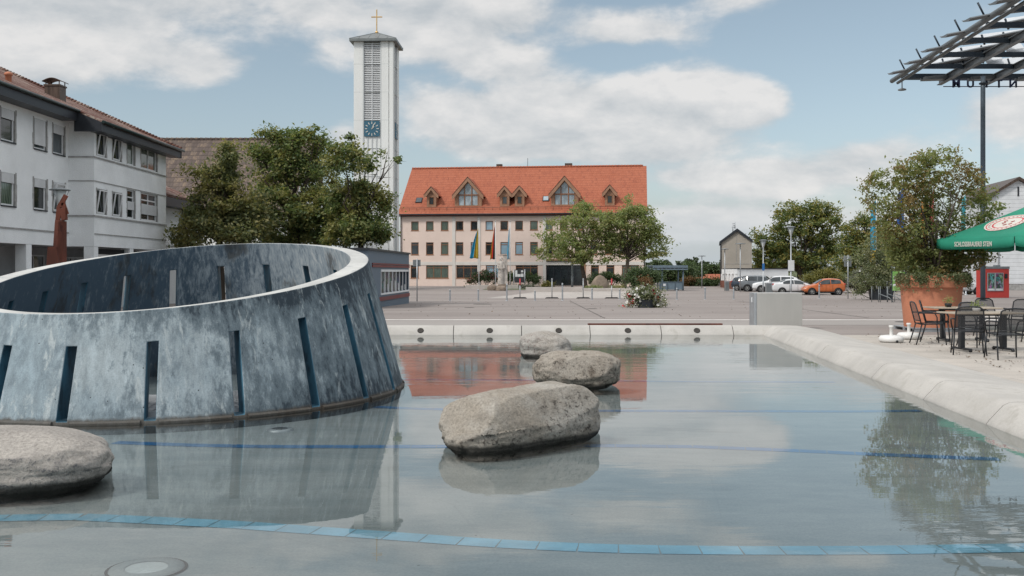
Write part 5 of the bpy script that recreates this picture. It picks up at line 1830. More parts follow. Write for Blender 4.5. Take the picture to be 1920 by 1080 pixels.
shrub('heather_bed', 'low greyish mauve bedding in front of the notice board', gd(541.2), [(972, 537, 14, 2.6), (992, 536, 12, 2.6)], 900, .14, 'leaf_pale', 'flower bed', seed=56, stems=False)
shrub('grass_bed', 'low green ground planting behind the kerb wall under the plaza trees', gd(543), [(1116, 539, 20, 2.5), (1155, 539, 20, 2.5)], 1300, .14, 'leaf_plaza', 'flower bed', seed=57, stems=False)
d = gd(543)
mb = MB(); mb.lathe([(0, 1.35), (.5, 1.1), (.95, .5), (1.1, 0), (1.0, -.2)], 9, (0, 0, 0), 1, .5)
tag(mb.build('pink_boulder', MT['rock_brown'], loc=(X(1127, d), d + 1.5, g(d) + .3), smooth=60), 'rough pinkish boulder standing among the hedge under the plaza trees', 'boulder')
shrub('round_bush', 'round dark green bush standing behind the flower tub', gd(560), [(1200, 514, 20, 13), (1184, 523, 13, 15), (1220, 516, 15, 12), (1203, 531, 22, 12), (1228, 522, 10, 8)], 5200, .17, 'leaf_dark', 'bush', seed=61, bx=1203)
shrub('autumn_bush', 'small bush with yellow brown leaves in front of the round dark bush', gd(562), [(1208, 527, 7, 10), (1214, 532, 5, 7)], 600, .14, 'leaf_brown', 'bush', seed=62)
shrub('yellow_bush', 'feathery yellow green bush behind the orange car', 96, [(1540, 515, 24, 12), (1522, 522, 16, 9), (1558, 520, 14, 10), (1540, 528, 34, 8)], 4200, .19, 'leaf_yellow', 'bush', seed=63)
shrub('silver_bush', 'pale silvery bush behind the sign post on the right', 95, [(1610, 516, 12, 12), (1622, 524, 14, 12), (1600, 526, 12, 10)], 2600, .17, 'leaf_pale', 'bush', seed=64)
shrub('verge_bush', 'green verge bushes right of the orange car', 97, [(1590, 530, 16, 9), (1612, 534, 20, 7), (1640, 532, 20, 9), (1575, 520, 10, 14)], 3200, .18, 'leaf_shrub', 'bush', seed=65)
shrub('rusty_hedge', 'rusty brown hedge to the right of the bus shelter', 128, [(1291, 528, 9, 9), (1284, 532, 6, 7), (1300, 531, 6, 7)], 1900, .24, 'leaf_brown', 'hedge', 'hedges across the street', seed=66)
shrub('green_hedge', 'low green hedge before the beige gabled house', 128, [(1315, 531, 11, 9), (1332, 530, 12, 9), (1346, 530, 9, 9)], 3000, .24, 'leaf_dark', 'hedge', 'hedges across the street', seed=67)


# ------------------------------------------------------------------ tubs and planters
def flower_tub(x, y, w, h, label, seed, lobes, leaf, n, flowers, mat='leaf_shrub', trail=True):
    d = gd(y)
    root = empty('flower_tub', (X(x, d), d, g(d)), 0, label, 'flower tub')
    W = w * d / F; H_ = h * d / F
    mb = MB()
    mb.lathe([(W * .44, 0), (W * .5, H_ * .96), (W * .53, H_ * .96), (W * .53, H_), (W * .45, H_), (W * .44, H_ * .85), (0, H_ * .85)], 8)
    mb.xf(Matrix.Rotation(PI / 8, 4, 'Z'))
    mb.build('tub', MT['tub'], root, bevel=.01)
    s = shrub('planting', None, d, lobes, n, leaf, mat, seed=seed, flowers=flowers, bx=x, stems=True, cr=leaf * 3)
    for ch in kids(s): ch.parent = root
    bpy.data.objects.remove(s)
    return root


flower_tub(1210, 577, 34, 15, 'dark tub overflowing with white and red flowers on the plaza', 71,
           [(1200, 552, 20, 10), (1225, 553, 18, 10), (1210, 545, 20, 10), (1186, 558, 9, 10), (1236, 562, 9, 10), (1205, 564, 20, 8), (1230, 570, 9, 6), (1180, 570, 6, 5), (1243, 570, 5, 4), (1175, 576, 4, 3)], .12, 3200,
           [('petal_white', 95, .13), ('petal_red', 14, .16)])
flower_tub(1652, 562, 46, 20, 'dark tub with a tall spreading grey green shrub in front of the green banner', 72,
           [(1652, 462, 34, 26), (1625, 482, 28, 26), (1672, 486, 22, 30), (1640, 512, 40, 26), (1665, 525, 26, 18), (1618, 530, 20, 16), (1608, 548, 10, 8), (1640, 535, 34, 12), (1603, 556, 5, 5)], .16, 8500,
           [('petal_white', 8, .14)])

D = 26.0
pt = empty('terracotta_planter', (X(1746, D), D, 0), 0, 'huge round terracotta planter holding a tree beside the terrace', 'planter')
k_ = D / F
mb = MB()
prof_ = [(0, .12), (47, .12), (48, .14), (54.5, 73), (61, 74), (62.5, 80), (62.5, 88), (60, 91), (55, 91), (54, 84), (0, 84)]
mb.lathe([(r * k_, (z - 0) * k_ + .10 if z > 1 else .10) for r, z in prof_], 64)
mb.build('pot', MT['terracotta'], pt, smooth=35)
mb = MB(); mb.lathe([(53 * k_, 0), (53.9 * k_, 0)], 40, (0, 0, 84.5 * k_ + .1)); mb.lathe([(0, 0), (54 * k_, 0)], 40, (0, 0, 85 * k_ + .1)); mb.build('soil', MT['soil'], pt)
mb = MB()
mb.box(-.72, .72, -.72, .72, .075, .10)
for y0 in (-.70, -.06, .58): mb.box(-.72, .72, y0, y0 + .12, .0, .075)
mb.build('pallet', MT['galv'], pt)
for k in range(11):      # pale stones lying along the rim
    a = R(-165 + 15 * k); r = 57 * k_
    mb = MB(); mb.lathe([(0, .05), (.05, .035), (.075, 0), (.05, -.03), (0, -.03)], 10, (0, 0, 0), 1.25, .8)
    mb.xf(Matrix.Translation((r * math.cos(a), r * math.sin(a), 92.5 * k_ + .10)) @ Matrix.Rotation(a + PI / 2 + random.uniform(-.3, .3), 4, 'Z'))
    mb.build('rim_knob', MT['terracotta'], pt)
rng = np.random.default_rng(81)
Pv = []
for k in range(120):       # trailing evergreen over the rim
    a = R(rng.uniform(-190, 10)); ln = abs(rng.normal()) * .17 + .03
    if R(-120) < a < R(-95) and rng.random() < .6: continue
    for q in range(14):
        t = q / 14; r = (52 + 14 * min(1, t * 2.2)) * k_
        z = 92 * k_ + .10 + .06 * math.sin(min(1, t * 1.6) * PI) - ln * max(0, t - .35) * 1.6
        Pv += [[r * math.cos(a + .1 * t) + rng.normal() * .035, r * math.sin(a + .1 * t) + rng.normal() * .035, z + rng.normal() * .03] for _ in range(3)]
V, m = leaf_mesh(np.array(Pv), .055, rng)
mesh_quads('trailing_plant', V, m, MT['leaf_shrub'], pt)

# the tree in the planter: many thin stems
rng = np.random.default_rng(83)
base = (X(1750, D), D, 84.5 * k_ + .10)
troot = empty('planter_tree', base, 0, 'broad olive green many stemmed small tree growing in the huge terracotta planter', 'tree')
lob = [(1745, 298, 50, 20), (1696, 316, 50, 26), (1800, 330, 46, 24), (1656, 345, 40, 24), (1664, 388, 50, 30), (1742, 365, 60, 42), (1824, 362, 42, 36), (1848, 390, 28, 28), (1636, 334, 18, 12), (1680, 436, 56, 34), (1768, 425, 60, 40), (1834, 430, 38, 34), (1745, 482, 74, 34), (1690, 474, 40, 30), (1812, 484, 44, 30), (1758, 514, 56, 18), (1640, 372, 22, 18), (1842, 470, 26, 26), (1716, 340, 50, 34)]
L = px_lobes(lob, D, base, 1.0, rng, .5)
P, cl = crown_points(L, 21000, 18, .17, rng, hollow=2.2)
low = [c for c in cl if c[2] < .95]
P2, _ = crown_points(L[12:16], 4200, 16, .15, rng, hollow=1.6)
P = np.concatenate([P, P2])
V, m = leaf_mesh(P, .086, rng, up=.25)
mesh_quads('crown', V, m, MT['leaf_planter'], troot)
mb = MB()
for k in range(9):
    a = rng.uniform(0, 2 * PI)
    tip = Vector((rng.uniform(-1.25, 1.25), rng.uniform(-.9, .9), rng.uniform(1.9, 2.9)))
    s = Vector((.12 * math.cos(a), .12 * math.sin(a), -.02))
    mid = s.lerp(tip, .5) + Vector((-tip.x * .12, 0, .15))
    mb.path([s, s.lerp(mid, .5) + Vector(rng.normal(size=3)) * .03, mid, mid.lerp(tip, .5) + Vector(rng.normal(size=3)) * .05, tip], [.045, .038, .030, .020, .006], 7)
    for q in range(9):
        t = rng.uniform(.2, .95); p0 = s.lerp(mid, t / .5) if t < .5 else mid.lerp(tip, (t - .5) / .5)
        e = min((Vector(c) for c in [cl[i] for i in rng.choice(len(cl), 14)]), key=lambda c: (c - p0 - Vector((0, 0, .4))).length)
        mb.path([p0, p0.lerp(e, .5) + Vector(rng.normal(size=3)) * .05, e], [.014, .010, .004], 5)
mb.path([(0, 0, -.02), (.05, 0, .9), (.12, 0, 1.6)], [.075, .05, .03], 8)
mb.build('trunk', MT['bark'], troot)
# ------------------------------------------------------------------ street furniture
def bollard_at(x, yb, yt, label, proto=[None]):
    d = gd(yb)
    if proto[0] is None:
        r = empty('bollard', (0, 0, 0), 0, label, 'bollard', 'steel bollards across the plaza')
        mb = MB(); mb.lathe([(.055, 0), (.055, .84), (.048, .88), (0, .89)], 14); mb.build('post', MT['galv'], r)
        mb = MB(); mb.lathe([(.12, 0), (.12, .012), (.06, .02)], 16); mb.build('base_plate', MT['galv'], r)
        mb = MB(); mb.lathe([(.057, .74), (.058, .75), (.058, .79), (.057, .80)], 14); mb.build('collar', MT['sign_back'], r)
        proto[0] = r
    else:
        r = copy_tree(proto[0])
    r.location = (X(x, d), d, g(d))
    r.scale = (1, 1, ((yb - yt) * d / F) / .88)
    r['label'] = label


for x, yb, yt, lb in ((843.6, 564.5, 543, 'leftmost steel bollard on the plaza, first right of the blue grey kiosk'), (896.8, 564.5, 542.5, 'second steel bollard from the kiosk, left of the stone statue'),
                      (950.3, 564, 532, 'tall steel bollard in line with the stone statue'), (1003, 564, 545, 'short steel bollard in line with the notice board'),
                      (1054.5, 563.6, 531, 'tall steel bollard in front of the glazed town hall entrance'), (1110, 562.5, 540, 'steel bollard in front of the left plaza tree trunk'),
                      (1162, 561.5, 542, 'steel bollard just left of the tub of white flowers'), (1269, 562, 540, 'steel bollard in front of the bus shelter'),
                      (1322, 561, 539, 'steel bollard between the bus shelter and the beige house'), (1375.6, 561, 538, 'steel bollard left of the steel cabinet, before the low white building'),
                      (1536, 560, 534, 'steel bollard in front of the orange car')):
    bollard_at(x, yb, yt, lb)


def warn_post(x, red, label, proto={}):
    d = gd(559.5)
    if red not in proto:
        r = empty('guard_post', (0, 0, 0), 0, label, 'guard post', 'guard posts on rubber feet')
        h = 34.5 * d / F
        mb = MB(); mb.tube((0, 0, .06), (0, 0, h * (.72 if red else 1)), .035); mb.build('post', MT['galv'], r)
        if red:
            mb = MB(); mb.tube((0, 0, h * .722), (0, 0, h), .055); mb.lathe([(.055, 0), (.075, .03), (.06, .09), (0, .11)], 12, (0, 0, h)); mb.build('reflector', MT['red_print'], r)
        else:
            mb = MB(); mb.lathe([(.036, 0), (.06, .03), (.05, .1), (0, .12)], 12, (0, 0, h)); mb.build('cap', MT['galv'], r)
        mb = MB(); mb.prism([(-.55, 0), (.55, 0), (.42, .09), (-.42, .09)], -.2, .2); mb.build('rubber_foot', MT['rubber'], r, bevel=.015)
        proto[red] = r
    else: r = copy_tree(proto[red])
    r.location = (X(x, d), d, g(d)); r['label'] = label


warn_post(975, True, 'red topped guard post on a black rubber foot in front of the notice board')
warn_post(1147, True, 'red topped guard post on a black rubber foot between the two plaza trees')
warn_post(1035, False, 'plain guard post on a black rubber foot left of the town hall entrance')
warn_post(1093.5, False, 'plain guard post on a black rubber foot at the foot of the left plaza tree')


def disc_lamp(x, d, ytop, label, plate=None):
    h = Z(ytop, d) - g(d)
    r = empty('street_lamp', (X(x, d), d, g(d)), 0, label, 'street lamp', 'disc topped street lamps')
    mb = MB(); mb.path([(0, 0, 0), (0, 0, 1.2), (0, 0, 1.22), (0, 0, h - .75)], [.075, .07, .055, .045], 12); mb.build('post', MT['galv'], r)
    mb = MB(); mb.lathe([(0, h), (.20, h - .02), (.38, h - .07), (.385, h - .10), (0, h - .10)], 28); mb.build('disc', MT['sign_back'], r)
    mb = MB(); mb.lathe([(.05, h - .78), (.08, h - .70), (.12, h - .45), (.24, h - .12), (.22, h - .12), (.10, h - .44), (.0, h - .6)], 20); mb.build('reflector_cone', MT['lamp_glass'], r)
    mb = MB()
    for k in range(3):
        a = k * 2 * PI / 3 + .4; mb.tube((.07 * math.cos(a), .07 * math.sin(a), h - .72), (.33 * math.cos(a), .33 * math.sin(a), h - .09), .014, n=6)
    mb.build('strut', MT['galv'], r)
    if plate:
        y0, y1, m, w = plate
        mb = MB(); mb.box(-w / 2, w / 2, -.09, -.06, Z(y1, d) - g(d), Z(y0, d) - g(d)); mb.build('plate', MT[m], r, bevel=.008)


disc_lamp(112, 38.0, 352, 'disc topped street lamp behind the rusty sculpture')
disc_lamp(1483, 80.0, 424, 'taller disc topped street lamp with a white plate above the white cars', (488, 508, 'sign_white', .5))
disc_lamp(1431, 92.0, 449, 'lower disc topped street lamp with a blue plate by the low white building', (494, 507, 'sign_blue', .22))


def t_lamp(x, d, ytop, label, w=.55):
    h = Z(ytop, d) - g(d)
    r = empty('car_park_lamp', (X(x, d), d, g(d)), 0, label, 'street lamp', 'flat headed car park lamps')
    mb = MB(); mb.path([(0, 0, 0), (0, 0, h)], [.06, .04], 10); mb.build('post', MT['galv'], r)
    mb = MB(); mb.lathe([(0, h + .08), (w, h + .02), (w, h - .03), (0, h - .06)], 20); mb.build('lamp_head', MT['sign_back'], r)


t_lamp(1388, 100, 457, 'flat headed lamp in front of the beige gabled house wall')
t_lamp(1359, 104, 467, 'flat headed lamp at the left edge of the beige gabled house', .4)
t_lamp(1316, 118, 480, 'small flat headed lamp before the green hedge', .45)
d = gd(541)
r = empty('lamp_post', (X(1073, d), d, g(d)), 0, 'slim pale lamp post before the town hall entrance', 'lamp post')
h = Z(455, d) - g(d)
mb = MB(); mb.path([(0, 0, 0), (0, 0, 1.4), (0, 0, 1.42), (0, 0, h - .5)], [.14, .13, .10, .09], 12); mb.build('post', MT['sign_back'], r)
mb = MB(); mb.lathe([(.09, h - .5), (.14, h - .45), (.16, h - .1), (.2, h - .05), (.1, h), (0, h)], 14); mb.build('lamp_head', MT['lamp_glass'], r)


def sign_post(x, yb, ytop, plates, label):
    d = gd(yb)
    r = empty('sign_post', (X(x, d), d, g(d)), 0, label, 'sign', 'traffic sign posts seen from behind')
    mb = MB(); mb.tube((0, 0, 0), (0, 0, Z(ytop, d) - g(d)), .04); mb.build('post', MT['galv'], r)
    for x0, x1, y0, y1, m in plates:
        mb = MB(); mb.box(X(x0, d) - X(x, d), X(x1, d) - X(x, d), .045, .065, Z(y1, d) - g(d), Z(y0, d) - g(d)); pl = mb.build('sign_plate', MT[m], r, bevel=.01)
        mb = MB(); zc = (Z(y1, d) + Z(y0, d)) / 2 - g(d); mb.box(-.16, .16, .038, .044, zc - .03, zc + .03); mb.build('clamp', MT['galv'], pl)


sign_post(782, 565, 485, [(774, 788.5, 487, 499.5, 'sign_back')], 'sign post seen from behind beside the blue grey kiosk')
sign_post(1590, 560, 478, [(1582, 1598, 480, 488, 'galv'), (1583, 1597, 488.5, 500, 'sign_back')], 'sign post seen from behind to the right of the orange car')

for x, yb, yt, w, lb in ((1363, 543, 527, 7, 'grey litter bin in front of the low white building, left one'), (1442, 549, 530, 12, 'slatted grey litter bin beside the white cars')):
    d = gd(yb + 3)
    r = empty('litter_bin', (X(x, d), d, g(d)), 0, lb, 'litter bin')
    W = w * d / F; H_ = (yb + 3 - yt) * d / F
    mb = MB()
    mb.box(-W / 2, W / 2, -W / 2, W / 2, .05, H_ * .9)
    for k in range(6):
        u = lerp(-W / 2, W / 2, (k + .5) / 6); mb.box(u - W * .05, u + W * .05, -W / 2 - .02, -W / 2 - .001, .08, H_ * .88)
    mb.build('body', MT['sign_back'], r)
    mb = MB(); mb.box(-W * .56, W * .56, -W * .56, W * .56, H_ * .9, H_); mb.build('lid', MT['galv'], r, bevel=.02)

# bus shelter
d = gd(545)
bs = empty('bus_shelter', (X(1260, d), d, g(d)), R(4), 'grey steel bus shelter with a flat trussed roof across the plaza', 'bus shelter')
def bx(x): return (x - 1260) * d / F
def bz(y): return Z(y, d) - g(d)
mb = MB(); mb.box(bx(1222), bx(1288), -.5, 2.6, bz(499.5), bz(497.5)); rf = mb.build('roof', MT['shelter'], bs)
mb = MB()
for y0 in (-.5, 2.5):
    mb.box(bx(1222), bx(1288), y0, y0 + .1, bz(506), bz(504)); mb.box(bx(1222), bx(1288), y0, y0 + .1, bz(502), bz(499.6))
for k in range(9):
    u = lerp(bx(1223), bx(1286), k / 8); mb.box(u, u + .08, -.45, 2.55, bz(504), bz(502))
mb.build('truss', MT['shelter'], rf)
for x in (1241.5, 1281):
    for y0 in (0, 2.2):
        mb = MB(); mb.tube((bx(x), y0, 0), (bx(x), y0, bz(504)), .09); mb.build('post', MT['shelter'], bs)
mb = MB(); mb.box(bx(1237), bx(1281), -.03, .03, .12, bz(529.5))
mb.build('lower_panel', MT['shelter'], bs)
mb = MB()
for x in (1237, 1251.5, 1266, 1280): mb.box(bx(x) - .06, bx(x) + .06, -.06, .06, 0, bz(528))
mb.box(bx(1237), bx(1281), -.07, .07, bz(529.5), bz(528))
mb.build('panel_frame', MT['mast'], bs)
mb = MB(); mb.box(bx(1242), bx(1248), -.045, -.034, bz(536), bz(532)); mb.build('notice', MT['sign_white'], bs)

# ------------------------------------------------------------------ houses on the right
d = 124.0
gh = empty('beige_gabled_house', (X(1380, d), d, g(d)), R(-11.5), 'narrow tall beige house with a steep dark gable roof and an antenna', 'house')
def hx(x): return (x - 1380) * d / F
def hz(y): return Z(y, d) - g(d)
mb = MB(); mb.prism([(hx(1351.5), -.2), (hx(1409), -.2), (hx(1409), hz(453)), (hx(1382), hz(434)), (hx(1351.5), hz(455))], 0, 9); mb.build('wall', MT['beige_render'], gh)
mb = MB()
for a, b in (((hx(1349.5), hz(458)), (hx(1382), hz(434))), ((hx(1410.5), hz(455)), (hx(1382), hz(434)))):
    mb.prism([(a[0], a[1] + .02), (b[0], b[1] + .02), (b[0], b[1] + .38), (a[0], a[1] + .34)], -.25, 9.3)
rf = mb.build('roof', MT['fascia'], gh)
mb = MB(); mb.tube((hx(1375), 3, hz(437)), (hx(1375), 3, hz(416)), .05)
for y0, x0, x1 in ((417, 1375, 1379), (421, 1374, 1378), (424, 1373, 1380)): mb.tube((hx(x0), 3, hz(y0)), (hx(x1), 3, hz(y0)), .05)
mb.tube((hx(1379), 3, hz(427)), (hx(1379), 3, hz(414)), .05)
mb.build('antenna', MT['galv'], rf)
mb = MB(); mb.box(hx(1351.5) + .3, hx(1409) - .3, -.03, -.002, hz(495), hz(494.4)); mb.box(hx(1381) - .02, hx(1381) + .02, -.028, -.002, hz(493), hz(440)); mb.build('render_joint', MT['reveal_grey'], gh)
mb = MB(); mb.tube((hx(1352), -.08, 0), (hx(1352), -.08, hz(457)), .07); mb.build('downpipe', MT['fascia'], gh)

A, B = Vector((X(1383, 110), 110.0)), Vector((X(1478, 112.5), 112.5))
lw = empty('low_white_building', (A.x, A.y, g(110)), math.atan2(B.y - A.y, B.x - A.x), 'long low white building with a row of pillars behind the parked cars', 'building')
L = (B - A).length
zt = Z(504.5, 110) - g(110)
a_ = lw.rotation_euler.z
side = Vector((X(1357, 121) - A.x, 121 - 110.0)); sl_ = side.length; sa = math.atan2(side.y, side.x) - a_
m4 = Matrix.Rotation(sa, 4, 'Z')
so2 = Vector((math.cos(sa) * sl_, math.sin(sa) * sl_))
foot = [(0, 0), (L, 0), (L + so2.x, so2.y), (so2.x, so2.y)]
mb = MB(); mb.prism(foot, -.2, zt, 'z'); mb.build('wall', MT['white_render'], lw)
mb = MB(); mb.prism([(-.1, -.1), (L + .1, -.1), (L + so2.x + .1, so2.y + .1), (so2.x - .1, so2.y + .1)], zt, zt + .1, 'z'); mb.build('roof', MT['fascia'], lw)
mb = MB(); mb.box(.05, sl_, .01, .25, zt - .55, zt - .01)
mb.xf(m4); mb.build('lintel', MT['white_render'], lw)
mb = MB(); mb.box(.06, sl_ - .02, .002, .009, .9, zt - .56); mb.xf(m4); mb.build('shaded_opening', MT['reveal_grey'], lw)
for k in range(5):
    u = .4 + (sl_ - .8) * k / 4; mb = MB(); mb.box(u - .28, u + .28, .01, .35, .9, zt - .56); mb.xf(m4); mb.build('pillar', MT['white_render'], lw)
mb = MB(); mb.box(.05, sl_, .01, .40, -.2, .88); mb.xf(m4); mb.build('brick_base', MT['brick_red'], lw)

d = 230.0
rh = empty('distant_red_roof_house', (X(1322, d), d, g(d) - 2.4), 0, 'distant low house of which only the red roof shows above the hedge', 'house')
mb = MB(); mb.box(-4.5, 4.5, 0, 7, 0, 2.2); mb.build('wall', MT['band_white'], rh)
mb = MB(); mb.prism([(-.4, 2.2), (3.5, 3.6), (7.4, 2.2)], -4.8, 4.8, 'x'); mb.build('roof', MT['roof_red'], rh)

# white gabled house on the right
d = 106.0
wh = empty('white_board_house', (X(1898, d), d, g(d)), R(-8), 'white boarded house with a dark gable roof at the right edge', 'house')
def wx(x): return (x - 1898) * d / F
def wz(y): return Z(y, d) - g(d)
hw_ = 5.2
ez = wz(366)
az_ = wz(338)
xa = .6
mb = MB()
mb.prism([(xa - hw_ + 3.0, .7), (xa + hw_ + 1, .7), (xa + hw_ + 1, az_ - (hw_ + 1) * .62), (xa, az_), (xa - hw_ + 3.0, az_ - (hw_ - 3.0) * .62)], 0, 12)
mb.build('wall', MT['siding'], wh)
mb = MB(); mb.box(xa - hw_ + 3.05, xa + hw_ + .95, .05, 11.9, -.2, .70); mb.build('plinth', MT['reveal_grey'], wh)
mb = MB()
for s, w in ((-1, hw_ - 2.6), (1, hw_ + 1.4)):
    mb.prism([(xa, az_ + .03), (xa + s * w, az_ + .03 - w * .62), (xa + s * w, az_ + .35 - w * .62), (xa, az_ + .35)], -.4, 12.4)
rf = mb.build('roof', MT['copper'], wh)
mb = MB(); mb.box(xa - .08, xa + .08, -.04, -.003, az_ - 1.7, az_ - .7); mb.build('gable_vent', MT['fascia'], wh)
window(wh, xa + 1.0, xa + 2.2, 2.0, 3.6, -.05, MT['white_paint'], MT['glass_dark'], mull=(.5,))
window(wh, xa + 1.0, xa + 2.2, 5.0, 6.5, -.05, MT['white_paint'], MT['glass_dark'], mull=(.5,))
mb = MB(); mb.tube((xa - 2.0, -.1, 0), (xa - 2.0, -.1, wz(400)), .06); mb.build('downpipe', MT['galv'], wh)

# red information kiosk
d = gd(558.5)
rk = empty('red_information_kiosk', (X(1848, d), d, g(d)), R(4), 'red box kiosk with a framed pair of posters behind the terrace', 'kiosk')
def kx(x): return (x - 1848) * d / F
def kz(y): return Z(y, d) - g(d)
mb = MB(); mb.box(0, kx(1894), 0, 1.4, 0, kz(504)); mb.build('body', MT['red_box'], rk, bevel=.02)
mb = MB(); mb.box(-.03, kx(1894) + .03, -.03, 1.43, kz(504) + .002, kz(499.5)); mb.box(kx(1872), kx(1881), .3, .7, kz(499.5), kz(497)); mb.build('top', MT['sign_back'], rk, bevel=.01)
mb = MB()
for q in ((1851, 1882, 511.5, 512.7), (1851, 1882, 544.5, 545.7), (1851, 1852.2, 512.7, 544.5), (1881, 1882, 512.7, 544.5), (1865, 1867.2, 512.7, 544.5)): mb.box(kx(q[0]), kx(q[1]), -.06, -.003, kz(q[3]), kz(q[2]))
fr = mb.build('poster_frame', MT['galv'], rk)
for x0, x1 in ((1852.2, 1865), (1867.2, 1881)):
    mb = MB(); mb.box(kx(x0), kx(x1), -.02, -.002, kz(544.5), kz(541)); mb.build('poster_margin', MT['sign_white'], fr)
    mb = MB(); mb.box(kx(x0), kx(x1), -.02, -.002, kz(540.98), kz(512.7)); mb.build('poster', MT['posters'], fr)
mb = MB(); mb.box(kx(1885), kx(1890), -.07, -.003, kz(522), kz(513.5)); mb.build('letter_slot', MT['black'], rk, bevel=.01)

# banner flags beyond the planter
fd = 84.0
for x, yt, yb, w, cols_, mats, lb in (
        (1637, 376, 500, .50, (.72, .28), ['f_cyan', 'f_yellow'], 'cyan banner with a yellow lower end beside the dark tree, leftmost of the banners'),
        (1689, 352, 456, .62, (1.0,), ['f_blue'], 'deep blue banner behind the left half of the planter tree'),
        (1735, 366, 466, .72, (.5, .5), ['f_yellow', 'f_orange'], 'orange and yellow banner behind the middle of the planter tree'),
        (1746, 358, 442, .50, (1.0,), ['f_pink'], 'coral red banner behind the middle of the planter tree'),
        (1805, 366, 440, .40, (1.0,), ['f_teal'], 'teal banner behind the right half of the planter tree')):
    ro = pole(x + 6, fd, yt - 6, 'white pole carrying the ' + lb.split(' behind')[0].split(' beside')[0], 'banner poles beyond the planter', .05, 'banner_pole')
    o = cloth('banner', None, (yb - yt) * fd / F, w * .8, w, cols_, [MT[q] for q in mats], (X(x + 5.2, fd), fd, Z(yt, fd)), lb, 'banners beyond the planter', folds=1.5, amp=.07, horizontal=(x == 1637), seed=int(x))
    o['category'] = 'banner'
    fd += 1.3
d = gd(567)
gb = empty('green_banner_sign', (X(1685, d), d, g(d)), 0, 'green printed banner sign on a dark post in front of the planter tree', 'sign')
mb = MB(); mb.box(X(1673, d) - X(1685, d), X(1697, d) - X(1685, d), -.03, .03, Z(545, d) - g(d), Z(509, d) - g(d)); bn = mb.build('panel', MT['green_sign'], gb)
mb = MB()
for y0, x0, x1 in ((518, 1675, 1682), (521, 1675, 1684), (524, 1675, 1683)): mb.box(X(x0, d) - X(1685, d), X(x1, d) - X(1685, d), -.037, -.031, Z(y0 + 1.6, d) - g(d), Z(y0, d) - g(d))
mb.prism([(X(1674, d) - X(1685, d), Z(533, d) - g(d)), (X(1696, d) - X(1685, d), Z(527, d) - g(d)), (X(1696, d) - X(1685, d), Z(532, d) - g(d)), (X(1674, d) - X(1685, d), Z(537, d) - g(d))], -.037, -.031)
mb.build('print', MT['sign_white'], bn)
mb = MB(); mb.box(X(1697.2, d) - X(1685, d), X(1699, d) - X(1685, d), -.05, .05, 0, Z(508, d) - g(d)); mb.box(X(1672, d) - X(1685, d), X(1672.9, d) - X(1685, d), -.04, .04, 0, Z(508, d) - g(d)); mb.build('post', MT['canopy_dark'], gb)
d = gd(566.5)
for k, x in enumerate((1641, 1657, 1671)):
    mb = MB(); w = 6.5 * d / F; h = 29 * d / F
    mb.path([(-w, 0, 0), (-w, 0, h), (w, 0, h), (w, 0, 0)], .026, 8)
    mb.path([(w, 0, h * .55), (w + .5, -.5, h * .3), (w + .7, -.7, 0.02)], .025, 6)
    tag(mb.build('bike_stand', MT['sign_back'], loc=(X(x, d), d, g(d))), ('left', 'middle', 'right')[k] + ' one of three galvanised bicycle stands under the green banner', 'bike stand', 'bicycle stands under the green banner')


# ------------------------------------------------------------------ cars
CARS = {
    'hatch': [(0, .36, .52, .62, .60, .48), (.08, .26, .58, .72, .74, .60), (.35, .20, .70, .84, .80, .70), (.85, .19, .84, .95, .83, .76), (1.0, .19, .90, 1.00, .83, .74), (1.75, .19, .94, 1.45, .83, .60), (2.3, .19, .96, 1.50, .83, .60), (3.05, .19, 1.0, 1.45, .82, .57), (3.38, .22, 1.03, 1.34, .80, .55), (3.56, .28, 1.0, 1.07, .76, .64), (3.67, .40, .75, .86, .66, .55)],
    'sedan': [(0, .36, .50, .60, .66, .55), (.10, .24, .58, .70, .82, .70), (.45, .20, .70, .82, .88, .78), (1.3, .19, .86, .95, .90, .82), (1.5, .19, .90, .99, .90, .78), (2.25, .19, .93, 1.38, .90, .62), (2.8, .19, .94, 1.43, .90, .62), (3.4, .19, .96, 1.38, .90, .60), (4.0, .20, 1.0, 1.09, .89, .70), (4.55, .24, .98, 1.06, .86, .74), (4.70, .38, .80, .92, .78, .66)],
    'suv': [(0, .42, .60, .78, .70, .58), (.10, .30, .70, .90, .85, .74), (.45, .26, .84, 1.0, .90, .82), (1.15, .25, 1.0, 1.10, .92, .84), (1.35, .25, 1.03, 1.14, .92, .80), (2.0, .25, 1.05, 1.60, .92, .68), (2.6, .25, 1.06, 1.66, .92, .68), (3.6, .25, 1.08, 1.64, .92, .66), (4.2, .28, 1.10, 1.52, .90, .64), (4.45, .34, 1.08, 1.16, .87, .74), (4.55, .46, .9, 1.0, .78, .68)],
}


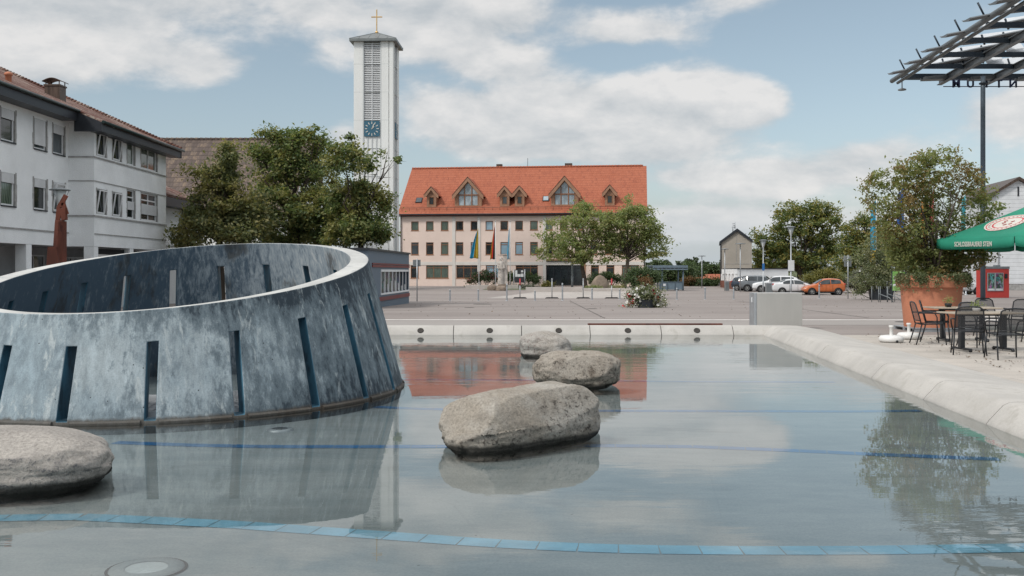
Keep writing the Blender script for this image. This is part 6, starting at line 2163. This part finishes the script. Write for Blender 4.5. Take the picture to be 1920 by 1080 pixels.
def make_car(label, kind, paint, x, y_ground, rz, s=1.0, group='parked cars'):
    st_ = CARS[kind]; Lc = st_[-1][0]
    d = gd(y_ground)
    r = empty('parked_car', (X(x, d), d, g(d)), rz, label, 'car', group)
    r.scale = (s, s, s)
    def at(xq):
        for a, b in zip(st_, st_[1:]):
            if xq <= b[0]:
                t = (xq - a[0]) / (b[0] - a[0]); return [lerp(p, q, t) for p, q in zip(a, b)]
        return list(st_[-1])
    mb = MB(); ring_ = []
    xs_ = sorted({q[0] for q in st_} | {lerp(a[0], b[0], .5) for a, b in zip(st_, st_[1:])})
    for xq in xs_:
        _, zb, ze, zt_, w, wt = at(xq)
        half = [(w * .82, zb), (w * .98, zb + .12), (w, lerp(zb, ze, .6)), (w * .97, ze), (lerp(w * .97, wt, .55), lerp(ze, zt_ - .05, .55)), (wt, zt_ - .05), (wt * .7, zt_), (0, zt_ + .012)]
        pts = half + [(-a, b) for a, b in half[-2::-1]]
        ring_.append([mb.bm.verts.new((xq - Lc / 2, a, b)) for a, b in pts])
    for A_, B_ in zip(ring_, ring_[1:]):
        for k in range(len(A_)):
            k2 = (k + 1) % len(A_); mb.bm.faces.new((A_[k], A_[k2], B_[k2], B_[k]))
    mb.bm.faces.new(ring_[0]); mb.bm.faces.new(ring_[-1])
    body = mb.build('body', MT['car_' + paint], r, smooth=50)
    sb = body.modifiers.new('smooth', 'SUBSURF'); sb.levels = 1; sb.render_levels = 1
    # glazing
    def side_strip(x0, x1, sgn, n=10):
        mb = MB(); pr_ = None
        for q in range(n + 1):
            xq = lerp(x0, x1, q / n); _, zb, ze, zt_, w, wt = at(xq)
            lo_t, hi_t = .06, .86
            p = [(xq - Lc / 2, sgn * (lerp(w * .97, wt, t) + .012), lerp(ze, zt_ - .05, t)) for t in (lo_t, hi_t)]
            cur = [mb.bm.verts.new(v) for v in p]
            if pr_: mb.bm.faces.new((pr_[0], cur[0], cur[1], pr_[1]))
            pr_ = cur
        return mb.build('side_window', MT['car_glass'], r)
    i_ws = 4
    x_ws, x_rf = st_[4][0], st_[5][0]
    x_re, x_tail = st_[7][0], st_[9][0]
    for sgn in (-1, 1):
        side_strip(x_ws + .30, lerp(x_rf, x_re, .42), sgn); side_strip(lerp(x_rf, x_re, .47), lerp(x_re, st_[8][0], .55), sgn)
    def top_strip(x0, x1, name):
        mb = MB(); pr_ = None
        for q in range(7):
            xq = lerp(x0, x1, q / 6); _, zb, ze, zt_, w, wt = at(xq)
            cur = [mb.bm.verts.new((xq - Lc / 2, s2 * wt * k, zt_ + dz)) for s2, k, dz in ((-1, .93, -.005), (-1, .6, .02), (1, .6, .02), (1, .93, -.005))]
            if pr_:
                for k in range(3): mb.bm.faces.new((pr_[k], pr_[k + 1], cur[k + 1], cur[k]))
            pr_ = cur
        return mb.build(name, MT['car_glass'], r)
    top_strip(x_ws + .04, x_rf - .10, 'windscreen')
    top_strip(lerp(x_re, st_[8][0], .5) if kind != 'sedan' else x_re + .08, st_[8][0] + (.12 if kind != 'sedan' else -.08), 'rear_window')
    wr = .31 if kind != 'suv' else .35
    for wxq in (.19 * Lc, .815 * Lc):
        for sgn in (-1, 1):
            w = at(wxq)[4]
            rm = Matrix.Translation((wxq - Lc / 2, sgn * (w - .085), wr)) @ Matrix.Rotation(PI / 2, 4, 'X')
            mb = MB(); mb.lathe([(wr + .055, -.105), (wr + .055, .092), (0, .092)], 28); mb.xf(rm if sgn < 0 else rm @ Matrix.Rotation(PI, 4, 'X')); mb.build('wheel_arch', MT['rubber'], r)
            mb = MB(); mb.lathe([(wr * .64, .0), (wr * .64, .10), (wr * .9, .125), (wr, .09), (wr, -.09), (wr * .64, -.09)], 28); mb.xf(rm if sgn < 0 else rm @ Matrix.Rotation(PI, 4, 'X')); wh_ = mb.build('wheel', MT['rubber'], r)
            mb = MB(); mb.lathe([(wr * .64, .10), (wr * .60, .10), (wr * .58, .05)], 28); mb.lathe([(wr * .16, .05), (wr * .16, .11), (0, .115)], 14)
            for k in range(6):
                a = k * PI / 3; mb.bar((wr * .1 * math.cos(a), wr * .1 * math.sin(a), .09), (wr * .62 * math.cos(a), wr * .62 * math.sin(a), .09), .055, .03)
            mb.xf(rm if sgn < 0 else rm @ Matrix.Rotation(PI, 4, 'X')); mb.build('rim', MT['alu'], wh_)
    for sgn in (-1, 1):
        _, zb, ze, zt_, w, wt = at(.16)
        mb = MB(); mb.lathe([(0, .05), (.06, .04), (.09, 0), (0, -.05)], 14, (0, 0, 0), 2.0, 1.0); mb.xf(Matrix.Translation((.20 - Lc / 2, sgn * w * .86, lerp(zb, ze, .86))) @ Matrix.Rotation(sgn * R(-70), 4, 'X')); mb.build('headlight', MT['head'], r)
        _, zb, ze, zt_, w, wt = at(Lc - .13)
        mb = MB(); mb.lathe([(0, .05), (.07, .04), (.10, 0), (0, -.05)], 14, (0, 0, 0), 1.6, 1.0); mb.xf(Matrix.Translation((Lc - .14 - Lc / 2, sgn * w * .88, ze - .04)) @ Matrix.Rotation(sgn * R(-75), 4, 'X')); mb.build('tail_light', MT['tail'], r)
        q = at(x_ws + .34)
        mb = MB(); mb.lathe([(0, .07), (.06, .06), (.10, 0), (.06, -.05), (0, -.06)], 10, (0, 0, 0), .7, 1.0); mb.xf(Matrix.Translation((x_ws + .40 - Lc / 2, sgn * (q[4] + .09), q[2] + .06))); mb.build('mirror', MT['car_' + paint], r)
    for xq, zq in ((-.02, .34), (Lc + .0, .42)):
        mb = MB(); mb.box(xq - Lc / 2 - .03 if xq < 1 else xq - Lc / 2 - .08, xq - Lc / 2 + .10 if xq < 1 else xq - Lc / 2 + .03, -.42, .42, zq - .07, zq + .06); mb.build('grille' if xq < 1 else 'bumper_insert', MT['black'], r, bevel=.02)
    q = at(Lc * .5)
    for sgn in (-1, 1):
        mb = MB()
        for c in (.36, .52, .68): mb.box(Lc * c - .006 - Lc / 2, Lc * c + .006 - Lc / 2, sgn * (q[4] + .004) - .004, sgn * (q[4] + .004) + .004, q[1] + .14, q[2] - .03)
        mb.box(-Lc * .24, Lc * .24, sgn * (q[4] + .006) - .01, sgn * (q[4] + .006) + .01, q[1] + .02, q[1] + .11)
        mb.build('door_trim', MT['black'], r)
    return r


make_car('orange hatchback parked with its nose to the left beside the white cars', 'hatch', 'orange', 1543, 553.0, R(-4))
make_car('white saloon parked with its tail to the left, half hidden by the orange hatchback', 'sedan', 'white', 1494, 552, R(176))
make_car('white estate car parked behind the white saloon with its nose to the left', 'suv', 'white', 1455, 548.5, R(-14))
make_car('grey estate car parked behind the white estate car', 'suv', 'grey', 1430, 546.5, R(160))
make_car('dark blue car parked leftmost of the row by the litter bin', 'hatch', 'navy', 1406, 545, R(150))
make_car('dark hatchback parked behind the left of the terracotta planter', 'hatch', 'navy', 1730, 553, R(20))
make_car('white off road car parked behind the right of the terracotta planter', 'suv', 'white', 1796, 552, R(184))
make_car('silver car parked beyond the green banner', 'sedan', 'silver', 1700, 547, R(172))
# ------------------------------------------------------------------ terrace furniture
def make_chair():
    r = empty('terrace_chair', (0, 0, 0), 0, 'anthracite metal terrace chair', 'chair', 'metal terrace chairs')
    t = .014
    mb = MB()
    mb.path([(-.25, -.24, .44), (.25, -.24, .44), (.25, .22, .43), (-.25, .22, .43), (-.25, -.24, .44)], t, 7); mb.build('seat_frame', MT['chair'], r)
    mb = MB()
    for k in range(6):
        a, b = -.235 + k * .0783, -.235 + (k + 1) * .0783
        za, zb = (.438 - .015 * math.sin(PI * q / 6) for q in (k, k + 1))
        mb.face([(-.24, a, za), (.24, a, za), (.24, b, zb), (-.24, b, zb)])
    mb.build('seat', MT['mesh'], r)
    mb = MB()
    mb.path([(-.25, .22, .43), (-.245, .27, .62), (-.225, .33, .84), (-.16, .345, .885), (0, .35, .895), (.16, .345, .885), (.225, .33, .84), (.245, .27, .62), (.25, .22, .43)], t, 7)
    mb.path([(-.245, .245, .50), (.245, .245, .50)], t * .8, 7)
    mb.build('back_frame', MT['chair'], r)
    mb = MB()
    lv = [(.505, .24, .245), (.62, .27, .24), (.74, .303, .232), (.84, .33, .22), (.885, .345, .15)]
    for (z0, y0, w0), (z1, y1, w1) in zip(lv, lv[1:]):
        for a, b in ((-1, 0), (0, 1)):
            mb.face([(a * w0, y0 + (.02 if a == 0 else 0), z0), (b * w0, y0 + (.02 if b == 0 else 0), z0), (b * w1, y1 + (.02 if b == 0 else 0), z1), (a * w1, y1 + (.02 if a == 0 else 0), z1)])
    mb.build('backrest', MT['mesh'], r, smooth=60)
    for s in (-1, 1):
        mb = MB(); mb.path([(s * .25, -.22, .44), (s * .265, -.25, .2), (s * .28, -.27, 0)], [t, t, t * .9], 7); mb.build('leg', MT['chair'], r)
        mb = MB(); mb.path([(s * .25, .21, .43), (s * .265, .27, .2), (s * .28, .33, 0)], [t, t, t * .9], 7); mb.build('leg', MT['chair'], r)
        mb = MB(); mb.path([(s * .25, .29, .665), (s * .285, .1, .665), (s * .29, -.12, .66), (s * .285, -.20, .63), (s * .275, -.235, .55), (s * .25, -.23, .44)], t, 7); mb.build('armrest', MT['chair'], r)
    return r


ch0 = make_chair()
for i, (x, y, a, lb) in enumerate([
        (8.82, 21.05, 82, 'dark metal chair in side view nearest the terracotta planter'), (9.30, 21.8, 66, 'dark metal chair at the left end of the far table, before the planter'),
        (8.48, 18.5, 160, 'dark metal chair, back to the viewer, at the left of the near table'), (8.72, 17.55, 176, 'nearest dark metal chair, cut close to the right edge of the photo'),
        (11.3, 23.4, 10, 'dark metal chair at the far side of the far table, left of two'), (11.55, 22.6, -40, 'dark metal chair turned sideways beyond the tables'),
        (11.35, 21.4, -95, 'dark metal chair at the right end of the far table by the frame edge'), (9.55, 20.35, 15, 'dark metal chair facing the viewer between the two tables'), (10.25, 18.6, -100, 'dark metal chair at the right end of the near table')]):
    c = ch0 if i == 0 else copy_tree(ch0)
    c.location = (x, y, .004); c.rotation_euler = (0, 0, R(a)); c['label'] = lb


def make_table():
    r = empty('terrace_table', (0, 0, 0), 0, 'table', 'table', 'beige topped terrace tables')
    mb = MB(); mb.box(-.72, .72, -.4, .4, .72, .748); mb.build('table_top', MT['tabletop'], r, bevel=.008)
    mb = MB(); mb.box(-.5, .5, -.03, .03, .675, .719); mb.build('rail', MT['chair'], r)
    for s in (-1, 1):
        mb = MB(); mb.box(s * .42 - .045, s * .42 + .045, -.06, .06, .05, .675); mb.build('leg', MT['chair'], r, bevel=.012)
        mb = MB(); mb.box(s * .42 - .03, s * .42 + .03, -.33, .33, .025, .065)
        for e in (-1, 1): mb.lathe([(0, 0), (.028, 0), (.035, .03), (.02, .06), (0, .06)], 10, (s * .42, e * .33, 0))
        mb.build('foot', MT['chair'], r, bevel=.006)
    return r


t0 = make_table(); t0.location = (9.12, 19.3, .004); t0.rotation_euler = (0, 0, R(4)); t0['label'] = 'nearer beige topped terrace table with a white flower pot on it'
t1 = copy_tree(t0); t1.location = (9.95, 22.0, .004); t1.rotation_euler = (0, 0, R(-5)); t1['label'] = 'farther beige topped terrace table close to the terracotta planter'
for (x, y, lb, white, sd_) in ((8.98, 19.25, 'small white bowl with green sprigs on the nearer terrace table', True, 3), (9.62, 21.95, 'small dark pot with a green plant on the farther terrace table', False, 4)):
    p = empty('table_plant', (x, y, .752), 0, lb, 'plant pot')
    mb = MB(); mb.lathe([(0, 0), (.055, 0), (.075, .05), (.078, .085), (.065, .085), (.06, .06), (0, .06)], 20); mb.build('bowl', MT['white_plastic' if white else 'black'], p)
    rng = np.random.default_rng(sd_)
    Pq = rng.normal(size=(90, 3)) * np.array([.055, .055, .045]) + np.array([0, 0, .14])
    V, m = leaf_mesh(Pq, .045, rng); mesh_quads('sprig', V, m, MT['leaf_plaza'], p)

for i, (x, y, lb) in enumerate(((1671, 642, 'round white parasol base, nearer of the two lying on the terrace'), (1704, 636, 'round white parasol base, farther of the two lying on the terrace'))):
    d = gd(y)
    if i == 0:
        b0 = empty('parasol_base', (0, 0, 0), 0, lb, 'parasol base', 'white parasol bases')
        mb = MB(); mb.lathe([(0, .0), (.20, 0), (.245, .02), (.26, .06), (.255, .10), (.22, .14), (.12, .155), (.06, .16), (0, .16)], 36); mb.build('water_tank', MT['white_plastic'], b0)
        mb = MB(); mb.lathe([(.036, .155), (.036, .32), (.05, .325), (.052, .36), (.035, .365), (0, .36)], 16); mb.build('tube', MT['white_plastic'], b0)
        mb = MB(); mb.lathe([(0, .02), (.025, .015), (.028, 0)], 10); mb.xf(Matrix.Translation((0.03, -.25, .035)) @ Matrix.Rotation(R(90), 4, 'X')); mb.build('plug', MT['black'], b0)
        o = b0
    else: o = copy_tree(b0)
    o.location = (X(x, d), d, .004); o['label'] = lb; o.rotation_euler = (0, 0, i * .8)

# green parasol: octagonal, peak beyond the right edge of the photo
pc = Vector((14.27, 25.45))
pa = empty('green_parasol', (pc.x, pc.y, 0), 0, 'large octagonal green brewery parasol with white lettering on its valance', 'parasol')
RP, ZE, ZP = 3.305, 2.36, 3.68
cor = [Vector((RP * math.cos(R(175.6) + k * PI / 4), RP * math.sin(R(175.6) + k * PI / 4), ZE)) for k in range(8)]
pk = Vector((0, 0, ZP))
mb = MB()
for k in range(8):
    A, B = cor[k], cor[(k + 1) % 8]
    n = 8
    g_ = []
    for j in range(n + 1):
        t = j / n; row = []
        for i in range(n + 1):
            s = i / n
            p = A.lerp(B, s).lerp(pk, t)
            p.z -= .085 * math.sin(PI * s) * (1 - t) * (1 if t > 0 else .35) + .05 * math.sin(PI * t)
            row.append(mb.bm.verts.new(p))
        g_.append(row)
    for j in range(n):
        for i in range(n):
            f = mb.bm.faces.new((g_[j][i], g_[j][i + 1], g_[j + 1][i + 1], g_[j + 1][i])); f.smooth = True
cn = mb.build('canopy', MT['green_cloth'], pa, weld=True)
so_ = cn.modifiers.new('thickness', 'SOLIDIFY'); so_.thickness = .006
for k in range(8):
    A, B = cor[k], cor[(k + 1) % 8]
    mb = MB(); n = 16; pr_ = None
    out_ = ((A + B) / 2); out_.z = 0; out_.normalize()
    for i in range(n + 1):
        s = i / n
        p = A.lerp(B, .004 + s * .992); p.z -= .085 * math.sin(PI * s) * .35 + .002
        edge = min(s, 1 - s)
        drop = .245 - (.03 if edge < .03 else 0) + .006 * math.sin(s * 9)
        q = p + out_ * (.015 + .012 * math.sin(s * 11 + k)) - Vector((0, 0, drop))
        cur = [mb.bm.verts.new(p + out_ * .004), mb.bm.verts.new(p.lerp(q, .5) + out_ * .004), mb.bm.verts.new(q)]
        if pr_:
            for v in range(2):
                f = mb.bm.faces.new((pr_[v], cur[v], cur[v + 1], pr_[v + 1])); f.smooth = True
        pr_ = cur
    vl = mb.build('valance', MT['green_cloth'], pa, recalc=False)
    so_ = vl.modifiers.new('thickness', 'SOLIDIFY'); so_.thickness = .004; so_.offset = 0
    if k == 0:
        tx = text_mesh('lettering', 'SCHLOSSBRAUEREI STEIN', .165, MT['cream_print'], .002, sx=.60, bold=.003, spacing=1.10)
        w = tx.dimensions.x
        u = (B - A).normalized(); c = A.lerp(B, .50) + out_ * .036 - Vector((0, 0, .155))
        nrm = out_
        rot = Matrix((u, Vector((0, 0, 1)), nrm)).transposed().to_4x4()
        tx.data.transform(Matrix.Translation(c) @ rot @ Matrix.Rotation(R(-1.0), 4, 'Z'))
        tx.parent = vl
# oval printed emblem on the panel that faces the square
A, B = cor[0], cor[1]
u = (B - A).normalized(); md = (A + B) / 2; v = (pk - md).normalized(); nn = u.cross(v).normalized()
if nn.z < 0: nn = -nn
ec = md.lerp(pk, .36) - u * .05
def panel_pt(du, dv):
    p = ec + u * du + v * dv
    t = (p - md).dot(v) / (pk - md).length
    half = (B - A).length / 2 * (1 - t)
    s = ((p - md).dot(u) + half) / (2 * half) if half > 1e-3 else .5
    p = p.copy(); p.z += -(.085 * math.sin(PI * max(0, min(1, s))) * (1 - t) + .05 * math.sin(PI * t)) + .016
    return p
def oxy(r, a):
    return .58 * r * math.cos(a), .50 * r * math.sin(a)
def oval(r0, r1, m, name, off):
    mb = MB(); n = 48; ra = []
    for r in (r0, r1):
        ra.append([mb.bm.verts.new(panel_pt(*oxy(r, 2 * PI * k / n)) + Vector((0, 0, off))) for k in range(n)] if r > 0 else None)
    if ra[0] is None:
        c = mb.bm.verts.new(panel_pt(0, 0) + Vector((0, 0, off)))
        for k in range(n): mb.bm.faces.new((c, ra[1][k], ra[1][(k + 1) % n]))
    else:
        for k in range(n): mb.bm.faces.new((ra[0][k], ra[1][k], ra[1][(k + 1) % n], ra[0][(k + 1) % n]))
    return mb.build(name, MT[m], cn)
oval(0, .62, 'cream_print', 'emblem_field', .0); oval(.62, .70, 'red_print', 'emblem_ring', .0); oval(.70, .92, 'cream_print', 'emblem_field', .0); oval(.92, .97, 'red_print', 'emblem_ring', .0); oval(.97, 1.04, 'cream_print', 'emblem_field', 0)
mb = MB()
for k in range(26):
    a = 2 * PI * k / 26; c = panel_pt(*oxy(.81, a)) + Vector((0, 0, .006))
    mb.bar(c - u * .018, c + u * .018, .05, .003)
for du, dv in ((-.12, .0), (.1, .08), (.02, -.12), (.16, -.08), (-.16, .12)):
    c = panel_pt(du, dv) + Vector((0, 0, .006)); mb.bar(c - u * .06, c + u * .05, .05, .003); mb.bar(c - v * .06, c + v * .04, .04, .003)
mb.build('emblem_lettering', MT['red_print'], cn)
mb = MB(); mb.tube((0, 0, 0.1), (0, 0, ZP - .03), .04); mb.build('pole', MT['alu'], pa)
for k in range(8):
    mb = MB(); a = pk + Vector((0, 0, -.10)); b = cor[k] + Vector((0, 0, -.04)); mb.bar(a.lerp(b, .03), b.lerp(a, .01), .025, .035); mb.bar(Vector((0, 0, 2.45)), a.lerp(b, .5), .02, .03); mb.build('rib', MT['alu'], pa)
mb = MB()
for k in range(4): mb.box(*((-.55, .55, -.55, -.01) if k == 0 else (-.55, .55, .01, .55) if k == 1 else (0, .01, 0, .01) if k == 2 else (0, .01, 0, .01)), .0 if k < 2 else .02, .10 if k < 2 else .05)
mb.build('base', MT['reveal_grey'], pa, bevel=.01)

# fallen leaves on the terrace: nobody could count them
rng = np.random.default_rng(91)
n = 520
ys = rng.uniform(11, 24, n); xs_ = np.array([pr(y) + 2.2 for y in ys]) + np.abs(rng.normal(size=n)) * 2.2 + .1
k2 = rng.random(n) < .45
ys[k2] = np.round(ys[k2] / .8) * .8 + rng.normal(size=k2.sum()) * .06
P = np.stack([xs_, ys, np.full(n, .022)], 1)
V, m = leaf_mesh(P, .055, rng, up=4.0, aspect=.7)
o = mesh_quads('fallen_leaves', V, m, MT['litter'])
tag(o, 'brown fallen leaves scattered over the terrace paving', 'fallen leaves', kind='stuff')
P = np.stack([rng.uniform(-6, 25, 260), rng.uniform(34, 75, 260), np.zeros(260)], 1); P[:, 2] = [g(y) + .03 for y in P[:, 1]]
V, m = leaf_mesh(P, .09, rng, up=4.0, aspect=.7)
o = mesh_quads('fallen_leaves', V, m, MT['litter'])
tag(o, 'brown fallen leaves blown over the grey plaza', 'fallen leaves', kind='stuff')

# ------------------------------------------------------------------ steel canopy with its hanging letters
CZ = 15.4
cpy = empty('steel_canopy', (33.0, 62.0, 0), 0, 'tall dark steel canopy with slanted blades on a slim mast, top right', 'canopy')
ox, oy = 33.0, 62.0
def rx(d, off=0.0): return 27.85 + (72.2 - d) * -.0894 + off - ox
def rl(d): return d - oy
for off, r_, z in ((0, .17, CZ + .12), (.42, .11, CZ - .02)):
    mb = MB(); mb.tube((rx(73.2, off), rl(73.2), z), (rx(42, off), rl(42), z), r_, n=14); mb.build('edge_tube', MT['canopy_grey'], cpy)
for k in range(1, 6):
    off = 3.4 * k
    mb = MB()
    for z0, z1, w in ((CZ - .24, CZ - .19, .34), (CZ - .19, CZ + .18, .05), (CZ + .18, CZ + .23, .34)):
        mb.hexa([(rx(73.0, off) - w / 2, rl(73.0), z0), (rx(73.0, off) + w / 2, rl(73.0), z0), (rx(42, off) + w / 2, rl(42), z0), (rx(42, off) - w / 2, rl(42), z0),
                 (rx(73.0, off) - w / 2, rl(73.0), z1), (rx(73.0, off) + w / 2, rl(73.0), z1), (rx(42, off) + w / 2, rl(42), z1), (rx(42, off) - w / 2, rl(42), z1)])
    mb.build('rafter', MT['canopy_grey'], cpy)
tips = [(1670, 137), (1700, 118), (1733, 95), (1770, 67), (1812, 37), (1862, 5)]
rows_ = [((CZ - EYE) * F / (HOR - y), x) for x, y in tips]
rows_ += [(48.2, None), (45.2, None)]
for dd, x in rows_:
    X0 = (X(x, dd) - ox) if x else rx(dd) - 1.15
    mb = MB()
    sl_ = .20
    L_ = 20 - X0 - (45 - ox) + 12
    L_ = 19.0
    # blade: an aerofoil strip rising to the right
    prof_ = [(-.55, -.06), (-.2, -.16), (.35, -.05), (.62, .10), (.3, .02), (-.45, .02)]
    A_ = [mb.bm.verts.new((X0, rl(dd) + a, CZ + b)) for a, b in prof_]
    B_ = [mb.bm.verts.new((X0 + 6.8, rl(dd) + a, CZ + b + 6.8 * sl_)) for a, b in prof_]
    for q in range(6): mb.bm.faces.new((A_[q], A_[(q + 1) % 6], B_[(q + 1) % 6], B_[q]))
    mb.bm.faces.new(A_[::-1]); mb.bm.faces.new(B_)
    mb.build('blade', MT['canopy_grey'], cpy)
    for sgm in range(4):
        mb = MB(); xa, xb = X0 + 2.4 + sgm * 4.6, X0 + 2.4 + sgm * 4.6 + 5.4
        za = CZ + .32
        mb.hexa([(xa, rl(dd) - .05, za), (xb, rl(dd) - .05, za + 5.4 * .115), (xb, rl(dd) + .75, za + .66 + 5.4 * .115), (xa, rl(dd) + .75, za + .62),
                 (xa, rl(dd) - .05, za + .06), (xb, rl(dd) - .05, za + .06 + 5.4 * .115), (xb, rl(dd) + .70, za + .74 + 5.4 * .115), (xa, rl(dd) + .70, za + .70)])
        pn = mb.build('roof_panel', MT['canopy_panel'], cpy)
        mb = MB()
        for w in (.25, .5, .75):
            xm = lerp(xa, xb, w); zm = za + (xm - xa) * .115
            mb.bar((xm, rl(dd) - .10, zm - .12), (xm - .1, rl(dd) + .1, zm + .55), .09, .09)
        mb.build('panel_rib', MT['canopy_dark'], pn)
    mb = MB(); mb.box(rx(dd + 1.6, .5), rx(dd + 1.6, 17.2), rl(dd + 1.6), rl(dd + 1.6) + .16, CZ - .04, CZ + .28); mb.build('purlin', MT['canopy_dark'], cpy)
    mb = MB(); mb.tube((X0 + 1.0, rl(dd), CZ + .2), (X0 + .62, rl(dd), CZ + .95), .055, n=8); mb.build('rod', MT['canopy_dark'], cpy)
mb = MB(); mb.box(rx(72.6, .5), rx(72.6, 17.2), rl(72.4), rl(72.4) + .25, CZ + .08, CZ + .44); mb.build('edge_beam', MT['canopy_dark'], cpy)
for a, b in ((2.7, 3.9), (6.1, 7.3), (9.5, 10.7)):
    mb = MB(); mb.hexa([(rx(71, a - 1.0), rl(71), CZ - .18), (rx(71, b), rl(71), CZ - .12), (rx(71, b), rl(71.8), CZ - .12), (rx(71, a - 1.0), rl(71.8), CZ - .18),
             (rx(71, a - 1.0), rl(71), CZ + .02), (rx(71, b), rl(71), CZ + .22), (rx(71, b), rl(71.8), CZ + .22), (rx(71, a - 1.0), rl(71.8), CZ + .02)])
    mb.build('stub_blade', MT['canopy_grey'], cpy)
d = 70.0
for xm in (X(1843, d), X(1843, d) + 10.2):
    mb = MB(); mb.path([(xm - ox, rl(d), g(d)), (xm - ox, rl(d), CZ - 1.2), (xm - ox, rl(d), CZ - .16)], [.17, .16, .15], 16); ms = mb.build('mast', MT['mast'], cpy)
    mb = MB(); mb.lathe([(.15, CZ - .75), (.26, CZ - .72), (.26, CZ - .62), (.15, CZ - .58)], 14, (xm - ox, rl(d), 0)); mb.lathe([(.30, g(d)), (.30, g(d) + .05), (.18, g(d) + .08)], 16, (xm - ox, rl(d), 0)); mb.build('collar', MT['canopy_dark'], ms)
mb = MB(); mb.tube((rx(72.4, .42), rl(72.2), CZ - .02), (rx(72.4, .42), rl(72.2), CZ - .62), .04, n=8); mb.lathe([(0, 0), (.28, .05), (.3, .12), (.1, .2), (0, .2)], 16, (rx(72.4, .42), rl(72.2), CZ - .80)); mb.build('floodlight', MT['sign_back'], cpy)

sg = empty('hanging_letter_sign', (X(1873, 72.0), 72.0, 0), 0, 'dark letters ZENTRUM seen mirrored from behind, hanging under the steel canopy', 'sign')
zc = Z(157.5, 72.0); 
for k, ch in enumerate('ZENTRUM'):
    t = text_mesh('letter', ch, .78, MT['letters'], .035, bold=.022)
    t.data.transform(Matrix.Rotation(PI, 4, 'Z') @ Matrix.Rotation(PI / 2, 4, 'X'))
    t.location = ((3 - k) * 1.03, 0, zc); t.parent = sg
mb = MB()
for z in (Z(150.0, 72), Z(162.0, 72)): mb.tube((-4.0, .05, z), (3.9, .05, z), .035, n=6)
for x in (-3.6, -1.0, 1.6, 3.6): mb.tube((x, .05, Z(150.0, 72)), (x, .05, CZ + .09), .025, n=6)
mb.build('rail', MT['letters'], sg)
